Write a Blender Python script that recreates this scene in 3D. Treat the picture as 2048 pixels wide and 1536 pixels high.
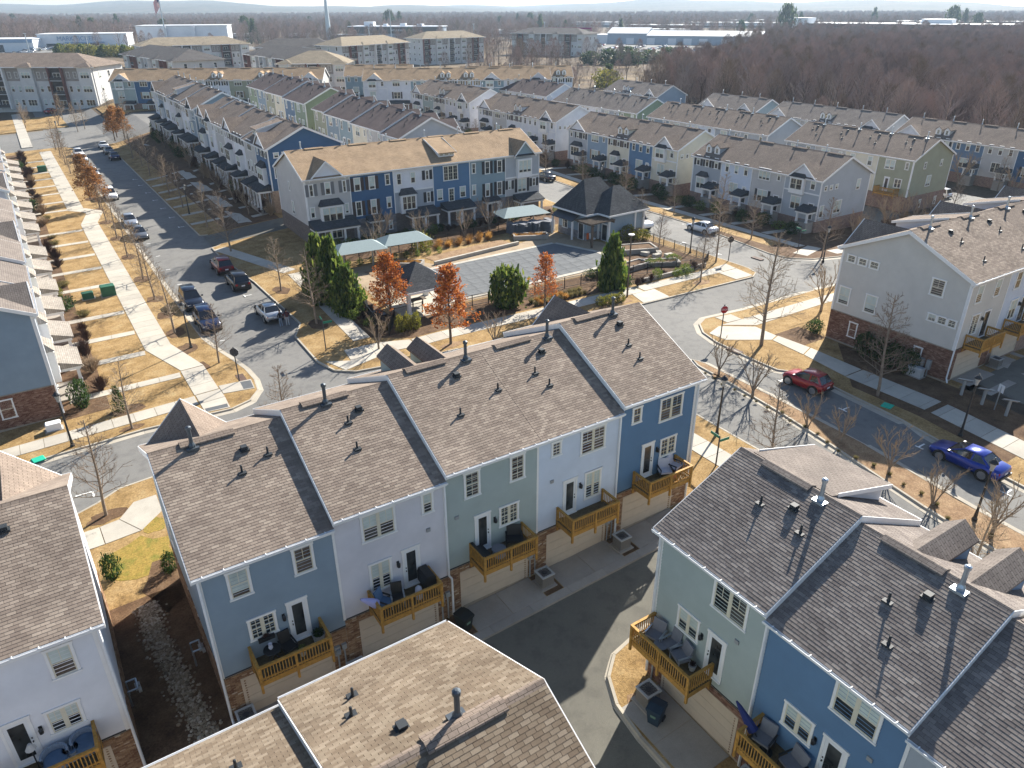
import bpy, bmesh, math, random
from mathutils import Vector, Matrix
R_ = random.Random(7)
for o in list(bpy.data.objects): bpy.data.objects.remove(o)
S = bpy.context.scene
COL = S.collection
rad = math.radians
# ------------------------------------------------------------------ camera, sky, sun, exposure
FPX, CAMZ = 1478.8, 28.0
PITCH, ROLL, YAW = rad(27.0125), rad(-.2078), rad(33.092)
_r = Vector((math.cos(YAW), -math.sin(YAW), 0)); _f = Vector((math.sin(YAW), math.cos(YAW), 0))
FW = _f * math.cos(PITCH) - Vector((0, 0, 1)) * math.sin(PITCH)
_u = _r.cross(FW)
RT = _r * math.cos(ROLL) + _u * math.sin(ROLL); UP = -_r * math.sin(ROLL) + _u * math.cos(ROLL)
cd = bpy.data.cameras.new('camera'); cam = bpy.data.objects.new('camera', cd); COL.objects.link(cam)
cam.matrix_world = Matrix(((RT.x, UP.x, -FW.x, 0), (RT.y, UP.y, -FW.y, 0), (RT.z, UP.z, -FW.z, CAMZ), (0, 0, 0, 1)))
cd.sensor_width = 36; cd.sensor_fit = 'HORIZONTAL'; cd.lens = 36 * FPX / 2048
cd.clip_start = .5; cd.clip_end = 20000
S.camera = cam
SUN_TO = Vector((1.42, .70, 1.0)).normalized()          # towards the sun
W = bpy.data.worlds.new('World'); S.world = W; W.use_nodes = True
nt = W.node_tree; bg = nt.nodes['Background']
sk = nt.nodes.new('ShaderNodeTexSky'); sk.sky_type = 'NISHITA'; sk.sun_disc = False
sk.sun_elevation = math.asin(SUN_TO.z); sk.sun_rotation = math.atan2(SUN_TO.x, SUN_TO.y)
sk.air_density = 1.0; sk.dust_density = .6; sk.ozone_density = 2.5
nt.links.new(sk.outputs[0], bg.inputs[0]); bg.inputs[1].default_value = .07
sl = bpy.data.lights.new('sun', 'SUN'); sun = bpy.data.objects.new('sun', sl); COL.objects.link(sun)
sl.energy = 5.0; sl.angle = rad(.5); sl.color = (1, .95, .86)
sun.rotation_euler = (-SUN_TO).to_track_quat('-Z', 'Y').to_euler()
S.view_settings.view_transform = 'Standard'; S.view_settings.look = 'None'
S.view_settings.exposure = 1.3; S.view_settings.gamma = 1; S.view_settings.use_curve_mapping = False
S.cycles.max_bounces = 5; S.cycles.diffuse_bounces = 3; S.cycles.glossy_bounces = 2
S.cycles.transmission_bounces = 3; S.cycles.volume_bounces = 1; S.cycles.transparent_max_bounces = 6
S.cycles.caustics_reflective = False; S.cycles.caustics_refractive = False
S.cycles.use_denoising = True
# ------------------------------------------------------------------ terrain
HX = [(-10, -.44), (2, 0), (29, 1), (68, 1), (92, -.4), (117, -1.6), (155, -2.6)]
HY = [(0, -1.0), (16.5, -.55), (23.5, 0), (92, 0), (150, 1.6), (230, 2.0)]
def _interp(t, x):
    if x <= t[0][0]: return t[0][1]
    for (a, fa), (b, fb) in zip(t, t[1:]):
        if x <= b: return fa + (fb - fa) * (x - a) / (b - a)
    return t[-1][1]
def h(x, y):
    b = _interp(HY, y)
    return _interp(HX, x) + (b * max(0, min(1, (x - 20) / 9.4)) if b > 0 else b)
CUTX = [c for c, _ in HX] + [20, 23, 26, 29.4]; CUTY = [c for c, _ in HY] + [104, 116, 128, 139, 162, 175, 190, 210]
def ray(px, py): return RT * ((px - 1024) / FPX) - UP * ((py - 768) / FPX) + FW
def G(px, py, dz=0):
    "the point of the ground that a pixel of the photograph shows"
    d = ray(px, py); z = 0
    for i in range(25):
        t = (z + dz - CAMZ) / d.z; x, y = d.x * t, d.y * t
        z = .5 * z + .5 * h(x, y)
    return Vector((x, y, h(x, y) + dz))
# ------------------------------------------------------------------ materials
M = {}
def nodes(name):
    m = bpy.data.materials.new(name); m.use_nodes = True; M[name] = m
    return m, m.node_tree, m.node_tree.nodes, m.node_tree.links, m.node_tree.nodes['Principled BSDF']
def mth(N, L, op, a, b=None):
    n = N.new('ShaderNodeMath'); n.operation = op
    for i, v in enumerate((a, b)):
        if v is None: continue
        if isinstance(v, (int, float)): n.inputs[i].default_value = v
        else: L.new(v, n.inputs[i])
    return n.outputs[0]
def mixc(N, L, f, a, b, blend='MIX'):
    n = N.new('ShaderNodeMix'); n.data_type = 'RGBA'; n.blend_type = blend
    for s, v in ((n.inputs[0], f), (n.inputs[6], a), (n.inputs[7], b)):
        if isinstance(v, (int, float)): s.default_value = v
        elif isinstance(v, tuple): s.default_value = v + (1,) if len(v) == 3 else v
        else: L.new(v, s)
    return n.outputs[2]
def ramp(N, L, fac, *stops):
    n = N.new('ShaderNodeValToRGB'); e = n.color_ramp.elements
    while len(e) < len(stops): e.new(.5)
    for el, (p, c) in zip(e, stops): el.position = p; el.color = c + (1,)
    L.new(fac, n.inputs[0]); return n.outputs[0]
def noise(N, L, scale, detail=3, rough=.6, vec=None):
    n = N.new('ShaderNodeTexNoise'); n.inputs['Scale'].default_value = scale
    n.inputs['Detail'].default_value = detail; n.inputs['Roughness'].default_value = rough
    if vec is None: vec = N.new('ShaderNodeNewGeometry').outputs['Position']
    L.new(vec, n.inputs['Vector']); return n.outputs[0]
def bump(N, L, P, height, strength=.4, dist=.02):
    b = N.new('ShaderNodeBump'); b.inputs['Strength'].default_value = strength; b.inputs['Distance'].default_value = dist
    L.new(height, b.inputs['Height']); L.new(b.outputs[0], P.inputs['Normal'])
def mat(name, c, rough=.7, var=.12, scale=2.5, metal=0, bmp=0, spec=.3, bscale=40):
    if name in M: return M[name]
    m, t, N, L, P = nodes(name)
    P.inputs['Roughness'].default_value = rough; P.inputs['Metallic'].default_value = metal
    P.inputs['Specular IOR Level'].default_value = spec
    if var:
        f = noise(N, L, scale, 4, .65)
        lo = tuple(max(0, x * (1 - var * 1.6)) for x in c); hi = tuple(min(1, x * (1 + var * 1.6)) for x in c)
        L.new(ramp(N, L, f, (.25, lo), (.75, hi)), P.inputs['Base Color'])
    else: P.inputs['Base Color'].default_value = c + (1,)
    if bmp: bump(N, L, P, noise(N, L, bscale, 3), bmp)
    return m
def siding(name, c):
    "far clapboard: overlapping courses as relief"
    m, t, N, L, P = nodes('siding_' + name)
    P.inputs['Roughness'].default_value = .6; P.inputs['Specular IOR Level'].default_value = .25
    g = N.new('ShaderNodeNewGeometry'); s = N.new('ShaderNodeSeparateXYZ'); L.new(g.outputs['Position'], s.inputs[0])
    fr = mth(N, L, 'FRACT', mth(N, L, 'MULTIPLY', s.outputs[2], 1 / .175))
    bump(N, L, P, mth(N, L, 'SUBTRACT', 1, fr), .7, .03)
    f = noise(N, L, .7, 4, .6)
    L.new(ramp(N, L, f, (.3, tuple(x * .92 for x in c)), (.7, tuple(min(1, x * 1.06) for x in c))), P.inputs['Base Color'])
    m2 = mat('board_' + name, c, .6, .05, .8, spec=.25)
    return m
PAL = dict(slate=(.235, .30, .355), lilac=(.62, .60, .62), sage=(.36, .41, .385), ice=(.57, .62, .70), navy=(.06, .125, .225),
           white=(.70, .70, .72), beige=(.56, .53, .48), grey=(.36, .385, .41), cobalt=(.105, .195, .315), olive=(.34, .34, .24),
           cream=(.68, .63, .50), teal=(.25, .33, .365), taupe=(.50, .48, .455), moss=(.27, .32, .22), dusk=(.27, .35, .43), denim=(.12, .19, .28),
           pewter=(.41, .43, .45), steel=(.26, .33, .39))
for k, c in PAL.items(): siding(k, c)
mat('white_trim', (.78, .77, .75), .5, .03); mat('cream_sash', (.66, .61, .48), .5, .03)
mat('white_metal', (.75, .76, .77), .4, .03); mat('black_metal', (.015, .016, .018), .45, 0, spec=.5)
mat('galv', (.42, .47, .52), .35, .1, 5, metal=.7); mat('grey_plastic', (.30, .31, .31), .5, .05)
mat('dark_vent', (.03, .035, .04), .6, 0); mat('door_white', (.74, .75, .76), .4, .02); mat('door_dark', (.05, .05, .055), .4, 0)
mat('garage', (.56, .47, .37), .5, .04); mat('cedar', (.42, .225, .05), .65, .25, 6, bmp=.2); mat('cedar_floor', (.13, .095, .05), .75, .3, 5)
mat('shutter_black', (.03, .032, .036), .5, 0); mat('shutter_grey', (.16, .16, .165), .5, 0); mat('shutter_brown', (.06, .042, .038), .5, 0); mat('shutter_tan', (.30, .22, .13), .5, 0)
mat('blind', (.50, .56, .52), .6, .15, 1.2); mat('metal_roof', (.035, .038, .045), .45, .1, spec=.5); mat('rubber', (.02, .02, .02), .8, 0)
def glass_mat():
    m, t, N, L, P = nodes('window_glass')
    f = noise(N, L, 1.3, 2, .5)
    L.new(ramp(N, L, f, (.35, (.012, .016, .02)), (.7, (.07, .075, .075))), P.inputs['Base Color'])
    P.inputs['Roughness'].default_value = .06; P.inputs['Specular IOR Level'].default_value = .6
glass_mat()
def roof_mat(name, c, c2, w=.3, hh=.14):
    m, t, N, L, P = nodes(name)
    tc = N.new('ShaderNodeTexCoord'); b = N.new('ShaderNodeTexBrick')
    L.new(tc.outputs['Object'], b.inputs['Vector'])
    b.inputs['Scale'].default_value = 1; b.inputs['Brick Width'].default_value = w; b.inputs['Row Height'].default_value = hh
    b.inputs['Mortar Size'].default_value = .008; b.inputs['Bias'].default_value = 0
    b.inputs['Color1'].default_value = c + (1,); b.inputs['Color2'].default_value = c2 + (1,); b.inputs['Mortar'].default_value = tuple(x * .35 for x in c) + (1,)
    f = noise(N, L, .55, 5, .65); f2 = noise(N, L, 9, 3)
    col = mixc(N, L, 1.0, b.outputs[0], ramp(N, L, f, (.3, (.78, .77, .76)), (.7, (1.15, 1.13, 1.1))), 'MULTIPLY')
    col = mixc(N, L, 1.0, col, ramp(N, L, f2, (.3, (.85, .85, .85)), (.7, (1.12, 1.12, 1.12))), 'MULTIPLY')
    L.new(col, P.inputs['Base Color']); P.inputs['Roughness'].default_value = .95; P.inputs['Specular IOR Level'].default_value = .1
    bump(N, L, P, b.outputs[1], -.5, .02)
def shingle_mat(name, stops):
    m, t, N, L, P = nodes(name)
    oi = N.new('ShaderNodeObjectInfo'); g = N.new('ShaderNodeNewGeometry')
    wn = N.new('ShaderNodeTexWhiteNoise'); wn.noise_dimensions = '2D'
    cb = N.new('ShaderNodeCombineXYZ'); L.new(oi.outputs['Random'], cb.inputs[0]); L.new(g.outputs['Random Per Island'], cb.inputs[1])
    L.new(cb.outputs[0], wn.inputs['Vector'])
    col = ramp(N, L, wn.outputs[0], *stops)
    col = mixc(N, L, 1.0, col, ramp(N, L, noise(N, L, .6, 5, .65), (.3, (.80, .79, .78)), (.7, (1.13, 1.12, 1.1))), 'MULTIPLY')
    col = mixc(N, L, 1.0, col, ramp(N, L, noise(N, L, 60, 2), (.25, (.72, .72, .72)), (.75, (1.2, 1.2, 1.2))), 'MULTIPLY')
    L.new(col, P.inputs['Base Color']); P.inputs['Roughness'].default_value = .95; P.inputs['Specular IOR Level'].default_value = .08
ST_BROWN = ((0, (.22, .175, .145)), (.4, (.26, .21, .172)), (.75, (.295, .24, .197)), (1, (.345, .285, .232)))
ST_GREY = ((0, (.165, .143, .132)), (.4, (.20, .174, .16)), (.75, (.235, .206, .186)), (1, (.28, .245, .22)))
ST_TAN = ((0, (.155, .118, .085)), (.4, (.19, .148, .108)), (.75, (.215, .172, .127)), (1, (.26, .212, .16)))
shingle_mat('shingle_brown', ST_BROWN); shingle_mat('shingle_grey', ST_GREY); shingle_mat('shingle_tan', ST_TAN)
roof_mat('roof_brown', (.205, .163, .136), (.26, .21, .172)); roof_mat('roof_grey', (.19, .163, .147), (.225, .196, .175)); roof_mat('roof_porch', (.27, .24, .21), (.33, .30, .265))
roof_mat('roof_tan', (.33, .235, .15), (.40, .29, .19)); roof_mat('roof_mauve', (.135, .105, .10), (.17, .135, .125))
roof_mat('roof_charcoal', (.065, .068, .075), (.095, .10, .105)); roof_mat('roof_khaki', (.27, .225, .165), (.32, .27, .20))
roof_mat('roof_slate', (.10, .095, .095), (.135, .125, .12))
def brick_mat(name, c1, c2, mortar, w=.22, hh=.075):
    m, t, N, L, P = nodes(name)
    g = N.new('ShaderNodeNewGeometry'); s = N.new('ShaderNodeSeparateXYZ'); L.new(g.outputs['Position'], s.inputs[0])
    cb = N.new('ShaderNodeCombineXYZ'); L.new(mth(N, L, 'ADD', s.outputs[0], s.outputs[1]), cb.inputs[0]); L.new(s.outputs[2], cb.inputs[1])
    b = N.new('ShaderNodeTexBrick'); L.new(cb.outputs[0], b.inputs['Vector']); b.inputs['Scale'].default_value = 1
    b.inputs['Brick Width'].default_value = w; b.inputs['Row Height'].default_value = hh; b.inputs['Mortar Size'].default_value = .008
    b.inputs['Color1'].default_value = c1 + (1,); b.inputs['Color2'].default_value = c2 + (1,); b.inputs['Mortar'].default_value = mortar + (1,)
    col = mixc(N, L, 1.0, b.outputs[0], ramp(N, L, noise(N, L, 3, 4), (.3, (.75, .75, .75)), (.7, (1.2, 1.2, 1.2))), 'MULTIPLY')
    L.new(col, P.inputs['Base Color']); P.inputs['Roughness'].default_value = .9
    bump(N, L, P, b.outputs[1], -.5, .01)
brick_mat('brick_tan', (.27, .165, .10), (.36, .24, .15), (.42, .36, .29)); brick_mat('brick_red', (.20, .105, .075), (.28, .165, .12), (.36, .31, .27))
brick_mat('brick_dark', (.10, .075, .065), (.15, .115, .10), (.22, .2, .18)); brick_mat('stone', (.17, .16, .165), (.27, .25, .24), (.12, .11, .11), .4, .22)
shingle_mat('brick_piece', ((0, (.19, .10, .065)), (.35, (.27, .165, .10)), (.7, (.34, .22, .135)), (.93, (.40, .27, .17)), (1, (.60, .52, .42))))
shingle_mat('brick_piece_red', ((0, (.15, .075, .055)), (.4, (.22, .12, .085)), (.8, (.28, .165, .12)), (1, (.36, .24, .18))))
mat('mortar', (.33, .28, .22), .95, .15)
# ground
def ground_mat(name, cols, scale=.25, fine=6, bmp=.5, rough=.95):
    m, t, N, L, P = nodes(name)
    col = ramp(N, L, noise(N, L, scale, 6, .68), *cols)
    col = mixc(N, L, 1.0, col, ramp(N, L, noise(N, L, fine, 4, .7), (.3, (.62, .6, .58)), (.7, (1.28, 1.28, 1.26))), 'MULTIPLY')
    L.new(col, P.inputs['Base Color']); P.inputs['Roughness'].default_value = rough; P.inputs['Specular IOR Level'].default_value = .12
    bump(N, L, P, noise(N, L, fine * 2, 4, .7), bmp, .05)
ground_mat('lawn', ((.27, (.15, .095, .05)), (.42, (.27, .175, .075)), (.55, (.35, .235, .11)), (.66, (.38, .275, .14)), (.8, (.22, .19, .07))), .55, 7, .7)
ground_mat('lawn_green', ((.3, (.15, .15, .03)), (.5, (.32, .22, .06)), (.7, (.12, .15, .03))), .8, 9)
ground_mat('mulch', ((.3, (.075, .045, .028)), (.5, (.13, .08, .048)), (.7, (.19, .125, .075))), .9, 10)
ground_mat('pine_straw', ((.3, (.20, .12, .07)), (.5, (.28, .185, .11)), (.7, (.36, .25, .15))), 1.2, 10)
ground_mat('wild', ((.3, (.075, .06, .045)), (.52, (.14, .105, .07)), (.72, (.27, .20, .11))), .02, 1.2)
ground_mat('leaf_litter', ((.3, (.075, .058, .047)), (.5, (.13, .10, .075)), (.7, (.20, .15, .10))), .12, 1.5)
def road_mat(name, c, big=.07):
    m, t, N, L, P = nodes(name)
    col = ramp(N, L, noise(N, L, big, 5, .6), (.3, tuple(x * .86 for x in c)), (.7, tuple(x * 1.12 for x in c)))
    col = mixc(N, L, 1.0, col, ramp(N, L, noise(N, L, 45, 2, .6), (.3, (.8, .8, .8)), (.7, (1.2, 1.2, 1.2))), 'MULTIPLY')
    col = mixc(N, L, 1.0, col, ramp(N, L, noise(N, L, 1.1, 4, .7), (.36, (.84, .84, .85)), (.5, (1, 1, 1)), (.7, (1.05, 1.05, 1.04))), 'MULTIPLY')
    L.new(col, P.inputs['Base Color']); P.inputs['Roughness'].default_value = .9; P.inputs['Specular IOR Level'].default_value = .2
    bump(N, L, P, noise(N, L, 60, 2), .25, .01)
road_mat('asphalt', (.185, .178, .165)); road_mat('asphalt_dark', (.15, .142, .12)); road_mat('paver_tan', (.33, .25, .165), .5)
def concrete_mat(name, c):
    m, t, N, L, P = nodes(name)
    oi = N.new('ShaderNodeObjectInfo')
    col = ramp(N, L, noise(N, L, .5, 6, .7), (.3, tuple(x * .84 for x in c)), (.7, tuple(min(1, x * 1.1) for x in c)))
    col = mixc(N, L, 1.0, col, ramp(N, L, oi.outputs['Random'], (0, (.9, .9, .9)), (1, (1.06, 1.06, 1.05))), 'MULTIPLY')
    col = mixc(N, L, 1.0, col, ramp(N, L, noise(N, L, 25, 3, .6), (.3, (.9, .9, .9)), (.7, (1.07, 1.07, 1.07))), 'MULTIPLY')
    L.new(col, P.inputs['Base Color']); P.inputs['Roughness'].default_value = .85; P.inputs['Specular IOR Level'].default_value = .2
    bump(N, L, P, noise(N, L, 35, 2), .15, .01)
concrete_mat('concrete', (.46, .42, .355)); concrete_mat('concrete_grey', (.34, .31, .275)); concrete_mat('kerb_conc', (.43, .385, .315))
mat('paint', (.74, .73, .69), .7, .15, 6); mat('tactile', (.10, .105, .11), .8, .1)
# plants
def leaf_mat(name, stops):
    m, t, N, L, P = nodes(name)
    g = N.new('ShaderNodeNewGeometry'); oi = N.new('ShaderNodeObjectInfo')
    col = ramp(N, L, g.outputs['Random Per Island'], *stops)
    col = mixc(N, L, 1.0, col, ramp(N, L, oi.outputs['Random'], (0, (.85, .85, .85)), (1, (1.15, 1.1, 1.05))), 'MULTIPLY')
    L.new(col, P.inputs['Base Color']); P.inputs['Roughness'].default_value = .6; P.inputs['Specular IOR Level'].default_value = .25
    tr = N.new('ShaderNodeBsdfTranslucent'); L.new(col, tr.inputs[0]); mx = N.new('ShaderNodeMixShader'); mx.inputs[0].default_value = .45
    L.new(P.outputs[0], mx.inputs[1]); L.new(tr.outputs[0], mx.inputs[2]); L.new(mx.outputs[0], N['Material Output'].inputs[0])
leaf_mat('leaf_rust', ((0, (.30, .075, .018)), (.5, (.50, .15, .03)), (1, (.66, .28, .07))))
leaf_mat('leaf_brown', ((0, (.22, .10, .035)), (.5, (.34, .165, .055)), (1, (.45, .24, .09))))
leaf_mat('leaf_magnolia', ((0, (.035, .075, .015)), (.5, (.10, .16, .025)), (1, (.26, .29, .06))))
leaf_mat('leaf_holly', ((0, (.015, .035, .012)), (.6, (.035, .075, .02)), (1, (.09, .13, .035))))
leaf_mat('leaf_lime', ((0, (.10, .11, .02)), (.6, (.19, .19, .03)), (1, (.30, .27, .05))))
leaf_mat('leaf_pine', ((0, (.02, .045, .025)), (.6, (.045, .08, .035)), (1, (.10, .13, .05))))
leaf_mat('grass_gold', ((0, (.30, .15, .04)), (.6, (.45, .25, .07)), (1, (.55, .35, .12))))
leaf_mat('grass_olive', ((0, (.12, .10, .04)), (.6, (.20, .17, .07)), (1, (.30, .26, .12))))
leaf_mat('twig_red', ((0, (.07, .04, .035)), (1, (.15, .085, .07))))
mat('bark', (.13, .10, .075), .9, .25, 4); mat('bark_pale', (.24, .19, .145), .9, .2, 4); mat('twig', (.21, .155, .11), .9, .15, 1)
mat('twig_tan', (.32, .24, .16), .9, .15, 1); mat('twig_grey', (.25, .20, .18), .9, .2, .05); mat('twig_mauve', (.30, .22, .19), .9, .2, .05)
# ------------------------------------------------------------------ geometry helpers
class MB:
    def __init__(s): s.v = []; s.f = []; s.m = []
    def add(s, vs, fs, m=0):
        b = len(s.v); s.v.extend(vs)
        for f in fs: s.f.append(tuple(b + i for i in f)); s.m.append(m)
        return s
    def box(s, x0, y0, z0, x1, y1, z1, m=0):
        if x0 > x1: x0, x1 = x1, x0
        if y0 > y1: y0, y1 = y1, y0
        if z0 > z1: z0, z1 = z1, z0
        return s.add([(x0, y0, z0), (x1, y0, z0), (x1, y1, z0), (x0, y1, z0), (x0, y0, z1), (x1, y0, z1), (x1, y1, z1), (x0, y1, z1)],
              [(0, 3, 2, 1), (4, 5, 6, 7), (0, 1, 5, 4), (1, 2, 6, 5), (2, 3, 7, 6), (3, 0, 4, 7)], m)
    def prism(s, poly, a, b, axis=2, m=0):
        "extrude a 2-d polygon from a to b along axis (0: poly is (y,z), 1: (x,z), 2: (x,y))"
        n = len(poly)
        def p(q, t): return (t, q[0], q[1]) if axis == 0 else (q[0], t, q[1]) if axis == 1 else (q[0], q[1], t)
        vs = [p(q, a) for q in poly] + [p(q, b) for q in poly]
        fs = [tuple(range(n))[::-1], tuple(range(n, 2 * n))] + [(i, (i + 1) % n, n + (i + 1) % n, n + i) for i in range(n)]
        return s.add(vs, fs, m)
    def tube(s, p0, p1, r0, r1=None, n=6, m=0, cap=True):
        p0, p1 = Vector(p0), Vector(p1); r1 = r0 if r1 is None else r1
        d = (p1 - p0); 
        if d.length < 1e-6: return s
        d.normalize(); a = d.orthogonal(); b = d.cross(a)
        vs = []
        for p, r in ((p0, r0), (p1, r1)):
            for i in range(n):
                t = 2 * math.pi * i / n; vs.append(tuple(p + (a * math.cos(t) + b * math.sin(t)) * r))
        fs = [(i, (i + 1) % n, n + (i + 1) % n, n + i) for i in range(n)]
        if cap: fs += [tuple(range(n))[::-1], tuple(range(n, 2 * n))]
        return s.add(vs, fs, m)
    def lathe(s, prof, c=(0, 0), n=10, m=0):
        vs = []
        for r, z in prof:
            for i in range(n):
                t = 2 * math.pi * i / n; vs.append((c[0] + r * math.cos(t), c[1] + r * math.sin(t), z))
        fs = []
        for k in range(len(prof) - 1):
            for i in range(n): fs.append((k * n + i, k * n + (i + 1) % n, (k + 1) * n + (i + 1) % n, (k + 1) * n + i))
        fs += [tuple(range(n))[::-1], tuple(range((len(prof) - 1) * n, len(prof) * n))]
        return s.add(vs, fs, m)
    def mesh(s, name, mats, smooth=False):
        me = bpy.data.meshes.new(name); me.from_pydata(s.v, [], s.f)
        for x in mats: me.materials.append(M[x])
        if len(mats) > 1: me.polygons.foreach_set('material_index', s.m)
        if smooth: me.polygons.foreach_set('use_smooth', [True] * len(s.f))
        me.update(); return me
def link(name, me, parent=None, loc=None, rz=None):
    o = bpy.data.objects.new(name, me); COL.objects.link(o)
    if parent: o.parent = parent; CH.setdefault(parent.name, []).append(o)
    if loc is not None: o.location = loc
    if rz is not None: o.rotation_euler = (0, 0, rz)
    return o
def tag(o, label=None, cat=None, group=None, kind=None):
    if label: o['label'] = label
    if cat: o['category'] = cat
    if group: o['group'] = group
    if kind: o['kind'] = kind
    return o
def thing(name, label, cat, loc=(0, 0, 0), rz=0, group=None):
    o = link(name, None, None, loc, rz); o.empty_display_size = .3
    return tag(o, label, cat, group)
def clone(o, loc=None, rz=None, parent=None):
    def cp(s, par):
        c = s.copy(); COL.objects.link(c); c.parent = par
        if par: CH.setdefault(par.name, []).append(c)
        for ch in KIDS(s): cp(ch, c)
        return c
    c = cp(o, parent)
    if loc is not None: c.location = loc
    if rz is not None: c.rotation_euler = (0, 0, rz)
    return c
CH = {}
def KIDS(o): return list(CH.get(o.name, ()))
ORD = ['first', 'second', 'third', 'fourth', 'fifth', 'sixth', 'seventh', 'eighth', 'ninth', 'tenth', 'eleventh', 'twelfth', 'thirteenth', 'fourteenth',
       'fifteenth', 'sixteenth', 'seventeenth', 'eighteenth', 'nineteenth', 'twentieth']
_t = ['twent', 'thirt', 'fort', 'fift']
for a in _t:
    ORD.append(a + 'ieth') if len(ORD) > 20 else None
    ORD += [a + 'y-' + q for q in ORD[:9]]
CACHE = {}
def cached(key, fn):
    if key not in CACHE: CACHE[key] = fn()
    return CACHE[key]
# ------------------------------------------------------------------ ground, roads, blocks, pavements
def sheet(name, polys, dz, mname, depth=.3, kind='structure', parent=None, hole=None):
    bm = bmesh.new()
    for p in polys:
        try: bm.faces.new([bm.verts.new((x, y, 0)) for x, y in p])
        except ValueError: pass
    bmesh.ops.recalc_face_normals(bm, faces=bm.faces)
    for t, ax in ((CUTX, 0), (CUTY, 1)):
        for c in t:
            co = (c, 0, 0) if ax == 0 else (0, c, 0); no = (1, 0, 0) if ax == 0 else (0, 1, 0)
            bmesh.ops.bisect_plane(bm, geom=bm.verts[:] + bm.edges[:] + bm.faces[:], plane_co=co, plane_no=no)
    for v in bm.verts: v.co.z = h(v.co.x, v.co.y) + dz
    for f in bm.faces:
        if f.normal.z < 0: f.normal_flip()
    bmesh.ops.triangulate(bm, faces=bm.faces[:])
    for e in [e for e in bm.edges if len(e.link_faces) == 1]:
        a, b = e.verts; a2 = bm.verts.new(a.co - Vector((0, 0, depth))); b2 = bm.verts.new(b.co - Vector((0, 0, depth)))
        bm.faces.new((a, b, b2, a2))
    bmesh.ops.recalc_face_normals(bm, faces=bm.faces)
    me = bpy.data.meshes.new(name); bm.to_mesh(me); bm.free(); me.materials.append(M[mname])
    o = link(name, me, parent)
    if parent is None: o['kind'] = kind
    elif kind == 'stuff': o['kind'] = 'stuff'
    return o
def rect(x0, y0, x1, y1): return [(x0, y0), (x1, y0), (x1, y1), (x0, y1)]
def blob(x, y, rx, ry, n=14, seed=0, ang=0):
    r = random.Random(seed); out = []
    for i in range(n):
        t = 2 * math.pi * i / n; k = r.uniform(.78, 1.18); a, b = rx * k * math.cos(t), ry * k * math.sin(t)
        out.append((x + a * math.cos(ang) - b * math.sin(ang), y + a * math.sin(ang) + b * math.cos(ang)))
    return out
def empty_struct(name): 
    o = link(name, None); o['kind'] = 'structure'; return o
def slab(parent, poly, dz=.03, th=.14, mname='concrete', name='slab'):
    n = len(poly); vs = [(x, y, h(x, y) + dz) for x, y in poly] + [(x, y, h(x, y) + dz - th) for x, y in poly]
    c = Vector((sum(v[0] for v in vs) / (2 * n), sum(v[1] for v in vs) / (2 * n), vs[0][2]))
    mb = MB(); mb.add([tuple(Vector(v) - c) for v in vs], [tuple(range(n)), tuple(range(n, 2 * n))[::-1]] + [(i, n + i, n + (i + 1) % n, (i + 1) % n) for i in range(n)])
    return link(name, mb.mesh(name, [mname]), parent, c)
def strip(parent, p, q, w, step=1.52, gap=.03, **k):
    "row of slabs from p to q, w wide"
    p, q = Vector(p), Vector(q); d = q - p; L = d.length; d.normalize(); s = Vector((-d.y, d.x)) * (w / 2)
    n = max(1, round(L / step)); st = L / n
    for i in range(n):
        a = p + d * (i * st + gap / 2); b = p + d * ((i + 1) * st - gap / 2)
        slab(parent, [tuple(a - s), tuple(b - s), tuple(b + s), tuple(a + s)], **k)
def kerb(name, pts, side, gutter=.5, step=3.0, mname='kerb_conc', label=None):
    "kerb stones along a polyline; the road lies on the left (+1) or right (-1)"
    root = empty_struct(name)
    P = [Vector(p) for p in pts]
    N = []
    for i in range(len(P)):
        a = (P[i] - P[i - 1]).normalized() if i else None; b = (P[i + 1] - P[i]).normalized() if i < len(P) - 1 else None
        d = ((a or b) + (b or a)).normalized(); N.append(Vector((-d.y, d.x)) * side)
    for i in range(len(P) - 1):
        L = (P[i + 1] - P[i]).length; n = max(1, round(L / step))
        for k in range(n):
            t0, t1 = k / n + .008 / L, (k + 1) / n - .008 / L
            mb = MB(); secs = []
            o = P[i].lerp(P[i + 1], t0); oz = h(o.x, o.y)
            for t in (t0, t1):
                c = P[i].lerp(P[i + 1], t); nn = N[i].lerp(N[i + 1], t); z = h(c.x, c.y)
                secs.append([(c + nn * a, z + b) for a, b in ((-.02, -.2), (-.02, .012), (.13, .012), (.16, -.095), (gutter + .16, -.108), (gutter + .16, -.2))])
            vs = [(v.x - o.x, v.y - o.y, z - oz) for s in secs for v, z in s]; m = 6
            mb.add(vs, [(j, j + 1, m + j + 1, m + j) for j in range(m - 1)] + [tuple(range(m))[::-1], tuple(range(m, 2 * m))])
            me = mb.mesh('kerb_stone', [mname]); bmx = bmesh.new(); bmx.from_mesh(me); bmesh.ops.recalc_face_normals(bmx, faces=bmx.faces); bmx.to_mesh(me); bmx.free()
            link('kerb_stone', me, root, (o.x, o.y, oz))
    return root
sheet('ground', [rect(-5000, -300, 5000, 6500)], -.16, 'wild', depth=.01)
sheet('road', [[(-90, 38), (36, 38), (36, -60), (51, -60), (51, 40), (140, 40), (140, 60), (84, 60), (84, 196), (64, 196), (64, 60), (21, 60), (21, 196), (90, 196), (90, 232), (23, 232), (23, 300), (8, 300), (8, 232), (-90, 232), (-90, 196), (8, 196), (8, 60), (-90, 60)]], -.12, 'asphalt', depth=.02)
sheet('alley', [[(-20, -40), (37.6, -40), (37.6, 23.4), (-20, 23.4)]], -.118, 'asphalt_dark', depth=.02)
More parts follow.
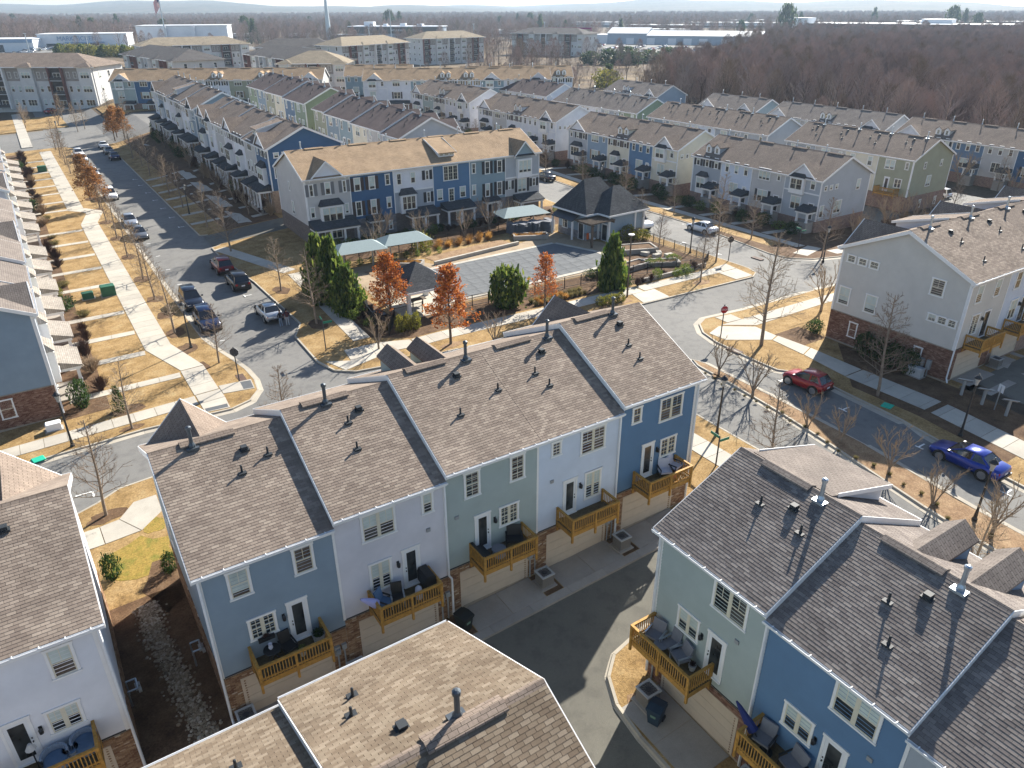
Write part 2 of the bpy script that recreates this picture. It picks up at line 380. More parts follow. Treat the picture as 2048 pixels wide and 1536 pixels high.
NWK = [(-90, 55.05), (3, 55.0), (9.3, 54.2), (10.8, 54.7), (11.8, 56), (12.1, 58), (12.0, 60.5), (11.6, 63), (10.9, 66.5), (10.45, 69.5), (10.4, 75), (10.4, 190), (11.2, 193), (11.4, 196), (10.2, 199), (8, 200), (-90, 200)]
PK = [(18.3, 196), (18.3, 105.5), (19.3, 105)]
PK2 = [(19.5, 99.2), (18.3, 98.6), (18.2, 93), (19.0, 82), (19.2, 67.2), (17.8, 64.6), (17.6, 58), (18.2, 55.5), (19.6, 54.2), (23, 53.4), (31, 52.6), (66, 51.6), (67.4, 52.4), (68, 54), (68.2, 70), (68.4, 98), (68.4, 196)]
AK = [(37.6, 24), (37.7, 33), (37.9, 40), (36.6, 43.3), (33, 45), (2.4, 47.9), (.3, 47.8), (-1.1, 46.9), (-2.3, 46.4), (-90, 46.3)]
SK = [(48.6, -60), (49.0, 12), (49.4, 20.6), (50.1, 30.2), (50.0, 33.0), (48.9, 34.4), (48.8, 37), (49.0, 41.2), (49.6, 43.4), (50.8, 45.0), (52.2, 45.7), (57, 45.2), (66, 45.0), (140, 44.4)]
EK = [(140, 52.4), (84, 52.6), (79, 53.4), (76.4, 55), (75.9, 57.5), (77, 64), (78.5, 74), (78.6, 196)]
sheet('verge', [NWK], 0, 'lawn'); sheet('verge', [PK + PK2], -0.0, 'lawn')
sheet('verge', [AK + [(-90, 17.2), (2.0, 17.2), (2.0, 23.61), (37.6, 23.61)]], 0, 'lawn')
sheet('verge', [SK + [(140, -60)]], 0, 'lawn'); sheet('verge', [EK + [(140, 196)]], 0, 'mulch')
CK = [(16.4, -60), (16.4, 15), (16.6, 16.8), (17.2, 18.1), (18.2, 18.9), (20.8, 19.4), (37.6, 19.5)]
sheet('verge', [CK + [(37.6, -60)]], 0, 'lawn'); sheet('verge', [[(-90, -60), (8.9, -60), (8.9, 17.1), (-90, 17.1)]], 0, 'mulch')
sheet('verge', [rect(-90, 234, 14, 262), rect(24, 236, 100, 262)], 0, 'lawn')
MW = [(41.0, -60), (41.2, 11.7), (41.6, 17.3), (42.0, 22), (42.2, 23.7), (42.6, 26), (43.2, 29.7), (43.7, 34.5), (44.0, 38.6)]
ME_ = [(44.4, 39.6), (44.7, 38.6), (44.6, 31), (44.4, 27), (44.2, 22.9), (44.1, 18.2), (43.9, 12.7), (43.6, -60)]
sheet('median', [MW + ME_], 0, 'pine_straw')
kerb('kerb', NWK[:-1][:12], -1); kerb('kerb', PK, 1); kerb('kerb', PK2[:16], 1); kerb('kerb', AK[:-1] + [(-12, 46.35)], 1)
kerb('kerb', [(49.0, 6)] + SK[1:-1] + [(80, 44.9)], 1); kerb('kerb', EK[1:-1] + [(78.6, 130)], 1)
kerb('kerb', [(41.1, 6)] + MW[1:] + ME_[:-1] + [(43.8, 6)], 1, gutter=.35); kerb('kerb', [(16.4, 2)] + CK[1:6], 1, gutter=.1, step=2.2)
# lawns that are greener, mulch beds, yards in shade
sheet('mulch_bed', [rect(-1.9, 17.3, 1.92, 36), blob(1.0, 36.5, 1.0, 2.2, seed=3), rect(-9, 37, -1.9, 39.5), blob(-.75, 44.9, 1.2, .62, seed=5)], .012, 'mulch', .02)
sheet('lawn_patch', [blob(.2, 39.6, 1.9, 2.0, seed=8), blob(1.5, 42.3, .7, .9, seed=9)], .010, 'lawn_green', .02)
sheet('mulch_bed', [[(51.0, 17), (51.2, 29.0), (57.8, 35), (57.9, 24.2), (60, 24.2), (60, 17)], rect(54.6, 36.3, 58.0, 39.4)], .010, 'mulch', .02)
sheet('mulch_bed', [rect(-1.8, 60, 1.4, 196)] + [blob(8.8 + .0, y, .9, 1.2, seed=int(y)) for y in (63.2, 68, 72.5, 78, 83.5, 91.3, 101.5, 111.5, 121.7, 130.5, 139.4, 152)] + [blob(2.5, 58.9, 1.5, .8, seed=31), blob(2.4, 55.7, 1.0, .35, seed=32)], .011, 'mulch', .02)
sheet('mulch_bed', [[(21.8, 105.6), (29.4, 105.6), (29.4, 195), (21.8, 195)]], .035, 'mulch', .05)
sheet('mulch_bed', [blob(20.6, 66, .9, 1.3, seed=41), blob(20.7, 77.4, .9, 1.5, seed=42), rect(28.5, 82, 67, 91.2), [(22.6, 60.5), (26.5, 57.4), (56, 57.0), (66, 58.5), (66, 70), (60, 70.5), (58, 62.3), (27.2, 62.3), (26.5, 82), (22.8, 82)]], .010, 'mulch', .02)
sheet('mulch_bed', [blob(28.7, 53.9, 1.1, .55, seed=51), blob(59.7, 53.4, 1.2, .7, seed=52), rect(45.5, 53.2, 49.6, 54.3), blob(43.9, 36.3, .5, .5, seed=1)], .012, 'pine_straw', .02)
sheet('lawn_patch', [rect(78.9, 60, 81.8, 195)], .010, 'lawn', .02)
# alleys behind the other rows
sheet('back_alley', [rect(58.2, 19.2, 139, 24.3)], .010, 'asphalt_dark', .02)
sheet('back_alley', [[(18.6, 99.4), (68.2, 99.4 + 4), (68.2, 108), (18.6, 104.8)], rect(41.6, 104, 49.2, 196), rect(102.5, 60, 116.2, 196)], .009, 'asphalt_dark', .02)
sheet('road', [rect(131, 54, 141, 196)], .012, 'asphalt', .02)
# pavements
pv = empty_struct('sidewalk')
strip(pv, (6.7, 70), (6.7, 122.5), 2.2); strip(pv, (5.95, 133.2), (5.95, 196), 2.2); strip(pv, (8.3, 58.1), (8.3, 63.4), 1.9)
for q in ([(5.6, 70), (7.4, 63.5), (9.25, 63.5), (7.8, 70)], [(5.6, 122.6), (7.8, 122.6), (9.2, 128.4), (7.0, 129)], [(7.0, 129.1), (9.2, 128.5), (9.2, 129.8), (7.3, 133.1), (4.9, 133.1), (6.8, 130.4)]): slab(pv, q)
strip(pv, (-60, 57.25), (7.3, 57.2), 1.55); slab(pv, [(7.4, 56.4), (9.3, 56.4), (9.3, 58.0), (7.4, 58.0)])
slab(pv, [(9.35, 57.0), (11.7, 56.4), (11.9, 58.2), (9.35, 58.6)]); slab(pv, [(7.4, 54.7), (9.2, 54.35), (9.3, 56.35), (7.4, 56.35)])
tp = slab(pv, [(10.9, 56.75), (11.65, 56.55), (11.8, 58.0), (11.0, 58.2)], dz=.036, th=.05, mname='tactile', name='tactile_panel'); slab(pv, [(7.5, 54.75), (9.1, 54.5), (9.15, 55.1), (7.5, 55.3)], dz=.036, th=.05, mname='tactile', name='tactile_panel')
for y in (63.2, 69.9, 75.6, 82.0, 92.3, 99.6, 106.0, 113.0, 119.8, 134.3, 140.9, 148.2, 155.5, 162.9, 170, 177, 184):
    strip(pv, (-.6 if y > 64 else -1.2, y), (5.5 if y > 64 else 7.2, y - .5), 1.0, 1.8)
for q in ([(-12, 42.0), (-1.25, 42.05), (-1.32, 44.0), (-12, 43.9)], [(-1.2, 42.05), (.75, 42.15), (-.2, 44.1), (-1.28, 44.0)], [(.8, 42.17), (2.2, 43.5), (2.2, 45.5), (.85, 45.5), (-.16, 44.13)]): slab(pv, q)
strip(pv, (2.25, 44.6), (34, 42.4), 1.7); strip(pv, (34.6, 22), (34.6, 40), 1.75)
strip(pv, (53.5, 4), (53.5, 30.4), 2.3); 
for q in ([(52.4, 30.5), (54.6, 30.5), (54.8, 35.6), (53.1, 35.0)], [(53.1, 35.1), (54.8, 35.7), (54.6, 39), (53.4, 38.6)], [(49.9, 41.0), (53.4, 38.7), (54.5, 39.1), (54.6, 41.6), (51.8, 43.6), (49.8, 42.9)], [(52.2, 43.7), (55, 41.8), (66, 41.9), (66, 43.4), (55, 43.6)], [(53.2, 43.8), (55, 43.65), (55.1, 45.1), (53.2, 45.4)]): slab(pv, q)
strip(pv, (66.1, 42.6), (110, 42.2), 1.5)
strip(pv, (20.2, 57.6), (23.6, 57.2), 2.3, 1.2); strip(pv, (26.2, 56.3), (52.5, 55.6), 1.75); strip(pv, (52.7, 55.6), (64.5, 55.4), 1.5)
for q in ([(23.7, 56), (26.1, 55.5), (26.1, 57.2), (23.7, 58.3)], [(19.0, 54.9), (23.6, 55.9), (23.6, 56.1), (20, 56.4), (18.2, 57.5)], [(50.1, 52.2), (53.6, 52.1), (53.9, 54.7), (50.8, 54.7)], [(63.6, 52.0), (66.2, 51.9), (66.6, 54.6), (63.7, 54.6)], [(64.6, 54.7), (66.6, 54.7), (66.9, 56.5), (64.6, 56.3)]): slab(pv, q)
strip(pv, (22.6, 60), (23.7, 82), 1.6, 1.5); strip(pv, (25.0, 105.8), (25.2, 190), 1.9, 3); strip(pv, (23.4, 83), (19.0, 97.5), 1.7, 1.7)
for i in range(7): strip(pv, (18.6, 112 + i * 6), (24, 112 + i * 6), 1.0, 2.6); strip(pv, (26.2, 109 + i * 6), (29, 109 + i * 6), 1.1, 1.6)
strip(pv, (79.0, 55.3), (84.2, 57), 1.8, 1.7); strip(pv, (82.7, 58), (82.9, 190), 1.7, 3); strip(pv, (84, 54.3), (112, 53.9), 1.6, 3)
for i in range(9): strip(pv, (84, 65 + i * 5.95 + (3.4 if i > 3 else 0)), (90.4, 65 + i * 5.95 + (3.4 if i > 3 else 0)), 1.1, 2.2)
strip(pv, (3, 205), (3.5, 275), 2.2, 3)
dv = empty_struct('driveway')
sheet('alley', [rect(2.0, 23.3, 37.6, 23.61)], -.11, 'asphalt_dark', .02)
UX = [1.87, 7.35, 12.75, 18.05, 23.35, 29.0]
for i in range(5):
    a = UX[i] + .6; b = UX[i] + (4.75 if i < 4 else 4.5); c = (a + b) / 2
    for x0, x1 in ((a, c - .012), (c + .012, b)): slab(dv, [(x0, 23.62), (x1, 23.62), (x1, 25.35), (x0, 25.35)], dz=.02, mname='concrete_grey')
for i in range(12): slab(dv, [(2.0 + i * 2.4, 23.1), (4.38 + i * 2.4, 23.1), (4.38 + i * 2.4, 23.61), (2.0 + i * 2.4, 23.61)], dz=.012, th=.3, mname='concrete_grey')
for y0 in (16.55, 11.2, 5.8):
    for k in (0, 1): slab(dv, [(16.55, y0 - 2.15 * (k + 1) + .012), (18.8, y0 - 2.15 * (k + 1) + .012), (18.8, y0 - 2.15 * k), (16.55, y0 - 2.15 * k)], dz=.02, mname='concrete_grey')
for i in range(4): slab(dv, [(59.0 + i * 5.95, 24.35), (62.9 + i * 5.95, 24.35), (62.9 + i * 5.95, 25.35), (59.0 + i * 5.95, 25.35)], dz=.03, mname='concrete_grey'); slab(dv, [(59.0 + i * 5.95, 22.2), (62.9 + i * 5.95, 22.2), (62.9 + i * 5.95, 24.32), (59.0 + i * 5.95, 24.32)], dz=.03, mname='concrete_grey')
sheet('mulch_bed', [rect(UX[i] + 4.8, 23.65, UX[i + 1] + .55, 25.3) for i in range(4)] + [rect(1.95, 23.65, 2.42, 25.3)], .011, 'mulch', .02)
sheet('mulch_bed', [[(16.6, 13), (18.8, 13), (18.8, 16.55), (17.2, 16.9), (16.7, 16.2)]], .012, 'pine_straw', .02)
# painted parking marks
mk = empty_struct('parking_mark')
def tee(x, y, sx):
    z = h(x, y) - .106
    mb = MB(); mb.box(0, -.06, 0, sx * .75, .06, .004).box(sx * .75 - .06, -.35, 0, sx * .75 + .06, .35, .0041)
    link('paint_tee', mb.mesh('paint_tee', ['paint']), mk, (x, y, z))
for y in (68.1, 87, 93.4, 99.8, 106.4, 113, 119.6, 126, 139, 146, 152.6, 159, 166): tee(11.75, y, 1)
for y in (72.6, 78.5, 84.6, 90.2, 112, 118.4, 125, 131.5, 138, 145, 151): tee(17.7, y, -1)
for y in (33, 27.2, 21.2, 15.3): tee(48.2, y, -1)
for y in (66, 60, 79): tee(68.9, y, 1); tee(77.6, y + 8, -1)
mb = MB(); mb.box(-1.0, -.06, 0, 0, .06, .004).box(-.06, -.7, 0, .06, -.06, .004); link('paint_corner', mb.mesh('paint_corner', ['paint']), mk, (-1.2, 48.6, h(-1.2, 48.6) - .105))
# ------------------------------------------------------------------ townhouses
CN = dict(slate='slate blue', lilac='pale lilac', sage='sage green', ice='ice blue', navy='deep blue', white='white', beige='beige', grey='grey', cobalt='bright blue',
          olive='olive', cream='cream', teal='dull teal', taupe='taupe', moss='moss green', dusk='dusk blue', denim='dark denim', pewter='pewter grey', steel='steel blue')
def face(f, D, w, u, z, out=0.0):
    if f == 'back': return (u, -out, z), 0
    if f == 'front': return (u, D + out, z), math.pi
    if f == 'left': return (-out, u, z), -math.pi / 2
    return (w + out, u, z), math.pi / 2
def win_mesh(Wd, Hd, n, grid, t):
    mb = MB(); x = Wd / 2
    mb.box(-x, -.07, 0, -x + t, 0, Hd - t).box(x - t, -.07, 0, x, 0, Hd - t)
    mb.box(-x - .03, -.085, Hd - t, x + .03, 0, Hd).box(-x - .03, -.095, -.05, x + .03, 0, .03)
    iw = (Wd - 2 * t - .08 * (n - 1)) / n; z0, z1 = .03, Hd - t
    for k in range(n):
        a = -x + t + k * (iw + .08); b = a + iw
        if k: mb.box(a - .08, -.062, z0, a, 0, z1, 1)
        mb.box(a, -.05, z0, a + .045, 0, z1, 1).box(b - .045, -.05, z0, b, 0, z1, 1)
        mb.box(a + .045, -.05, z0, b - .045, 0, z0 + .045, 1).box(a + .045, -.05, z1 - .045, b - .045, 0, z1, 1)
        zm = (z0 + z1) / 2; mb.box(a + .045, -.054, zm - .025, b - .045, 0, zm + .025, 1)
        if grid:
            xm = (a + b) / 2; mb.box(xm - .012, -.046, zm + .025, xm + .012, 0, z1 - .045, 1)
            if grid > 1:
                mb.box(xm - .012, -.046, z0 + .045, xm + .012, 0, zm - .025, 1)
                for q in ((zm + z1) / 2, (zm + z0) / 2): mb.box(a + .045, -.0455, q - .012, b - .045, 0, q + .012, 1)
    return mb.mesh('window', ['white_trim', 'cream_sash'])
RW = random.Random(11)
def window(par, f, D, w, u, z, Wd, Hd, n=1, grid=1, t=.1, shutter=None, near=False, blind=None):
    loc, rz = face(f, D, w, u, z)
    o = link('window', cached(('win', round(Wd, 2), round(Hd, 2), n, grid, t), lambda: win_mesh(Wd, Hd, n, grid, t)), par, loc, rz)
    link('glass', cached(('gl', round(Wd - 2 * t, 2), round(Hd - t, 2)), lambda: MB().box(-Wd / 2 + t, -.036, .03, Wd / 2 - t, -.005, Hd - t).mesh('glass', ['window_glass'])), o, (0, 0, 0))
    b = blind if blind is not None else RW.choice((0, .5, .5, .8, 0))
    if b:
        iw = (Wd - 2 * t - .08 * (n - 1)) / n
        def bl():
            mb = MB()
            for k in range(n):
                a = -Wd / 2 + t + k * (iw + .08); mb.box(a + .045, -.0385, Hd - t - .045 - (Hd - t - .1) * b, a + iw - .045, -.03, Hd - t - .045)
            return mb.mesh('blind', ['blind'])
        link('blind', cached(('bl', round(Wd, 2), round(Hd, 2), n, b), bl), o, (0, 0, 0))
    if shutter:
        sw = .42
        for s in (-1, 1):
            l2, r2 = face(f, D, w, u, z); dx = s * (Wd / 2 + sw / 2 + .03)
            v = Vector((dx * math.cos(r2), dx * math.sin(r2), 0)); 
            link('shutter', cached(('sh', round(Hd, 2), shutter), lambda: MB().box(-sw / 2, -.06, 0, sw / 2, 0, Hd - .04).mesh('shutter', ['shutter_' + shutter])), par, Vector(l2) + v, r2)
    return o
def door(par, f, D, w, u, z, Wd=.92, Hd=2.28, dark=False, side=-1, glass=True, near=False):
    loc, rz = face(f, D, w, u, z); t = .1
    def dm():
        mb = MB(); x = Wd / 2
        mb.box(-x, -.07, 0, -x + t, 0, Hd - .12).box(x - t, -.07, 0, x, 0, Hd - .12).box(-x - .03, -.085, Hd - .12, x + .03, 0, Hd)
        mb.box(-x + t, -.045, .05, x - t, 0, Hd - .12, 1).box(-x, -.13, 0, x, 0, .05)
        return mb.mesh('door', ['white_trim', 'door_dark' if dark else 'door_white'])
    o = link('door', cached(('door', Wd, Hd, dark), dm), par, loc, rz)
    if glass: link('glass', cached(('dgl', Wd, Hd), lambda: MB().box(-Wd / 2 + t + .13, -.052, .3, Wd / 2 - t - .13, -.04, Hd - .28).mesh('glass', ['window_glass'])), o, (0, 0, 0))
    link('handle', cached('dh', lambda: MB().box(-.02, -.1, -.06, .02, -.045, .0).box(-.022, -.08, .12, .022, -.045, .17).mesh('handle', ['black_metal'])), o, (side * (Wd / 2 - t - .06), 0, 1.02))
    return o
def sconce(par, f, D, w, u, z):
    loc, rz = face(f, D, w, u, z)
    mb = MB(); mb.box(-.06, -.05, -.05, .06, 0, .3).box(-.02, -.16, .2, .02, -.05, .24).lathe([(.03, -.02), (.075, .02), (.085, .2), (.02, .28)], (0, -.15), 8)
    return link('wall_lamp', cached('sconce', lambda: mb.mesh('wall_lamp', ['black_metal'])), par, loc, rz)
def deck(par, u0, u1, d, zf, z_rail, near=True, face_y=0):
    "cedar balcony on the back wall: floor, rim joists, posts, rails, balusters"
    root = link('deck', MB().box(u0, -d, zf - .3, u1, -.03, zf - .045).mesh('deck', ['cedar']), par)
    n = max(4, int(d / .145)); pw = d / n
    for i in range(n): link('floor_plank', cached(('dp', round(u1 - u0, 2), round(pw, 3)), lambda: MB().box(0, .004, 0, u1 - u0, pw - .004, .03).mesh('floor_plank', ['cedar_floor'])), root, (u0, -d + i * pw + (0 if i else .0), zf - .032))
    pm = cached('post', lambda: MB().box(-.05, -.05, -.42, .05, .05, 1.0).mesh('post', ['cedar'])); 
    um = (u0 + u1) / 2; hr = z_rail - zf
    for x, y in ((u0 + .05, -d + .0), (um, -d - .0), (u1 - .05, -d), (u0 + .05, -.09), (u1 - .05, -.09)): link('post', pm, root, (x, y - .03 if y < -.2 else y, zf + hr - 1.02))
    def rail(L, ax):
        return MB().box(0, -.06, -.02, L, .06, .02).box(0, -.02, -.12, L, .02, -.02).box(0, -.02, -hr + .08, L, .02, -hr + .16).mesh('rail', ['cedar']) if ax == 0 else MB().box(-.06, 0, -.02, .06, L, .02).box(-.02, 0, -.12, .02, L, -.02).box(-.02, 0, -hr + .08, .02, L, -hr + .16).mesh('rail', ['cedar'])
    link('rail', rail(u1 - u0, 0), root, (u0, -d - .03, z_rail)); link('rail', rail(d - .06, 1), root, (u0 + .05, -d + .03, z_rail)); link('rail', rail(d - .06, 1), root, (u1 - .05, -d + .03, z_rail))
    bm_ = cached(('bal', round(hr, 2)), lambda: MB().box(-.017, -.017, -hr + .05, .017, .017, -.03).mesh('baluster', ['cedar']))
    k = int((u1 - u0) / .125)
    for i in range(1, k):
        x = u0 + (u1 - u0) * i / k
        if abs(x - um) > .08: link('baluster', bm_, root, (x, -d - .055, z_rail))
    k = int(d / .125)
    for i in range(1, k):
        for x in (u0 + .02, u1 - .02): link('baluster', bm_, root, (x, -d + d * i / k, z_rail))
    return root
def bricks(par, rects, holes, mname, bb):
    "rects: (face axis, plane, a0, a1, out sign) running walls of single bricks, joined"
    mb = MB(); rr = random.Random(3); bw, bh = .215, .072
    for ax, pl, a0, a1, sg in rects:
        n = int(bb / bh)
        for r in range(n):
            z = r * bh; x = a0 + (-bw / 2 if r % 2 else 0)
            soldier = r >= n - 3
            while x < a1 - .02:
                x0, x1 = max(a0, x) + .005, min(a1, x + bw) - .005; x += bw
                if x1 - x0 < .03: continue
                c = (x0 + x1) / 2
                if any(h0[0] == ax and h0[1] == pl and h0[2] < c < h0[3] and h0[4] < z + .03 < h0[5] for h0 in holes): continue
                o0, o1 = pl, pl + sg * (.018 + rr.uniform(0, .006) + (.02 if r == n - 1 else 0))
                if ax == 0: vs = [(x0, o1, z + .004), (x1, o1, z + .004), (x1, o1, z + bh - .005), (x0, o1, z + bh - .005), (x0, o0, z + .004), (x1, o0, z + .004), (x1, o0, z + bh - .005), (x0, o0, z + bh - .005)]
                else: vs = [(o1, x0, z + .004), (o1, x1, z + .004), (o1, x1, z + bh - .005), (o1, x0, z + bh - .005), (o0, x0, z + .004), (o0, x1, z + .004), (o0, x1, z + bh - .005), (o0, x0, z + bh - .005)]
                fs = [(0, 1, 2, 3), (0, 4, 5, 1), (3, 2, 6, 7), (0, 3, 7, 4), (1, 5, 6, 2)]
                if (ax == 0) == (sg > 0): fs = [f[::-1] for f in fs]
                mb.add(vs, fs)
    o = link('bricks', mb.mesh('bricks', [mname]), par); o['kind'] = 'stuff'; return o
def boards(par, f, D, w, a0, a1, z0, topfn, col, exposure=.175):
    "clapboards, one object a course; topfn(z) -> (a0, a1) limits at height z or None"
    z = z0; i = 0
    while True:
        lim = topfn(z + exposure * .6)
        if lim is None: break
        b0, b1 = max(a0, lim[0]), min(a1, lim[1])
        if b1 - b0 < .25: break
        L = round(b1 - b0, 2); c = (b0 + b1) / 2
        loc, rz = face(f, D, w, c, z)
        link('siding_board', cached(('sb', L, col), lambda: MB().prism([(0, 0), (-.042, 0), (-.008, exposure - .012), (0, exposure - .012)], -L / 2, L / 2, 0).mesh('siding_board', ['board_' + col])), par, loc, rz)
        z += exposure; i += 1
        if i > 90: break
TAB = (.31, .14)
def shingles(root, roofo, w, D, ov, E0, Rz, O, ul, ur, mname):
    "single shingles on both slopes: the 300 nearest the camera one by one, the rest joined"
    half = D / 2 + ov; rise = Rz - E0; sl = math.hypot(half, rise); ang = math.atan2(rise, half)
    tw, te = TAB; lst = []; rr = random.Random(5)
    mw = root.matrix_basis
    for side in (0, 1):
        nr = int(sl / te)
        for r in range(nr):
            s = r * te; x = -ul - (tw / 2 if r % 2 else 0)
            while x < w + ur - .01:
                x0, x1 = max(-ul, x), min(w + ur, x + tw); x += tw
                if x1 - x0 < .05: continue
                c = (x0 + x1) / 2; hh = s * math.cos(ang); zz = E0 + s * math.sin(ang)
                y = -ov + hh if side == 0 else D + ov - hh
                wp = mw @ Vector((c, y, zz)); lst.append(((wp - cam.location).length, side, x0 + .006, x1 - .006, y, zz, rr.uniform(0, .006)))
    lst.sort(key=lambda t: t[0])
    def tm(L): 
        return MB().add([(-L / 2, 0, -.01), (L / 2, 0, -.01), (-L / 2, 0, .016), (L / 2, 0, .016), (-L / 2, te + .01, .004), (L / 2, te + .01, .004)], [(0, 1, 3, 2), (2, 3, 5, 4), (0, 2, 4), (1, 5, 3)]).mesh('shingle', [mname])
    full = 0
    for t in lst[:300]:
        _, side, x0, x1, y, zz, dz = t; L = round(x1 - x0, 2)
        o = link('shingle', cached(('tab', L, mname), lambda: tm(L)), roofo, ((x0 + x1) / 2, y, zz + dz * .4))
        o.rotation_euler = (ang, 0, 0) if side == 0 else (ang, 0, math.pi)
    mb = MB(); ca, sa = math.cos(ang), math.sin(ang)
    for _, side, x0, x1, y, zz, dz in lst[300:]:
        sg = 1 if side == 0 else -1; vs = []
        for px, py, pz in ((x0, 0, -.01), (x1, 0, -.01), (x0, 0, .016), (x1, 0, .016), (x0, te + .01, .004), (x1, te + .01, .004)):
            vs.append((px, y + sg * (py * ca - pz * sa), zz + py * sa + pz * ca + dz * .4))
        fs = [(0, 1, 3, 2), (2, 3, 5, 4), (0, 2, 4), (1, 5, 3)]
        mb.add(vs, fs if sg > 0 else [f[::-1] for f in fs])
    o = link('shingles', mb.mesh('shingles', [mname]), roofo); o['kind'] = 'stuff'
def cross_gable(root, u0, u1, rise, D, ov, E0, slope, rmat, col, proud=.0, out=.3, zb=None, sill=True):
    "gable over the front eave; its ridge runs back into the main roof"
    um, hw = (u0 + u1) / 2, (u1 - u0) / 2; yf = D + proud + out; za = E0 + (zb or 0) + rise
    ym = D + ov - (za - E0) / slope; e0 = E0 + (zb or 0) - .05
    t = .16; oh = .22; k = rise / hw; ue0, ue1 = u0 - oh, u1 + oh; ze = e0 - oh * k + .05; yb = min(yf - .05, D + ov - (ze - E0) / slope)
    mb = MB()
    for a, s in ((ue0, 1), (ue1, -1)):
        vs = [(a, yf, ze), (um, yf, za), (um, ym, za), (a, yb, ze), (a, yf, ze - t), (um, yf, za - t), (um, ym, za - t), (a, yb, ze - t)]
        fs = [(0, 1, 2, 3), (4, 7, 6, 5), (0, 4, 5, 1), (0, 3, 7, 4)]
        mb.add(vs, fs if s < 0 else [f[::-1] for f in fs])
    o = link('cross_gable', mb.mesh('cross_gable', [rmat]), root)
    g = MB().prism([(u0, e0 - .1), (u1, e0 - .1), (um, za - t - .02)], D + proud - .02, D + proud + .06, 1).mesh('gable_wall', ['siding_' + col])
    link('gable_wall', g, o)
    r = MB()
    for a, s in ((ue0, -1), (ue1, 1)):
        r.add([(a, yf + .02, ze - .2), (a, yf + .02, ze + .02), (um, yf + .02, za + .02), (um, yf + .02, za - .22), (a, yf - .05, ze - .2), (a, yf - .05, ze + .02), (um, yf - .05, za + .02), (um, yf - .05, za - .22)],
              [(0, 1, 2, 3), (4, 7, 6, 5), (1, 5, 6, 2), (0, 3, 7, 4)])
    link('rake_board', r.mesh('rake_board', ['white_trim']), o)
    if sill: link('pent_roof', MB().prism([(D + proud, e0 + .12), (D + proud + .34, e0 - .06), (D + proud + .34, e0 - .12), (D + proud, e0 - .1)], u0 - .05, u1 + .05, 0).mesh('pent_roof', ['roof_charcoal']), o)
    return o
def dormer(root, u, D, ov, E0, slope, rmat, col, wd=1.1, hd=.98, back=.95):
    y0 = D - back; zr = E0 + slope * (back + ov); o = None
    zt = zr + hd; yb = D + ov - (zt - E0) / slope; x = wd / 2
    mb = MB().add([(u - x, y0, zr - .3), (u + x, y0, zr - .3), (u + x, y0, zt), (u - x, y0, zt), (u - x, yb, zt), (u + x, yb, zt)], [(0, 3, 4), (1, 5, 2), (1, 2, 3, 0)][:2])
    mb.box(u - x, y0 - .05, zr - .3, u + x, y0, zt, 1).add([(u - x, y0, zt), (u + x, y0, zt), (u, y0, zt + .5)], [(2, 1, 0)], 1)
    o = link('dormer', mb.mesh('dormer', ['siding_' + col, 'white_trim']), root)
    za = zt + .55; ymb = D + ov - (za - E0) / slope
    r = MB()
    for s in (-1, 1):
        a = u + s * (x + .14); vs = [(a, y0 + .15, zt - .02), (u, y0 + .15, za), (u, ymb, za), (a, yb, zt - .02), (a, y0 + .15, zt - .12), (u, y0 + .15, za - .1), (u, ymb, za - .1), (a, yb, zt - .12)]
        fs = [(0, 1, 2, 3), (4, 7, 6, 5), (0, 4, 5, 1), (0, 3, 7, 4)]
        r.add(vs, fs if s > 0 else [f[::-1] for f in fs])
    link('dormer_roof', r.mesh('dormer_roof', [rmat]), o)
    wn = window(o, 'front', y0, 0, u, zr + .06, .62, .88, 1, 2, t=.08, blind=0)
    return o
def shed(root, u0, u1, D, ov, E0, Rz, slope, rmat, col, back=1.0, ztop=None, win=3):
    yf = D - back; zr = E0 + slope * (back + ov); zt = ztop or zr + 1.05; yb = D / 2 + .25
    zb = Rz - slope * .25
    o = link('shed_dormer', MB().prism([(yf, zr - .2), (yf, zt), (yb, zb - .02)], u0, u1, 0).mesh('shed_dormer', ['siding_' + col]), root)
    link('shed_roof', MB().prism([(yf + .35, zt - .06), (yb, zb + .05), (yb, zb - .1), (yf + .35, zt - .2)], u0 - .2, u1 + .2, 0).mesh('shed_roof', [rmat]), o)
    link('rake_board', MB().prism([(yf + .36, zt - .05), (yb + .4, zb - .14 + .17), (yb + .4, zb - .16), (yf + .36, zt - .27)], u0 - .23, u0 - .2, 0).prism([(yf + .36, zt - .05), (yb + .4, zb + .03), (yb + .4, zb - .16), (yf + .36, zt - .27)], u1 + .2, u1 + .23, 0).mesh('rake_board', ['white_trim']), o)
    for i in range(win): window(o, 'front', yf, 0, u0 + (u1 - u0) * (i + .5) / win, zr + .12, min(.7, (u1 - u0) / win - .05), max(.4, zt - zr - .3), 1, 2, t=.07, blind=0)
    return o
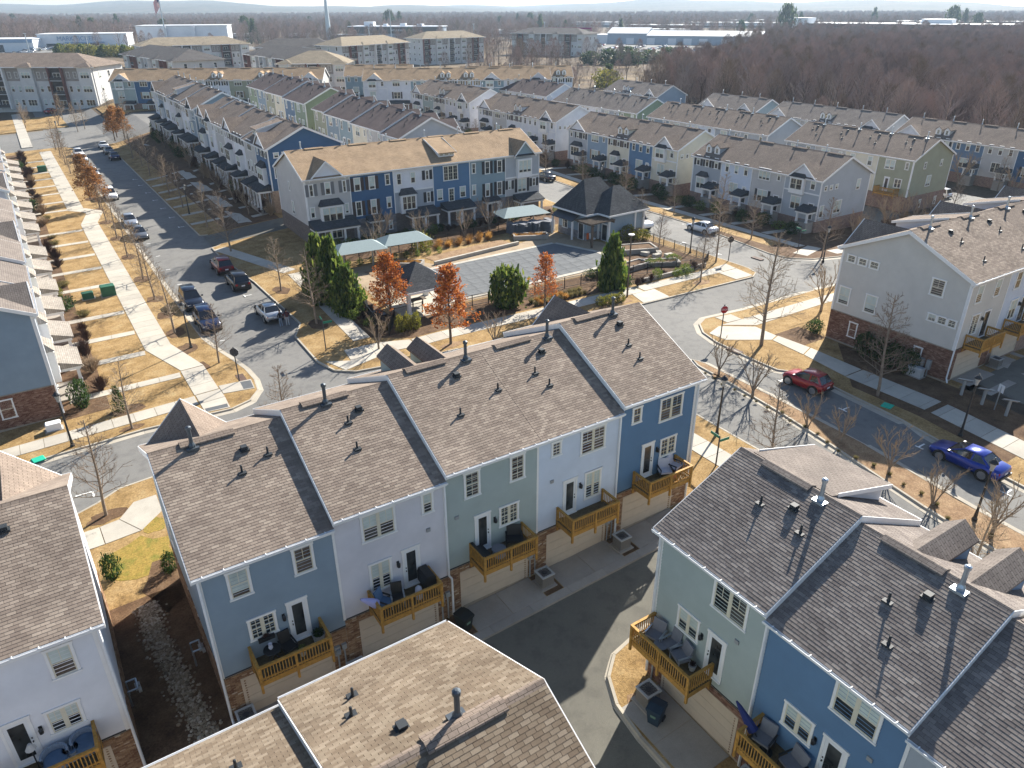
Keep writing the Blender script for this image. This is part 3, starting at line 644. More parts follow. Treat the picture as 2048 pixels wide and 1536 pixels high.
def porch(root, u0, u1, D, dep, zr, cols=3, hip=True, zf=0.0, rmat='roof_charcoal'):
    o = link('porch', MB().box(u0, D, -.6, u1, D + dep, zf + .12).mesh('porch', ['concrete_grey']), root)
    rise = .28 * dep + .15
    mb = MB().prism([(D, zr + rise), (D + dep + .25, zr), (D + dep + .25, zr - .1), (D, zr - .1)], u0 - .2, u1 + .2, 0)
    link('porch_roof', mb.mesh('porch_roof', [rmat]), o)
    link('porch_beam', MB().box(u0 - .1, D + dep - .22, zr - .36, u1 + .1, D + dep + .1, zr - .1).box(u0 - .1, D, zr - .36, u0 + .08, D + dep - .22, zr - .1).box(u1 - .08, D, zr - .36, u1 + .1, D + dep - .22, zr - .1).mesh('porch_beam', ['white_trim']), o)
    for i in range(cols):
        x = u0 + .15 + (u1 - u0 - .3) * i / max(1, cols - 1)
        link('column', cached(('col', round(zr - zf, 2)), lambda: MB().box(-.12, -.12, 0, .12, .12, zr - zf - .48).box(-.16, -.16, 0, .16, .16, .12).mesh('column', ['white_trim'])), o, (x, D + dep - .14, zf + .12))
    return o
def bay(root, u, z, Wd, Hd, D, n=3, dep=.6, rmat='roof_charcoal', roof=.75, base=.75):
    o = link('bay', MB().box(u - Wd / 2, D, z - base, u + Wd / 2, D + dep, z + Hd + .15).mesh('bay', ['white_trim']), root)
    window(o, 'front', D + dep, 0, u, z, Wd - .3, Hd, n, 1, t=.08)
    if roof:
        x = Wd / 2 + .15; zt = z + Hd + .15
        link('bay_roof', MB().add([(u - x, D + dep + .15, zt), (u + x, D + dep + .15, zt), (u + x, D, zt), (u - x, D, zt), (u - x + .45, D, zt + roof), (u + x - .45, D, zt + roof)], [(0, 1, 5, 4)[::-1], (1, 2, 5)[::-1], (3, 0, 4)[::-1], (0, 3, 2, 1)[::-1]]).mesh('bay_roof', [rmat]), o)
    return o
def flue(root, u, v, z, hgt=.98, name='flue_pipe', mname='galv', r=.085):
    mb = MB().lathe([(r * 1.9, -.12), (r * 1.7, .08), (r, .2), (r, hgt - .14), (r * 1.45, hgt - .14), (r * 1.45, hgt - .02), (r * .5, hgt + .03)], (0, 0), 9).box(-.26, -.22, -.13, .26, .3, -.02)
    return link(name, cached((name, hgt, mname), lambda: mb.mesh(name, [mname])), root, (u, v, z))
def vent(root, u, v, z, ang):
    mb = MB().lathe([(.1, -.05), (.05, .07), (.045, .34), (.02, .36)], (0, 0), 7).box(-.17, -.16, -.06, .17, .2, .012)
    return link('vent_pipe', cached('vent_pipe', lambda: mb.mesh('vent_pipe', ['dark_vent'])), root, (u, v, z))
def roof_vent(root, u, v, z):
    return link('roof_vent', cached('roof_vent', lambda: MB().box(-.13, -.16, -.06, .13, .12, .17).box(-.2, -.2, -.06, .2, .24, .02).mesh('roof_vent', ['dark_vent'])), root, (u, v, z))
HOUSE = {}
def house(O, th, u0, w, base, col, label, group, D=11.0, E0=8.45, Rz=11.1, ov=.35, bb=2.66, fb=None, roof='roof_brown', shingle=None, near=False, ends=(False, False), rakes=(False, False), back=(), front=(), left=(), right=(), brick='brick_tan', vents=True, vside=0, garage=None, cols2=None, gut=True, vmat='dark_vent', fl=None):
    ux, uy = math.cos(th), math.sin(th); X = Vector(O[:2]) + Vector((ux, uy)) * u0
    root = thing('townhouse', label, 'townhouse', (X.x, X.y, base), th, group); HOUSE[label] = root
    half = D / 2 + ov; slope = (Rz - E0) / half; t = .2; ang = math.atan(slope)
    sec = lambda dz: [(0, 0), (D, 0), (D, E0 + slope * ov + dz), (D / 2, Rz + dz), (0, E0 + slope * ov + dz)]
    link('wall', MB().prism(sec(-.12), 0, w, 0).mesh('wall', ['siding_' + col]), root)
    if cols2: link('lower_wall', MB().box(0, D, fb or 0, w, D + .02, cols2[1]).mesh('lower_wall', ['siding_' + cols2[0]]), root)
    el, er = ends; a, b = (.03 if el else 0), (.03 if er else 0)
    core = MB().box(-a, -.03, -1.2, w + b, D + .03, bb)
    if fb is not None and fb != bb: core = MB().box(-a, -.03, -1.2, w + b, D - .05, bb).box(-a, D - .05, -1.2, w + b, D + .03, fb)
    link('brick_base', core.mesh('brick_base', ['mortar' if near else brick]), root)
    if near:
        rs = [(0, -.03, -a, w + b, -1)]
        if el: rs.append((1, -a, -.03, D + .03, -1))
        if er: rs.append((1, w + b, -.03, D + .03, 1))
        ho = [(0, -.03, garage[0], garage[1], -1, garage[2])] if garage else []
        bricks(root, rs, ho, 'brick_piece' if brick != 'brick_red' else 'brick_piece_red', bb)
        boards(root, 'back', D, w, 0, w, bb + .05, lambda z: (0, w) if z < E0 - .22 else None, col)
        def lim(z):
            if z > Rz - .25: return None
            y = (z - E0 + .18) / slope - ov if z > E0 + slope * ov - .2 else 0
            y = max(0, y); return (y, D - y)
        if el: boards(root, 'left', D, w, 0, D, bb + .05, lim, col)
        if er: boards(root, 'right', D, w, 0, D, bb + .05, lim, col)
    fd = MB().box(-.02, -.045, bb - .03, w + .02, .01, bb + .02); link('flashing', fd.mesh('flashing', ['dark_vent']), root)
    ul, ur = (.3 if el else 0.0), (.3 if er else 0.0)
    rp = [(-ov, E0), (D / 2, Rz), (D + ov, E0), (D + ov, E0 - t), (D / 2, Rz - t), (-ov, E0 - t)]
    ro = link('roof', MB().prism(rp, -ul, w + ur, 0).mesh('roof', [roof]), root)
    if shingle: shingles(root, ro, w, D, ov, E0, Rz, O, ul, ur, shingle)
    for ya, yb_ in ((-ov, 0), (D, D + ov)): link('soffit', MB().box(-ul, ya, E0 - t - .05, w + ur, yb_, E0 - t + .01).mesh('soffit', ['white_trim']), root)
    for k, (flag, x) in enumerate(((rakes[0] or el, -ul), (rakes[1] or er, w + ur))):
        if flag:
            s = -1 if k == 0 else 1; x0, x1 = x - (.035 if k == 0 else 0), x + (.035 if k else 0)
            mb = MB(); q = .03
            for (ya, za), (yb, zb) in (((-ov, E0), (D / 2, Rz)), ((D + ov, E0), (D / 2, Rz))):
                mb.prism([(ya, za + .0), (yb, zb), (yb, zb - .3), (ya, za - .28)], x0, x1, 0)
            link('rake_board', mb.mesh('rake_board', ['white_trim']), ro)
    rl = w * .42; r0 = w * .18
    link('ridge_cap', MB().prism([(D / 2 - .16, Rz - .06), (D / 2, Rz + .03), (D / 2 + .16, Rz - .06)], -ul, w + ur, 0).mesh('ridge_cap', [roof]), ro)
    link('ridge_vent', MB().prism([(D / 2 - .3, Rz - .07), (D / 2 - .28, Rz - .01), (D / 2, Rz + .1), (D / 2 + .28, Rz - .01), (D / 2 + .3, Rz - .07)], r0, r0 + rl, 0).mesh('ridge_vent', [roof]), ro)
    if gut:
        for y, s in ((-ov, -1), (D + ov, 1)):
            g = MB().prism([(y, E0 - .02), (y, E0 - .15), (y + s * .09, E0 - .15), (y + s * .12, E0 - .02), (y + s * .105, E0 - .02), (y + s * .08, E0 - .135), (y + s * .01, E0 - .135), (y + s * .01, E0 - .02)], -ul, w + ur, 0)
            go = link('gutter', g.mesh('gutter', ['white_metal']), root)
            if near and s < 0:
                for i in range(7): link('gutter_strap', cached('gs', lambda: MB().box(-.015, -.13, -.015, .015, .1, .012).mesh('gutter_strap', ['white_metal'])), go, (-ul + (w + ul + ur) * (i + .5) / 7, y, E0 + .005))
    for y, s in ((-.05, 0), (D + .0, 1)):
        for x0 in ([0.0] if True else []) + ([w - .11] if er else []):
            link('corner_board', MB().box(x0 - (.05 if el and x0 == 0 else .055), y - (.0 if s else .0), bb if s == 0 else (fb or bb), x0 + (.06 if x0 == 0 else .165 if er else .06), y + .05, E0 - .2).mesh('corner_board', ['white_trim']), root)
    for fl_, xa, xb in ((el, -.05, -.002), (er, w + .002, w + .05)):
        if fl_:
            for ya in (0, D - .12): link('corner_board', MB().box(xa, ya, bb, xb, ya + .12, E0 - .1).mesh('corner_board', ['white_trim']), root)
    for f, lst in (('back', back), ('front', front), ('left', left), ('right', right)):
        for it in lst:
            k = it[0]; a_ = it[1:]
            kw = dict(a_[-1]) if a_ and isinstance(a_[-1], dict) else {}
            a_ = [q for q in a_ if not isinstance(q, dict)]
            if k == 'w': window(root, f, D, w, *a_, near=near, **kw)
            elif k == 'd': door(root, f, D, w, *a_, **kw)
            elif k == 'l': sconce(root, f, D, w, *a_)
            elif k == 'deck': deck(root, *a_)
            elif k == 'gable': cross_gable(root, a_[0], a_[1], a_[2], D, ov, E0, slope, roof, kw.get('col', 'white'), **{q: v for q, v in kw.items() if q != 'col'})
            elif k == 'dormer': dormer(root, a_[0], D, ov, E0, slope, roof, kw.get('col', col))
            elif k == 'shed': shed(root, a_[0], a_[1], D, ov, E0, Rz, slope, roof, kw.pop('col', 'white'), **kw)
            elif k == 'porch': porch(root, a_[0], a_[1], D, *a_[2:], **kw)
            elif k == 'bay': bay(root, *a_, D, **kw)
            elif k == 'band': link('trim_band', MB().box(0, D + .02, a_[0], w, D + .05, a_[0] + .2).mesh('trim_band', ['white_trim']), root)
            elif k == 'dryer': 
                loc, rz = face(f, D, w, a_[0], a_[1]); link('dryer_vent', cached('dv', lambda: MB().box(-.1, -.09, 0, .1, 0, .18).mesh('dryer_vent', ['grey_plastic'])), root, loc, rz)
    if garage:
        g0, g1, gz_ = garage; n = 4; gd = link('garage_door', MB().box(g0 - .12, -.075, 0, g0, -.02, gz_ + .1).box(g1, -.075, 0, g1 + .12, -.02, gz_ + .1).box(g0, -.075, gz_, g1, -.02, gz_ + .1).mesh('garage_door', ['garage']), root)
        for i in range(n): link('panel', cached(('gp', round(g1 - g0, 2), round(gz_, 2)), lambda: MB().box(0, -.045, .008, g1 - g0, -.0, gz_ / n - .008).mesh('panel', ['garage'])), gd, (g0, 0, i * gz_ / n))
    rz_ = lambda v: (E0 + slope * (v + ov)) if v < D / 2 else (E0 + slope * (D + ov - v))
    if vents:
        r = random.Random(hash(label) % 1000 if False else len(label) * 7 + int(X.x * 3 + X.y))
        vv = (lambda v: v) if vside == 0 else (lambda v: D - v)
        f0 = fl if fl is not None else w * r.uniform(.55, .75)
        flue(root, f0, vv(D / 2 - .32), rz_(D / 2 - .32) + .08, mname='galv' if vmat == 'galv' else 'dark_flue' if 'dark_flue' in M else 'galv')
        for u, v in (vents if isinstance(vents, (list, tuple)) else ((w * r.uniform(.2, .4), 3.6), (w * r.uniform(.4, .7), 2.4))): vent(root, u, vv(v), rz_(v) + .03, ang)
        roof_vent(root, w * .45 if not isinstance(vents, (list, tuple)) else w * .62, vv(D / 2 - 1.1), rz_(D / 2 - 1.1) + .03)
    return root
def downspout(par, pts, name='downspout', r=.045, m='white_metal'):
    mb = MB()
    for a, b in zip(pts, pts[1:]): mb.tube(a, b, r, n=5)
    return link(name, mb.mesh(name, [m]), par)
mat('dark_flue', (.085, .10, .115), .4, .1, 5, metal=.4)
# ------------------------------------------------------------------ the rows
def front3(style, w, zt, E0, ground=True, sh='black'):
    "street side of a unit; zt = eave shift from the three-storey type"
    c = w / 2; U, L = 7.1 + zt, 3.95 + zt; f = []
    if style == 'gable': f = [('gable', .9, w - .6, 1.85), ('w', w - 1.3 if False else 1.3, U - .05, .85, 1.55, 1, 1), ('bay', w * .62, U - .35, 2.3, 1.5, {'n': 2, 'dep': .5, 'roof': .55, 'base': .6}), ('w', w * .62, L, 1.7, 1.85, 2, 1), ('band', U - .75)]
    elif style == 'gable0': f = [('gable', .5, w - .3, 1.9), ('w', 1.1, U, .8, 1.5, 1, 1, {'shutter': sh}), ('w', c, U, .8, 1.5, 1, 1, {'shutter': sh}), ('w', w - 1.0, U, .7, 1.5, 1, 1), ('bay', c, L - .1, 2.9, 1.7, {'n': 3})]
    elif style == 'shut': f = [('w', x, U, .8, 1.6, 1, 1, {'shutter': sh}) for x in (1.1, c, w - 1.1)] + [('bay', c - .4, L - .2, 2.0, 1.7, {'n': 2, 'roof': .7})]
    elif style == 'dormers': f = [('dormer', c - .85), ('dormer', c + .85)] + [('w', x, U, .8, 1.6, 1, 1, {'shutter': sh}) for x in (1.1, c, w - 1.1)] + [('bay', c + .5, L - .2, 2.0, 1.7, {'n': 2, 'roof': .7})]
    elif style == 'shed': f = [('shed', c - 1.4, c + 1.4, {'back': 1.2}), ('w', c, U, 2.2, 1.6, 3, 1), ('w', 1.2, L, .9, 1.5, 1, 1), ('w', w - 1.2, L, .9, 1.5, 1, 1), ('w', c, L, .9, 1.8, 1, 1)]
    elif style == 'three': f = [('w', x, U - .1, .8, 1.65, 1, 1) for x in (1.15, c, w - 1.15)] + [('w', 1.1, L, .7, 1.5, 1, 1), ('w', c + .2, L - .1, 1.7, 1.8, 2, 1)]
    elif style == 'triple': f = [('w', 1.1, U + .2, .65, 1.3, 1, 1), ('w', c + .7, U - .1, 2.1, 1.65, 3, 1), ('w', c + .6, L - .1, 1.9, 1.75, 2, 1, {'shutter': sh})]
    else: f = [('w', x, U, .85, 1.6, 1, 1, {'shutter': sh}) for x in (1.5, w - 1.5)] + [('w', x, L, .85, 1.8, 1, 1, {'shutter': sh}) for x in (1.5, w - 1.5)]
    if zt > -.6: f += [('d', w * .3, .15, .95, 2.3, {'dark': True, 'glass': False}), ('w', w * .75, .9, 1.2, 1.5, 2, 1)]
    else: f += [('d', w * .18, L - .95, .95, 2.25, {'dark': True, 'glass': False})]
    return f
def back3(w, zt, i=0, dk=False):
    U, L = 6.55 + zt, 3.9 + zt
    a = [[('w', 1.4, U, .92, 1.5, 1, 1), ('w', w - 1.4, U, .92, 1.5, 1, 1)], [('w', w * .36, U, 1.7, 1.5, 2, 1), ('w', w - 1.0, U + .3, .65, 1.15, 1, 1)]][i % 2]
    a += [('w', w * .68, L, 1.25, 1.4, 2, 1), ('d', w * .36, 3.05 + zt, .92, 2.28)]
    if dk: a += [('deck', 1.1, 4.6, 1.4, 3.0 + zt, 3.85 + zt)]
    return a
def row(name, O, th, w, cols, bases, styles, group, near_word, E0=8.45, D=11.0, endL=False, endR=False, leftf=(), rightf=(), roof='roof_brown', front=True, backs=True, bb=2.66, fb=None, brick='brick_red', sh=None, rev=False, dk=False, vs=True, vside=0, porches=True, gapstep=None, **kw):
    n = len(cols); zt = E0 - 8.45; u = 0
    out = []
    for i, c in enumerate(cols):
        b = bases[i] if isinstance(bases, (list, tuple)) else bases
        k = i + 1 if not rev else n - i
        lab = f"{CN[c]} townhouse, {ORD[k - 1]} from our end of the {name}"
        st = styles[i % len(styles)]
        f = []
        if front:
            f = front3(st, w, zt, E0, sh=(sh or ['black', 'grey', 'brown', 'tan'])[i % len(sh or [0] * 4)])
            if porches and zt > -.6: f.append(('porch', w * .1, w * (.95 if i % 3 == 0 else .52), 1.9, 2.75, 4 if i % 3 == 0 else 2))
            elif porches: f.append(('porch', w * .04, w * .36, 1.6, 4.0 + zt + .35, 2, {'zf': 2.6 + zt + .1}))
        bk = back3(w, zt, i, dk and i in (dk if isinstance(dk, tuple) else range(99))) if backs else []
        prev = (bases[i - 1] if i else b) if isinstance(bases, (list, tuple)) else b
        nxt = (bases[i + 1] if i < n - 1 else b) if isinstance(bases, (list, tuple)) else b
        o = house(O, th, i * w, w, b, c, lab, group, D=D, E0=E0, Rz=E0 + 2.75, bb=bb, fb=fb, roof=roof, ends=(endL and i == 0, endR and i == n - 1), rakes=(b > prev + .05, b > nxt + .05), back=bk, front=f, left=leftf if i == 0 else (), right=rightf if i == n - 1 else (), brick=brick, vents=vs, vside=vside, vmat='galv', **kw)
        out.append(o)
    return out
PI = math.pi
# --- row A: five units, backs towards us
GA = 'townhouses of the long row in front of the pool'
AB = [0, .35, .67, .67, 1.03]; AC = ['slate', 'lilac', 'sage', 'ice', 'cobalt']
Aw = [UX[i + 1] - UX[i] for i in range(5)]
ALAB = ['slate blue townhouse with the round bistro table on its cedar balcony', 'pale lilac townhouse with a folded umbrella on its cedar balcony', 'sage green townhouse with black chairs on its cedar balcony',
        'ice blue townhouse with an empty cedar balcony', 'bright blue townhouse with white chairs on its cedar balcony']
ABK = [[('w', 1.43, 6.54, .94, 1.42, 1, 1, {'blind': .8}), ('w', 4.1, 6.55, .93, 1.42, 1, 1, {'blind': 0}), ('w', 1.98, 4.05, 1.2, 1.17, 2, 2, {'blind': 0}), ('d', 3.5, 3.05), ('l', 2.87, 4.5), ('deck', 1.2, 4.4, 1.4, 3.0, 3.8)],
       [('w', 2.08, 6.54, 1.67, 1.46, 2, 1, {'blind': .5}), ('w', 4.52, 6.87, .63, 1.15, 1, 0, {'blind': .5}), ('w', 1.95, 3.6, 1.12, 1.64, 2, 0, {'blind': .5}), ('d', 3.5, 3.05), ('l', 2.82, 4.5), ('deck', 1.2, 4.36, 1.4, 3.0, 3.8), ('dryer', 4.47, 5.8)],
       [('w', 1.5, 6.53, .9, 1.45, 1, 2, {'blind': 0}), ('w', 4.08, 6.53, .9, 1.46, 1, 2, {'blind': 0}), ('d', 2.02, 3.05, {'side': 1}), ('l', 2.72, 4.5), ('w', 3.57, 4.05, 1.18, 1.2, 2, 2, {'blind': 0}), ('deck', 1.22, 4.36, 1.4, 3.0, 3.8), ('dryer', .6, 5.55)],
       [('w', 1.14, 7.09, .66, .87, 1, 2, {'blind': 0}), ('w', 3.52, 6.53, 1.68, 1.46, 2, 1, {'blind': 0}), ('d', 2.1, 3.05, {'side': 1}), ('l', 2.78, 4.5), ('w', 3.65, 3.6, 1.15, 1.7, 2, 1, {'blind': .5}), ('deck', 1.24, 4.4, 1.4, 3.0, 3.8), ('dryer', .9, 5.5)],
       [('w', 1.2, 6.93, .7, 1.0, 1, 1), ('w', 3.75, 6.4, 1.75, 1.47, 2, 1, {'blind': 0}), ('d', 2.25, 3.05, {'side': 1}), ('l', 2.95, 4.5), ('w', 3.8, 4.0, 1.25, 1.22, 2, 2, {'blind': 0}), ('deck', 1.25, 4.5, 1.4, 2.95, 3.75)]]
AFR = [[('gable', 0.05, 4.05, 2.05, {'out': .25})], [('w', 2.5, 7, 1.6, 1.5, 2, 1)], [('dormer', 2.1), ('dormer', 3.95)], [('w', 2.5, 7, 1.6, 1.5, 2, 1)], [('gable', 2.1, 5.7, 1.75)]]
AV = [[(2.95, 3.35), (4.25, 3.85)], [(2.4, 2.5), (2.6, 3.9)], [(2.3, 2.3), (4.9, 3.0)], [(2.1, 3.3), (2.4, 2.4)], [(3.0, 3.0), (3.0, 2.0)]]
AF = [1.45, 2.05, 4.3, 4.2, 3.6]
u = 0
for i in range(5):
    house((UX[0], 25.4), 0, UX[i] - UX[0], Aw[i], AB[i], AC[i], ALAB[i], GA, shingle='shingle_brown', near=True, ends=(i == 0, i == 4), rakes=(AB[i] > (AB[i - 1] if i else 9), False), back=ABK[i], front=AFR[i],
          left=[('w', 3.0, 7.2, .6, 1.2, 1, 1), ('w', 8.6, 4.0, .8, 1.4, 1, 1)] if i == 0 else (), right=[('w', 3, 6.6, .8, 1.4, 1, 1)] if i == 4 else (), garage=(.75, 4.6 if i != 4 else 4.4, 2.15), vents=AV[i], fl=AF[i])
# --- west neighbour
house((-1.85 - 5.45, 25.4), 0, 0, 5.45, -.45, 'white', 'white townhouse with two round blue wicker armchairs on its balcony', 'townhouses west of the stony drainage swale', shingle='shingle_brown', near=True, ends=(False, True), back=[('w', 4.14, 6.5, .93, 1.45, 1, 1, {'blind': .5}), ('w', 3.6, 4.0, 1.2, 1.2, 2, 1, {'blind': .5}), ('d', 2.1, 3.1, .98, 2.28, {'side': 1}), ('l', 2.77, 4.35), ('deck', .8, 4.4, 1.4, 3.0, 3.85)], front=[('gable', 1.35, 5.4, 2.1)], garage=(.75, 4.5, 2.15), vents=[(2.7, 2.2), (1, 3)], fl=2.85)
house((-1.85 - 10.9, 25.4), 0, 0, 5.45, -.8, 'slate', 'slate blue townhouse cut by the left edge beside the white one', 'townhouses west of the stony drainage swale', shingle='shingle_brown', near=False, back=back3(5.45, 0), front=[('gable', 1.35, 5.4, 2.1)])
# --- row D at the bottom, roofs only
for i, (b, c) in enumerate(((0, 'sage'), (-.3, 'slate'), (-.6, 'white'))):
    house((8.5, 17.43), PI, i * 5.8, 5.8, b, c, ['sage green townhouse under the tan roof end by the alley bend', 'slate blue townhouse under the lower tan roof across the alley', 'white townhouse under the farthest tan roof across the alley'][i], 'townhouses south of the alley', shingle='shingle_tan', ends=(i == 0, False), rakes=(False, True), near=False, back=back3(5.8, 0, i) if i == 0 else (), front=(), vents=[[(4.4, 2.6), (4.0, 1.6)], [(1.8, 2.0)], [(2, 2)]][i], fl=2.3)
# --- row C, backs towards the alley bend
CW = [5.57, 5.53, 5.55, 5.5]; CB = [.1, -.2, -.5, -.8]; CC = ['sage', 'cobalt', 'grey', 'white']; uu = 0
CLAB = ['sage green townhouse with grey cushioned chairs on its balcony', 'bright blue townhouse with the dark blue folded umbrella', 'grey townhouse with its roof cut by the bottom right corner', 'white townhouse below the bottom right corner']
CBK = [[('w', 3.8, 6.6, 1.75, 1.47, 2, 1, {'blind': .0}), ('w', 1.93, 4.15, 1.25, 1.22, 2, 0, {'blind': .5}), ('d', 3.5, 3.1, .98, 2.28, {'side': -1}), ('l', 2.72, 4.55), ('deck', .02, 3.55, 1.4, 3.0, 3.85), ('dryer', 4.4, 5.75)],
       [('w', 3.75, 6.6, 1.75, 1.47, 2, 1, {'blind': .5}), ('w', 1.93, 4.2, 1.29, 1.2, 2, 0, {'blind': .5}), ('d', 3.45, 3.1, .98, 2.28), ('l', 2.7, 4.55), ('deck', .5, 4.0, 1.4, 3.0, 3.85), ('dryer', 4.6, 5.75)],
       [('w', 1.4, 6.6, 1.0, 1.47, 1, 1), ('w', 3.9, 6.6, 1.0, 1.47, 1, 1)], []]
for i in range(4):
    house((18.87, 17.3), -PI / 2, uu, CW[i], CB[i], CC[i], CLAB[i], 'townhouses between the alley and the boulevard', D=9.1, Rz=10.72, shingle='shingle_grey', near=i < 3, ends=(i == 0, False), rakes=(False, True), back=CBK[i], front=[('shed', .4, 3.9, {'back': .15, 'ztop': 9.55, 'win': 3})] if i % 2 == 0 else [('dormer', 2), ('dormer', 4)], garage=(1.0, 5.0, 2.15), brick='brick_red', roof='roof_grey',
          vents=[[(2.3, 2.9), (4.35, 2.75)], [(2.6, 2.6), (3.5, 1.4)], [(3, 1.5)], []][i] or None, fl=4.0 if i < 2 else 3.0, vmat='galv'); uu += CW[i]
# --- beige row east of the boulevard
BGR = 'townhouses of the beige row across the boulevard'
bl = [('w', 11 - q, z, wd, hd, 1, g) for q, z, wd, hd, g in ((10.08, 7.2, .85, .68, 2), (9.02, 7.2, .87, .66, 2), (7.94, 7.2, .9, .66, 2), (10.05, 3.4, 1.15, 1.62, 1), (7.5, 3.4, 1.15, 1.62, 1), (2.42, 6.5, 1.15, 1.4, 1), (2.25, 4.42, .78, .66, 2), (1.45, 4.42, .82, .66, 2), (.66, 4.42, .75, .66, 2))] + [('w', 11 - 8.6, .75, .85, 1.4, 1, 1), ('w', 11 - 2.65, .75, .75, 1.3, 1, 1)]
bl = [('w', 11 - it[1]) + it[2:] for it in bl]
for i, c in enumerate(('beige', 'ice', 'taupe', 'ice', 'beige')):
    house((58, 25.4), 0, i * 5.95, 5.95, 1.15, c, ['beige townhouse with its clapboard gable towards the boulevard', 'ice blue townhouse beside the beige gable-end house', 'taupe townhouse, third from the beige gable end', 'pale blue townhouse, fourth from the beige gable end', 'beige townhouse farthest from the beige gable end'][i], BGR, near=i == 0, shingle='shingle_brown' if i < 2 else None, ends=(i == 0, i == 4), left=bl if i == 0 else (), brick='brick_red', E0=8.35, Rz=11.05,
          back=[('w', 1.5, 6.35, .95, 1.5, 1, 1), ('w', 4.2, 6.35, .95, 1.5, 1, 1), ('w', 2.0, 3.6, 1.2, 1.75, 2, 1), ('d', 3.75, 3.0, 1.0, 2.3, {'dark': True}), ('l', 3.0, 4.6), ('deck', 1.2, 4.5, 1.4, 2.9, 3.75)] if i < 4 else (), front=[('gable', .2, 5.0, 2.0)] if i % 2 == 0 else [('shed', .8, 3.6, {'back': .3})], garage=(.8, 4.7, 2.15), vmat='galv', fl=[1.9, 2.0, 2.0, 2, 2][i], vents=[(3.5, 3.3), (3.4, 1.2)])
# --- row B facing the pool
BX = [28.93, 34.8, 40.85, 46.65, 52.4, 58.3, 64.15]; BCOL = ['taupe', 'navy', 'white', 'cobalt', 'teal', 'pewter']
BL = ['pale taupe end townhouse with a bay window and a deep columned porch', 'deep blue townhouse with brown shutters facing the pool', 'white board townhouse between the two blue ones facing the pool', 'bright blue townhouse with the shed dormer facing the pool', 'dull teal townhouse with black shutters facing the pool', 'pewter grey end townhouse with the gabled upper bay by the clubhouse']
def fx(i, lst):
    o = []
    for it in lst: o.append((it[0], BX[i + 1] - it[1]) + tuple(it[2:]))
    return o
BF = [fx(0, [('w', 29.72, 6.15, .62, 1.5, 1, 1, {'shutter': 'grey'}), ('w', 31.85, 6.15, .8, 1.55, 1, 1, {'shutter': 'grey'}), ('w', 34.05, 6.2, .55, 1.5, 1, 1, {'shutter': 'grey'}), ('bay', 31.97, 2.95, 3.0, 1.75, {'n': 3, 'base': .8}), ('w', 29.58, 3.5, .65, 1.35, 1, 1), ('w', 34.1, 3.5, .6, 1.3, 1, 1), ('d', 30.4, .1, 1.0, 2.2, {'dark': True, 'glass': False})]) + [('gable', .8, 5.1, 1.95), ('porch', .1, 5.75, 2.2, 2.45, 4), ('w', 2.4, .5, 1.6, 1.7, 2, 1)],
      fx(1, [('w', 35.78, 6.1, .9, 1.68, 1, 1, {'shutter': 'brown'}), ('w', 37.8, 6.1, .9, 1.68, 1, 1, {'shutter': 'brown'}), ('w', 40.0, 6.4, .7, 1.4, 1, 1), ('w', 35.72, 2.9, .85, 1.9, 1, 1, {'shutter': 'brown'}), ('w', 37.8, 2.9, .85, 1.9, 1, 1, {'shutter': 'brown'}), ('w', 40.0, 3.4, .7, 1.45, 1, 1), ('d', 37.9, -.3, 1.0, 2.3, {'dark': True, 'glass': False}), ('w', 40.0, .5, .6, 1.25, 1, 1)]) + [('porch', 2.2, 4.1, 1.0, 2.35, 0)],
      fx(2, [('w', 41.65, 6.2, .75, 1.48, 1, 1, {'shutter': None}), ('w', 43.67, 6.2, .78, 1.48, 1, 1), ('w', 45.8, 6.4, .6, 1.28, 1, 1, {'shutter': 'black'}), ('bay', 42.7, 2.9, 2.3, 1.8, {'n': 3, 'dep': .45, 'base': .5, 'roof': .8}), ('w', 45.85, 3.4, .6, 1.4, 1, 1, {'shutter': 'black'}), ('d', 45.2, -.3, .95, 2.2, {'dark': True})]) + [('porch', .3, 4.3, 1.9, 2.3, 3), ('band', 5.2)],
      fx(3, [('w', 49.38, 5.92, 2.3, 2.0, 3, 2), ('w', 47.6, 3.4, .9, 1.5, 1, 2), ('w', 49.4, 3.05, .92, 1.8, 1, 2), ('w', 51.2, 3.4, .95, 1.5, 1, 2), ('w', 50.6, .4, 1.2, 1.5, 2, 1)]) + [('shed', 1.8, 4.2, {'back': 1.0, 'ztop': 9.55, 'win': 3}), ('porch', .3, 4.6, 1.9, 2.4, 3)],
      fx(4, [('w', 53.05, 6.4, .66, 1.4, 1, 1), ('w', 55.27, 6.1, .84, 1.75, 1, 1, {'shutter': 'black'}), ('w', 57.3, 6.1, .86, 1.72, 1, 1, {'shutter': 'black'}), ('w', 53.03, 3.4, .66, 1.48, 1, 1), ('w', 55.25, 2.95, .78, 1.85, 1, 1, {'shutter': 'black'}), ('w', 57.27, 2.9, .88, 1.95, 1, 1, {'shutter': 'black'}), ('d', 55.5, -.3, .95, 2.2, {'dark': True, 'glass': False}), ('w', 57.3, .2, .7, 1.6, 1, 1)]) + [('porch', 1.6, 3.8, 1.0, 2.5, 2)],
      fx(5, [('bay', 61.35, 5.75, 2.5, 1.75, {'n': 3, 'dep': .5, 'roof': 0, 'base': .75}), ('w', 61.15, 2.9, 1.6, 1.95, 2, 1, {'shutter': 'black'}), ('w', 59.0, 3.5, .55, 1.25, 1, 1, {'shutter': 'black'}), ('w', 63.27, 3.5, .65, 1.2, 1, 1, {'shutter': 'black'}), ('d', 61.0, -.2, .95, 2.2, {'dark': True})]) + [('gable', 1.25, 4.6, 1.8, {'col': 'teal', 'proud': .5, 'sill': True}), ('porch', .5, 4.4, 1.9, 2.0, 2), ('band', 5.0)]]
BX2 = BX[-1]
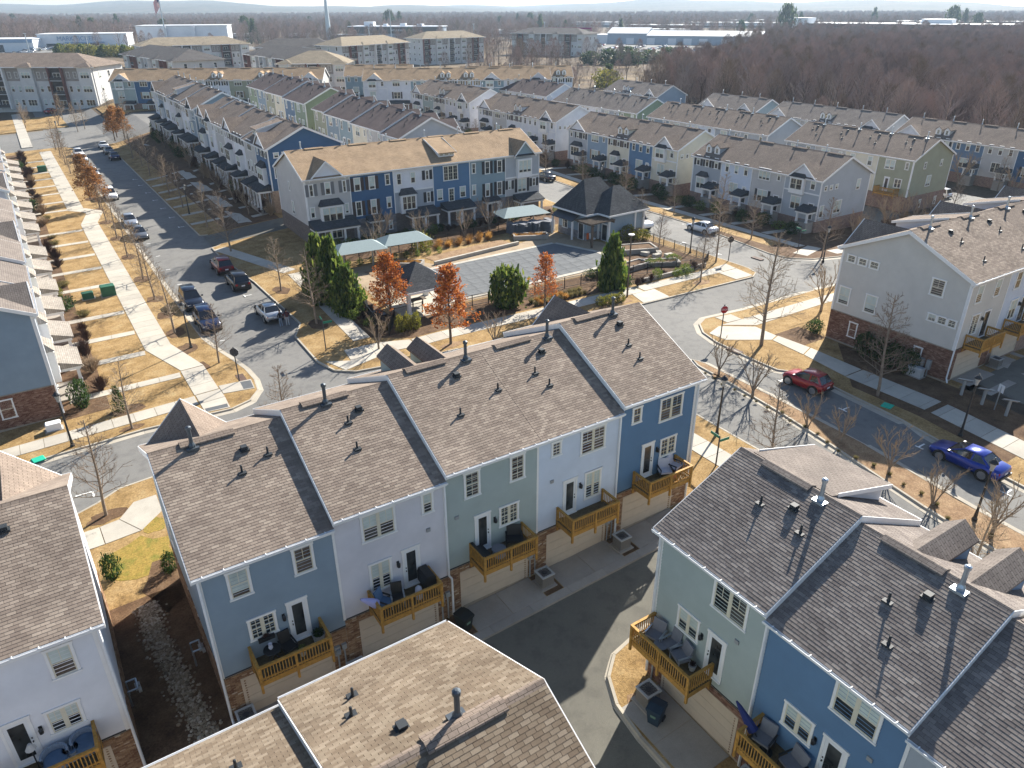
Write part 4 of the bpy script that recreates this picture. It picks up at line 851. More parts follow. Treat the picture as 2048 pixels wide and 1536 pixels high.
for i in range(6):
    k = 5 - i; f = BF[i]
    house((BX2, 102), PI, BX2 - BX[i + 1], BX[i + 1] - BX[i], .95, BCOL[i], BL[i], 'townhouses of the row facing the pool', E0=8.3, Rz=10.95, ends=(i == 5, i == 0), front=f, back=(), right=[('w', 5.0, 5.9, .5, 1.2, 1, 1), ('w', 5.5, 3.0, .85, 1.7, 1, 1)] if i == 0 else (), roof='roof_tan', brick='stone' if i in (1, 4) else 'brick_dark', bb=2.5, vside=0, vmat='galv', cols2=('grey', 5.3) if i == 2 else ('taupe', 5.0) if i == 5 else None, vents=True)
# --- rows along the west street
LWC = ['slate', 'ice', 'taupe', 'sage', 'white', 'steel', 'lilac', 'slate', 'beige', 'ice', 'sage', 'white', 'steel', 'taupe']
def lwf(w, i): return [('gable', 1.2, w - .8, 1.5, {'col': 'ice'})] * (i % 3 == 0) + [('w', x, 6.6, .85, 1.6, 1, 1, {'shutter': 'black'}) for x in (1.3, w - 1.3)] + [('porch', .3, w * .62, 2.0, 2.9, 3, {'rmat': 'roof_porch'}), ('d', 1.2, .15, .95, 2.2, {'dark': True, 'glass': False}), ('bay', w * .72, 3.2, 2.2, 1.7, {'n': 2, 'rmat': 'roof_porch'})]
for i, c in enumerate(LWC):
    b = [-.1, .0, .35, .35, .6, .6, .9, .9, 1.1, 1.3, 1.5, 1.7, 1.8, 1.9][i]; w = 6.4; y1 = 61 + (i + 1) * w + (4.5 if i > 5 else 0)
    house((-12.84, y1), -PI / 2, 0, w, b, c, f"{CN[c]} townhouse, {ORD[i]} from our end of the row left of the pavement", 'townhouses along the west side of the street', ends=(i == 6 + 7, i in (0, 6)), near=i == 0, front=lwf(w, i), back=(), right=[('w', 7.7, .8, 1.0, 1.55, 1, 1, {'blind': .5})] if i == 0 else (), rakes=(True, True), roof='roof_grey', brick='brick_red', vents=None)
    if i == 5: pass
# --- rows on the east side of the west street (front towards the street) and their neighbours behind
SH = ['black', 'grey', 'black', 'brown']
row('navy-gabled street row', (40.75, 108.2), PI / 2, 5.95, ['navy', 'taupe', 'white', 'lilac', 'taupe', 'white', 'slate'], [1.95, 1.95, 2.1, 2.1, 2.25, 2.25, 2.4], ['gable0', 'shed', 'shut', 'gable0', 'three', 'gable', 'gable0'], 'townhouses on the east side of the street', '', endL=True, endR=True, leftf=[('w', 11 - 10.2 + 0, 4.6, 1.1, 1.85, 1, 1)] + [('w', q, 6.9, .85, .8, 1, 0) for q in (.9, 2.1, 3.3)] and [('w', 11 - 1.2, 4.4, 1.2, 1.85, 1, 1), ('w', 11 - 1.2, 7.2, .8, .75, 1, 1), ('w', 11 - 2.4, 7.2, .8, .75, 1, 1), ('w', 11 - 3.6, 7.2, .8, .75, 1, 1)], sh=SH, backs=False, roof='roof_brown', brick='brick_tan')
row('street row behind the navy gable', (40.75, 152.6), PI / 2, 5.85, ['slate', 'white', 'taupe', 'lilac', 'white', 'slate', 'ice'], [3.0, 3.0, 3.15, 3.15, 3.3, 3.3, 3.3], ['gable', 'three', 'shut', 'shed', 'triple', 'shut', 'gable'], 'townhouses on the east side of the street', '', endL=True, endR=True, leftf=[('w', 9.8, 4.4, 1.2, 1.85, 1, 1), ('w', 9.8, 7.2, .8, .75, 1, 1)], backs=False, roof='roof_brown')
row('row ending in the grey gable', (50.05, 145.7), -PI / 2, 6.27, ['olive', 'slate', 'teal', 'cream', 'taupe', 'pewter'], [2.45, 2.2, 2.2, 1.95, 1.95, 1.7], ['gable'], 'townhouses between the inner alley and the inner street', '', endL=True, endR=True, rev=True, roof='roof_mauve', front=True, porches=False, vside=0, rightf=[('w', 7, 6.6, .5, .5, 1, 0)])
row('row ending in the moss green gable', (50.05, 189.5), -PI / 2, 6.5, ['moss', 'slate', 'olive', 'cream', 'denim', 'moss'], [3.3, 3.3, 3.2, 3.2, 2.9, 2.9], ['gable'], 'townhouses between the inner alley and the inner street', '', endL=True, endR=True, rev=True, roof='roof_mauve', porches=False)
# --- rows along the inner street (2-storey fronts), gables towards us
EG = 'townhouses along the inner street'
e_end = [('w', 11 - 1.0, 5.75, .65, .7, 1, 0), ('w', 11 - 2.2, 5.75, .65, .7, 1, 0), ('w', 11 - 3.4, 5.75, .65, .7, 1, 0), ('w', 2.6, 5.1, .9, 1.5, 1, 1), ('w', 6.6, 2.3, 1.7, 1.8, 2, 1), ('w', 11 - .9, 2.1, .9, 1.7, 1, 1)]
row('pewter-gabled corner row', (101.9, 62.2), PI / 2, 5.95, ['pewter', 'taupe', 'ice', 'grey'], -.35, ['gable', 'triple', 'three', 'dormers'], EG, '', E0=7.2, bb=1.6, fb=1.6, endL=True, endR=True, leftf=e_end, sh=['black', 'black', 'tan', 'black'], backs=False, roof='roof_brown')
row('cream-gabled row', (101.9, 89.6), PI / 2, 5.9, ['cream', 'cobalt', 'cream', 'dusk', 'pewter'], -.1, ['gable', 'three', 'dormers', 'triple', 'gable0'], EG, '', E0=7.2, bb=1.6, fb=1.6, endL=True, endR=True, leftf=e_end[:3], backs=False, roof='roof_brown')
row('white-fronted row behind the cream one', (101.9, 123.3), PI / 2, 5.95, ['white', 'white', 'white', 'taupe', 'white'], .6, ['gable', 'three', 'dormers', 'triple', 'gable0'], EG, '', E0=7.2, bb=1.6, fb=1.6, endL=True, endR=True, leftf=e_end[:3], backs=False, roof='roof_brown')
row('farthest white-fronted row', (101.9, 157), PI / 2, 5.95, ['white', 'lilac', 'beige', 'sage', 'white'], 1.2, ['gable', 'three', 'dormers', 'triple', 'gable0'], EG, '', E0=7.2, bb=1.6, fb=1.6, endL=True, endR=True, leftf=e_end[:3], backs=False, roof='roof_brown')
FG = 'townhouses between the second alley and the far street'
oe = [('w', 3.3, 6.8, .62, 1.05, 1, 1), ('w', 7.9, 6.8, .62, 1.05, 1, 1), ('w', 5.2, 3.9, 1.3, 1.7, 2, 1), ('w', 4.2, .6, .7, 1.3, 1, 1), ('w', 8.6, .6, .7, 1.3, 1, 1)]
row('olive row with the steel end', (116.95, 64.6 + 24), -PI / 2, 6.0, ['grey', 'taupe', 'cream', 'olive'], -1.85, ['gable'], FG, '', endR=True, endL=True, rev=True, porches=False, roof='roof_brown', rightf=oe, dk=(3,), front=False)
row('second olive-side row', (116.95, 93 + 32), -PI / 2, 6.4, ['slate', 'beige', 'ice', 'grey', 'pewter'], -1.6, ['gable'], FG, '', endR=True, endL=True, rev=True, porches=False, roof='roof_brown', front=False)
row('third olive-side row', (116.95, 128.8 + 31), -PI / 2, 6.2, ['grey', 'beige', 'white', 'grey', 'moss'], -1.35, ['gable'], FG, '', endR=True, endL=True, rev=True, porches=False, roof='roof_grey', front=False)
row('farthest olive-side row', (116.95, 163 + 30), -PI / 2, 6.0, ['grey', 'beige', 'white', 'grey', 'ice'], -.7, ['gable'], FG, '', endR=True, endL=True, rev=True, porches=False, roof='roof_mauve', front=False)
HG = 'townhouses along the edge of the wood'
row('nearest row by the wood', (163.3, 53.7), PI / 2, 5.95, ['beige', 'navy', 'taupe', 'denim', 'beige', 'white'], -2.4, ['gable', 'triple', 'three', 'three', 'dormers', 'gable0'], HG, '', E0=7.2, bb=1.6, fb=1.6, endL=True, endR=True, backs=False, roof='roof_khaki' if False else 'roof_brown', sh=['black'])
row('pewter-gabled row by the wood', (163.3, 92), PI / 2, 6.0, ['pewter', 'white', 'cream', 'taupe', 'lilac'], -2.2, ['gable', 'three', 'dormers', 'triple', 'gable0'], HG, '', E0=7.2, bb=1.6, fb=1.6, endL=True, endR=True, backs=False, roof='roof_grey')
row('teal-gabled row by the wood', (163.3, 126), PI / 2, 6.1, ['teal', 'cream', 'white'], -2.1, ['gable', 'three', 'gable0'], HG, '', E0=7.2, bb=1.6, fb=1.6, endL=True, endR=True, backs=False, roof='roof_grey')
row('dusk-blue row by the wood', (163.3, 160), PI / 2, 5.6, ['dusk', 'white', 'ice', 'taupe'], -1.4, ['gable', 'three', 'dormers', 'triple'], HG, '', E0=7.2, bb=1.6, fb=1.6, endL=True, endR=True, backs=False, roof='roof_grey', leftf=[('w', 9.5, 4, .8, 1.4, 1, 1)])
# --- far cross rows, turned
TG = 'townhouses of the far tan-roofed rows'
th = math.atan2(-.5, .87) + PI
def trow(name, P, n, cols, styles, base, ang=th, **k):
    d = Vector((math.cos(ang), math.sin(ang))); nrm = Vector((-d.y, d.x))
    O = Vector(P) - d * (6.4 * n) * 1.0 - nrm * 11
    row(name, O, ang, 6.4, cols, base, styles, TG, '', roof='roof_tan', backs=False, endL=True, endR=True, rev=True, **k)
trow('tan-roofed row at the far corner', (27.1, 243.2), 9, ['taupe', 'lilac', 'white', 'olive', 'white', 'lilac', 'slate', 'navy', 'sage'], ['gable', 'three', 'dormers', 'triple', 'dormers', 'three', 'shut', 'triple', 'gable'], 1.8)
trow('tan-roofed row beyond the white fronts', (84.6, 203.5), 8, ['teal', 'white', 'teal', 'ice', 'dusk', 'teal', 'white', 'white'], ['gable', 'three', 'gable', 'dormers', 'dormers', 'three', 'triple', 'gable'], 1.8)
trow('tan-roofed row at the far end', (112, 198), 5, ['ice', 'white', 'teal', 'ice', 'teal'], ['dormers', 'three', 'triple', 'three', 'gable'], 1.6)
trow('short tan-roofed row set back', (85.5, 219), 3, ['teal', 'sage', 'teal'], ['three', 'triple', 'three'], 1.9)
# ------------------------------------------------------------------ trees and shrubs
def grow(seed, H, r0, kind):
    "skeleton of a leafless tree -> trunk builder, branch builder, twig points"
    r = random.Random(seed); T, B, tips = MB(), MB(), []
    def limb(mb, p, d, L, rad, lv, n, bend, segs):
        q = Vector(p); dd = Vector(d).normalized(); out = [q.copy()]
        for i in range(segs):
            dd = (dd + Vector((r.uniform(-1, 1), r.uniform(-1, 1), r.uniform(-.6, 1))) * bend).normalized()
            q2 = q + dd * (L / segs); a = rad * (1 - i / segs * .75); b = rad * (1 - (i + 1) / segs * .75)
            mb.tube(q, q2, a, b, n, cap=False); q = q2; out.append(q.copy())
        return out, dd
    def sub(pts, d, L, rad, lv, maxlv, cnt, ang, up):
        for k in range(cnt):
            t = .25 + .75 * (k + r.random()) / cnt; i = min(len(pts) - 2, int(t * (len(pts) - 1))); f = t * (len(pts) - 1) - i
            p = pts[i].lerp(pts[i + 1], f); base = (pts[i + 1] - pts[i]).normalized()
            side = base.orthogonal().normalized(); side.rotate(Matrix.Rotation(r.uniform(0, 6.28), 3, base))
            nd = (base * math.cos(ang) + side * math.sin(ang) + Vector((0, 0, up))).normalized()
            l2 = L * r.uniform(.6, 1.0) * (1.1 - .5 * t)
            ps, e = limb(B, p, nd, l2, rad, lv, 3, .16, 2 if lv >= 2 else 3)
            if lv == maxlv: tips.extend(ps[1:])
            else: sub(ps, e, l2 * .55, rad * .6, lv + 1, maxlv, max(3, cnt - 1), ang * 1.0, up * .7)
    if kind == 'oak':        # straight leader with side limbs
        pts, d = limb(T, (0, 0, 0), (0, 0, 1), H, r0, 0, 6, .035, 8)
        n = 40
        for k in range(n):
            t = .2 + .78 * k / n; i = min(len(pts) - 2, int(t * (len(pts) - 1))); p = pts[i].lerp(pts[i + 1], t * (len(pts) - 1) - i)
            a = k * 2.4 + r.uniform(-.4, .4); el = .35 + .5 * t
            dv = Vector((math.cos(a), math.sin(a), el)).normalized(); L = H * (.30 * (1.08 - t) + .045) * r.uniform(.75, 1.15)
            ps, e = limb(B, p, dv, L, r0 * .32 * (1.1 - t * .7), 1, 4, .10, 3); tips.extend(ps[2:])
            sub(ps, e, L * .6, r0 * .15, 2, 3, 6, .8, .15)
    elif kind == 'vase':      # several stems that fan out
        ns = 5
        for k in range(ns):
            a = k * 6.28 / ns + r.uniform(-.3, .3); dv = Vector((math.cos(a) * .42, math.sin(a) * .42, 1)).normalized()
            z0 = H * .14 if seed % 2 else 0
            ps, e = limb(T, (math.cos(a) * .03, math.sin(a) * .03, z0), dv, H * .62, r0 * .55, 1, 5, .07, 4)
            sub(ps, e, H * .36, r0 * .25, 1, 3, 6, .6, .3)
        if seed % 2: T.tube((0, 0, 0), (0, 0, H * .16), r0, r0 * .9, 6)
    else:                      # woodland tree
        pts, d = limb(T, (0, 0, 0), (0, 0, 1), H * .8, r0, 0, 5, .06, 6)
        for k in range(13):
            t = .32 + .68 * k / 13; i = min(len(pts) - 2, int(t * (len(pts) - 1))); p = pts[i].lerp(pts[i + 1], t * (len(pts) - 1) - i)
            a = k * 2.4 + r.uniform(-.4, .4); dv = Vector((math.cos(a), math.sin(a), .9 + r.random() * .6)).normalized(); L = H * .30 * r.uniform(.7, 1.2)
            ps, e = limb(B, p, dv, L, r0 * .33, 1, 3, .13, 3); sub(ps, e, L * .55, r0 * .15, 2, 2, 7, .6, .25)
    return T, B, tips
def add_leaves(mb, pts, n, size, spread, r, flat=0.0):
    for i in range(n):
        p = r.choice(pts) + Vector((r.gauss(0, spread), r.gauss(0, spread), r.gauss(0, spread * .7)))
        a = Vector((r.uniform(-1, 1), r.uniform(-1, 1), r.uniform(-1, 1) * (1 - flat))).normalized(); b = a.orthogonal().normalized(); b.rotate(Matrix.Rotation(r.uniform(0, 6.28), 3, a))
        s = size * r.uniform(.6, 1.3); c = a.cross(b)
        if flat: pass
        mb.add([tuple(p - b * s), tuple(p + c * s * .55), tuple(p + b * s), tuple(p - c * s * .55)], [(0, 1, 2, 3)])
PROT = {}
def proto(key, kind, seed, H, r0, bark, twig, leaves=None):
    T, B, tips = grow(seed, H, r0, kind)
    me = [('trunk', T.mesh('trunk', [bark], True)), ('branches', B.mesh('branches', [twig]))]
    if leaves:
        m, n, s, sp = leaves; L = MB(); r = random.Random(seed)
        zs = sorted(t.z for t in tips); lo = zs[int(len(zs) * .97)] if leaves else 0
        add_leaves(L, [t for t in tips if t.z < lo], n, s, sp, r); me.append(('leaves', L.mesh('leaves', [m])))
    PROT[key] = (H, me)
for i in range(4): proto(f'oak{i}', 'oak', 20 + i, 7.5, .085, 'bark_pale', 'twig_tan' if i % 2 else 'twig')
for i in range(3): proto(f'vase{i}', 'vase', 41 + i, 4.6, .09, 'bark_pale', 'twig_tan')
for i in range(4): proto(f'wood{i}', 'wood', 60 + i, 15, .2, 'bark', 'twig_grey' if i % 2 else 'twig_mauve')
proto('rust0', 'oak', 81, 7.6, .1, 'bark', 'twig', ('leaf_rust', 3600, .13, .16)); proto('rust1', 'oak', 82, 7.6, .1, 'bark', 'twig', ('leaf_rust', 2600, .12, .15))
proto('brown0', 'oak', 83, 7.0, .1, 'bark', 'twig', ('leaf_brown', 2600, .14, .17))
def cloud(seed, H, bark, twig, n=1500):
    "far woodland tree: trunk, a few limbs and a haze of fine twigs"
    r = random.Random(seed); T, B = MB(), MB(); T.tube((0, 0, -.5), (0, 0, H * .55), .2, .1, 5, cap=False)
    for k in range(6): a = k * 1.05 + r.random(); T.tube((0, 0, H * r.uniform(.25, .5)), (math.cos(a) * H * .14, math.sin(a) * H * .14, H * r.uniform(.6, .8)), .09, .04, 4, cap=False)
    for i in range(n):
        t = r.random() ** .8; z = H * (.2 + .8 * t); w = H * .25 * math.sin(math.pi * min(1, .15 + .85 * t)) ** .6 * (1.05 - .35 * t); a = r.uniform(0, 6.28); q = w * r.random() ** .45
        p = Vector((q * math.cos(a), q * math.sin(a), z)); d = Vector((math.cos(a) * r.uniform(.1, .9), math.sin(a) * r.uniform(.1, .9), r.uniform(.3, 1.2))).normalized(); L = r.uniform(.5, 1.5); s = d.cross(Vector((r.uniform(-1, 1), r.uniform(-1, 1), .3))).normalized() * .022
        B.add([tuple(p - s), tuple(p + s), tuple(p + d * L + s * .4), tuple(p + d * L - s * .4)], [(0, 1, 2, 3)])
    return (H, [('trunk', T.mesh('trunk', [bark])), ('branches', B.mesh('branches', [twig]))])
for i in range(4): PROT[f'cloud{i}'] = cloud(90 + i, 14, 'bark', ['twig_grey', 'twig_mauve', 'twig', 'twig_mauve'][i])
TREES = {}
def tree(key, x, y, H, label, group, rz=None, name='bare_tree', dz=0):
    z = h(x, y) + dz - .05; t = thing(name, label, 'tree', (x, y, z), RW.uniform(0, 6.28) if rz is None else rz, group)
    s = H / PROT[key][0]; t.scale = (s, s, s)
    for n, me in PROT[key][1]: link(n, me, t)
    return t
def leafball(seed, shape, n, size, m, r=1.0, hgt=1.0):
    "shell and inside of an evergreen crown as loose leaves"
    rr = random.Random(seed); L = MB(); pts = []
    for i in range(260):
        a = rr.uniform(0, 6.28); t = rr.random()
        if shape == 'cone': z = .06 + .94 * t; k = (1 - t) ** .75 * (1 + .2 * math.sin(a * 5 + t * 11 + seed)); q = rr.uniform(.45, 1) * k
        elif shape == 'ball': z = t; k = math.sqrt(max(0, 1 - (2 * t - 1) ** 2)) * (1 + .15 * math.sin(a * 3 + seed)); q = rr.uniform(.6, 1) * k
        else: z = t; k = 1; q = rr.uniform(.5, 1)
        pts.append(Vector((q * math.cos(a) * r, q * math.sin(a) * r, z * hgt)))
    add_leaves(L, pts, n, size, .12 * r, rr); return L.mesh('leaves', [m])
def bush(key, x, y, sx, sz, label, group, name='shrub', cat='shrub', rz=None, stem=True, sy=None):
    me = SHR[key]; z = h(x, y); t = thing(name, label, cat, (x, y, z), RW.uniform(0, 6.28) if rz is None else rz, group)
    f = link('foliage', me, t); f.scale = (sx, sy or sx, sz)
    if stem: s = link('stem', STEM, t); s.scale = (max(.3, sx * .5), max(.3, sx * .5), sz)
    return t
STEM = MB().tube((0, 0, 0), (0, 0, .75), .06, .02, 5).tube((0, 0, .2), (.25, .1, .6), .03, .01, 4).tube((0, 0, .2), (-.2, .15, .65), .03, .01, 4).tube((0, 0, .15), (.02, -.25, .6), .03, .01, 4).mesh('stem', ['bark'])
def twigball(seed, m, n=90):
    r = random.Random(seed); mb = MB()
    for i in range(n):
        a = r.uniform(0, 6.28); e = r.uniform(.5, 1.5); d = Vector((math.cos(a) * math.cos(e), math.sin(a) * math.cos(e), math.sin(e))); p = Vector((r.uniform(-.1, .1), r.uniform(-.1, .1), 0)); q = p + d * r.uniform(.4, .7)
        mb.tube(p, q, .014, .009, 3, cap=False)
        for k in range(4):
            d2 = (d + Vector((r.uniform(-1, 1), r.uniform(-1, 1), r.uniform(-.3, .9))) * .7).normalized(); mb.tube(p.lerp(q, r.uniform(.4, 1)), q + d2 * r.uniform(.15, .4), .008, .005, 3, cap=False)
    return mb.mesh('foliage', [m])
def grassball(seed, m, n=220):
    r = random.Random(seed); mb = MB()
    for i in range(n):
        a = r.uniform(0, 6.28); e = r.uniform(.6, 1.45); d = Vector((math.cos(a) * math.cos(e), math.sin(a) * math.cos(e), math.sin(e))); p = Vector((r.uniform(-.25, .25), r.uniform(-.25, .25), 0))
        L = r.uniform(.5, 1.0); s = d.orthogonal().normalized() * .018; q = p + d * L * .6; t = q + (d + Vector((math.cos(a), math.sin(a), -.4)) * .5).normalized() * L * .4
        mb.add([tuple(p - s), tuple(p + s), tuple(q + s), tuple(q - s), tuple(t)], [(0, 1, 2, 3), (3, 2, 4)])
    return mb.mesh('foliage', [m])
SHR = dict(holly=leafball(1, 'ball', 900, .09, 'leaf_holly'), lime=leafball(2, 'ball', 800, .09, 'leaf_lime'), mag=leafball(3, 'cone', 3000, .11, 'leaf_magnolia'), magr=leafball(12, 'ball', 2200, .11, 'leaf_magnolia'), holly_cone=leafball(4, 'cone', 1500, .07, 'leaf_holly'),
           box=leafball(5, 'ball', 700, .08, 'leaf_magnolia'), twig=twigball(6, 'twig_red'), twig2=twigball(7, 'twig_tan'), gold=grassball(8, 'grass_gold'), olive=grassball(9, 'grass_olive'), pine=leafball(10, 'cone', 1100, .10, 'leaf_pine'), pineball=leafball(11, 'ball', 1000, .11, 'leaf_pine'))
GT = 'leafless street trees'
def tlist(lst, where, kinds, Hs, group=GT, name='bare_tree', adj='leafless'):
    for i, (x, y) in enumerate(lst):
        o = 'nearest' if i == 0 else ORD[i] + ' from the nearest'
        tree(kinds[i % len(kinds)], x, y, Hs[i % len(Hs)], f"{adj} tree {where}, {o}", group, name=name)
OK_ = ['oak0', 'oak1', 'oak2', 'oak3']; VS = ['vase0', 'vase1', 'vase2']
tlist([(10.5, 63.1), (8.65, 72.5), (8.8, 83.5), (8.9, 91.3), (8.75, 101.5), (8.9, 111.5), (8.9, 121.7), (8.4, 152.2), (8.2, 165.1), (8.2, 175.3), (8.2, 186.8), (8.2, 197)], 'on the verge right of the wide pavement', OK_, [5.6, 6.7, 6.4, 6.8, 6.5, 6.4, 5.8, 6.3])
tree('brown0', 8.7, 139.4, 7.2, 'tree with brown leaves over the parked white cars', 'trees still holding rusty leaves', name='oak_tree'); tree('brown0', 9.2, 131.5, 6.4, 'second brown-leaved tree over the parked white cars', 'trees still holding rusty leaves', name='oak_tree')
tree('oak1', 2.3, 55.6, 5.6, 'slender leafless tree in the round bed on the narrow verge', GT); tree('oak2', -.8, 45.1, 6.6, 'tall leafless tree by the kinked pavement left of the row', GT, rz=1)
tree('oak0', 11.2, 47.0, 6.0, 'leafless tree showing above the slate blue roof at the corner', GT); tree('oak3', 36.2, 41.5, 5.5, 'leafless tree showing beyond the bright blue roof edge', GT)
tlist([(20.5, 66.1), (20.6, 77.4), (19.9, 95.3), (20.2, 109), (19.8, 122.9), (19.8, 133), (20.7, 143.6), (20, 152), (20.3, 162), (20.2, 172)], 'on the verge in front of the navy gable row', OK_, [7.4, 6.0, 7.8, 6.4, 6.8, 6.6, 6.2])
tlist([(26.5, 110.5), (26.6, 118), (26.4, 127), (26.5, 138), (26.5, 148), (27, 160), (26.6, 172)], 'in the front gardens of the navy gable row', VS + OK_[:1], [4.5, 5.2, 4.6])
for i, (x, y) in enumerate(((20.5, 199), (22.3, 196), (21.5, 203))): tree('brown0', x, y, 7, f"{ORD[i]} of the brown-leaved trees at the far corner island", 'trees still holding rusty leaves', name='oak_tree')
tree('rust0', 28.7, 54.1, 7.3, 'tall rust-leaved tree on the kerb verge before the pool', 'trees still holding rusty leaves', name='oak_tree', rz=0); tree('rust0', 26.4, 61.7, 7.0, 'rust-leaved tree beside the open pool pavilion', 'trees still holding rusty leaves', name='oak_tree', rz=2)
tree('rust1', 40.7, 56.4, 5.8, 'rust-leaved tree in front of the covered pool', 'trees still holding rusty leaves', name='oak_tree', rz=4)
tree('vase1', 32.3, 52.4, 3.7, 'many-stemmed leafless tree in the gravel strip before the pool', GT); tree('vase0', 23.0, 57.1, 3.8, 'pale many-stemmed leafless tree at the pool corner', GT); tree('vase2', 33.9, 82.5, 4.4, 'many-stemmed tree left of the gold grasses by the pool row', GT)
tlist([(40.7, 83.2), (47.2, 83.8), (51.3, 84.2), (36.8, 86.5), (55.2, 84.8)], 'in the planting below the pool-side row', VS, [5.2, 4.8, 5.2])
tlist([(59.7, 53.6), (66.4, 57.6), (64.0, 64.8), (67.3, 72), (67.3, 84)], 'on the verge east of the pool garden', OK_, [6.1, 7.0, 5.3, 6])
tree('oak3', 51.6, 38.4, 10.4, 'tallest leafless tree, by the stop sign at the boulevard junction', GT, rz=.5); tree('vase0', 63.1, 40.7, 5.6, 'fan-shaped leafless tree beside the beige house porch', GT); tree('oak2', 51.5, 27.0, 8.4, 'leafless tree against the beige clapboard gable', GT)
tlist([(42.3, 13.6), (42.2, 17.1), (42.6, 20.4), (43.0, 24.3), (42.9, 26.9), (43.2, 32.2), (43.9, 36.3), (42.2, 9.5)], 'on the boulevard median', VS, [4.3, 3.9, 3.9, 3.3, 3.5, 4.5, 3.9, 4.2], 'small leafless trees on the median')
tree('oak0', 36.3, 24.8, 6.4, 'leafless tree between the boulevard and the grey roofs', GT); tree('oak1', 36.3, 12, 6, 'leafless tree beyond the grey roofs near the frame edge', GT)
tlist([(80.7, 53.4), (79.4, 63.4), (80.2, 78.7), (81.1, 90.8), (82.0, 102.9), (81, 70.5), (81.2, 113), (81.2, 124), (81.2, 138), (81.2, 152)], 'on the verge along the inner street', OK_, [7.5, 5.9, 5.4, 6.1, 5.8])
tlist([(92.8, 57.2), (102, 58), (105.5, 60.5), (100, 60), (108.5, 60), (112.2, 59.5), (118, 60.5), (124, 60.6)], 'below the olive house deck', VS + ['oak2'], [4.5, 5.5, 5])
tlist([(143, 57), (146, 62), (149.5, 66), (147, 72), (146.6, 80)], 'in front of the houses by the wood', ['oak1', 'vase2'], [7.5, 6.2, 6.6])
tlist([(15, 222), (17, 226), (12, 238), (14, 250), (24.5, 238), (23, 212), (25.5, 215), (4.5, 240), (5, 252)], 'at the far street crossing', ['oak1', 'oak3', 'rust1' if False else 'vase0'], [7, 6.5, 5])
# evergreens
GE = 'evergreens round the pool'
bush('mag', 24.0, 70.8, 2.0, 6.0, 'tall magnolia at the pool corner, nearest the pavement', GE, 'magnolia', 'tree'); bush('mag', 23.9, 74.2, 1.9, 5.6, 'second magnolia of the pair at the pool corner', GE, 'magnolia', 'tree'); bush('mag', 24.4, 67.6, 1.9, 4.2, 'low magnolia in front of the tall pair', GE, 'magnolia', 'tree')
bush('magr', 38.1, 59.3, 1.75, 3.7, 'round glossy magnolia in front of the pool cover', GE, 'magnolia', 'tree'); bush('mag', 50.4, 57.6, 1.7, 5.2, 'pyramidal evergreen at the right pool corner', GE, 'magnolia', 'tree')
bush('holly_cone', 2.0, 59.1, .62, 2.0, 'dark upright holly by the street lamp and brick wall', 'holly bushes'); bush('holly', -.4, 61.6, .75, 2.2, 'dark holly under the near porch roof', 'holly bushes'); bush('holly', 58.1, 37.7, .7, 1.15, 'round dark holly on the lawn by the beige porch', 'holly bushes')
for i in range(4): bush('holly', 57.4 - .08 * i, 32.2 - i * 1.35, .85, 1.9, f"{ORD[i]} dark bush of the hedge along the beige brick wall", 'hedge bushes along the beige gable')
bush('holly', -1.25, 38.6, .55, 1.5, 'green bush beside the white house behind the swale', 'holly bushes'); bush('holly', 1.55, 37.4, .5, 1.1, 'dark bush at the corner of the slate blue house', 'holly bushes')
for i in range(34):
    y = 63.5 + i * 3.9 + RW.uniform(-.8, .8); k = RW.choice(['twig', 'twig', 'twig2', 'holly', 'lime', 'olive'])
    bush(k, RW.uniform(-.7, .5) if k in ('holly', 'lime') else RW.uniform(.6, 1.9), y, RW.uniform(.9, 1.6) if k != 'lime' else .5, RW.uniform(1.1, 2.2) if k not in ('lime', 'olive') else .9, f"{dict(twig='leafless reddish', twig2='leafless tan', holly='dark green', lime='yellow green', olive='olive grass')[k]} shrub in the beds left of the pavement, {ORD[i]} along", 'shrubs in the front beds of the west houses', stem=k in ('holly', 'lime'))
for i in range(40):
    y = 107 + i * 2.2 + RW.uniform(-.6, .6); k = RW.choice(['twig', 'twig', 'twig', 'holly', 'twig2'])
    bush(k, RW.uniform(26.9, 28.9), y, RW.uniform(.9, 1.5), RW.uniform(1.2, 2.4), f"bare or dark shrub before the navy gable row, {ORD[i]} from its near end", 'shrubs before the navy gable row', stem=False)
for i in range(30):
    x = 30 + i * 1.2; k = RW.choice(['holly', 'twig', 'holly', 'box'])
    bush(k, x, 88.2 - RW.uniform(0, 1.3), RW.uniform(.5, .8), RW.uniform(.7, 1.3), f"low shrub before the pool-side townhouses, {ORD[i]} along the bed", 'shrubs before the pool-side townhouses', stem=False)
for i in range(9): bush('box', 29.6 + i * 1.42, 80.4 - .16 * i, .38, .75, f"clipped round bush, {ORD[i]} in the line along the pool wall", 'clipped bushes along the pool wall', stem=False)
for i in range(34):
    y = 63.2 + i * 2.75; k = RW.choice(['holly', 'holly', 'twig', 'box'])
    bush(k, RW.uniform(86.6, 89), y, RW.uniform(.8, 1.25), RW.uniform(1, 1.9), f"dark shrub in the inner street beds, {ORD[i]} from the near corner", 'shrubs before the inner street houses', stem=False)
for i, (x, y) in enumerate(((26.2, 59.4), (27.0, 59.3), (27.8, 59.15))): bush('lime', x, y, .52, 1.5, f"{ORD[i]} of the three clipped yellow green bushes before the pavilion", 'clipped bushes before the pavilion', stem=False)
for i, (x, y) in enumerate(((46.0, 54.0), (46.8, 53.95), (47.6, 53.9), (48.4, 53.85))): bush('lime', x, y, .6, .9, f"{ORD[i]} bush of the low clipped hedge on the kerb", 'low hedge on the kerb', stem=False)
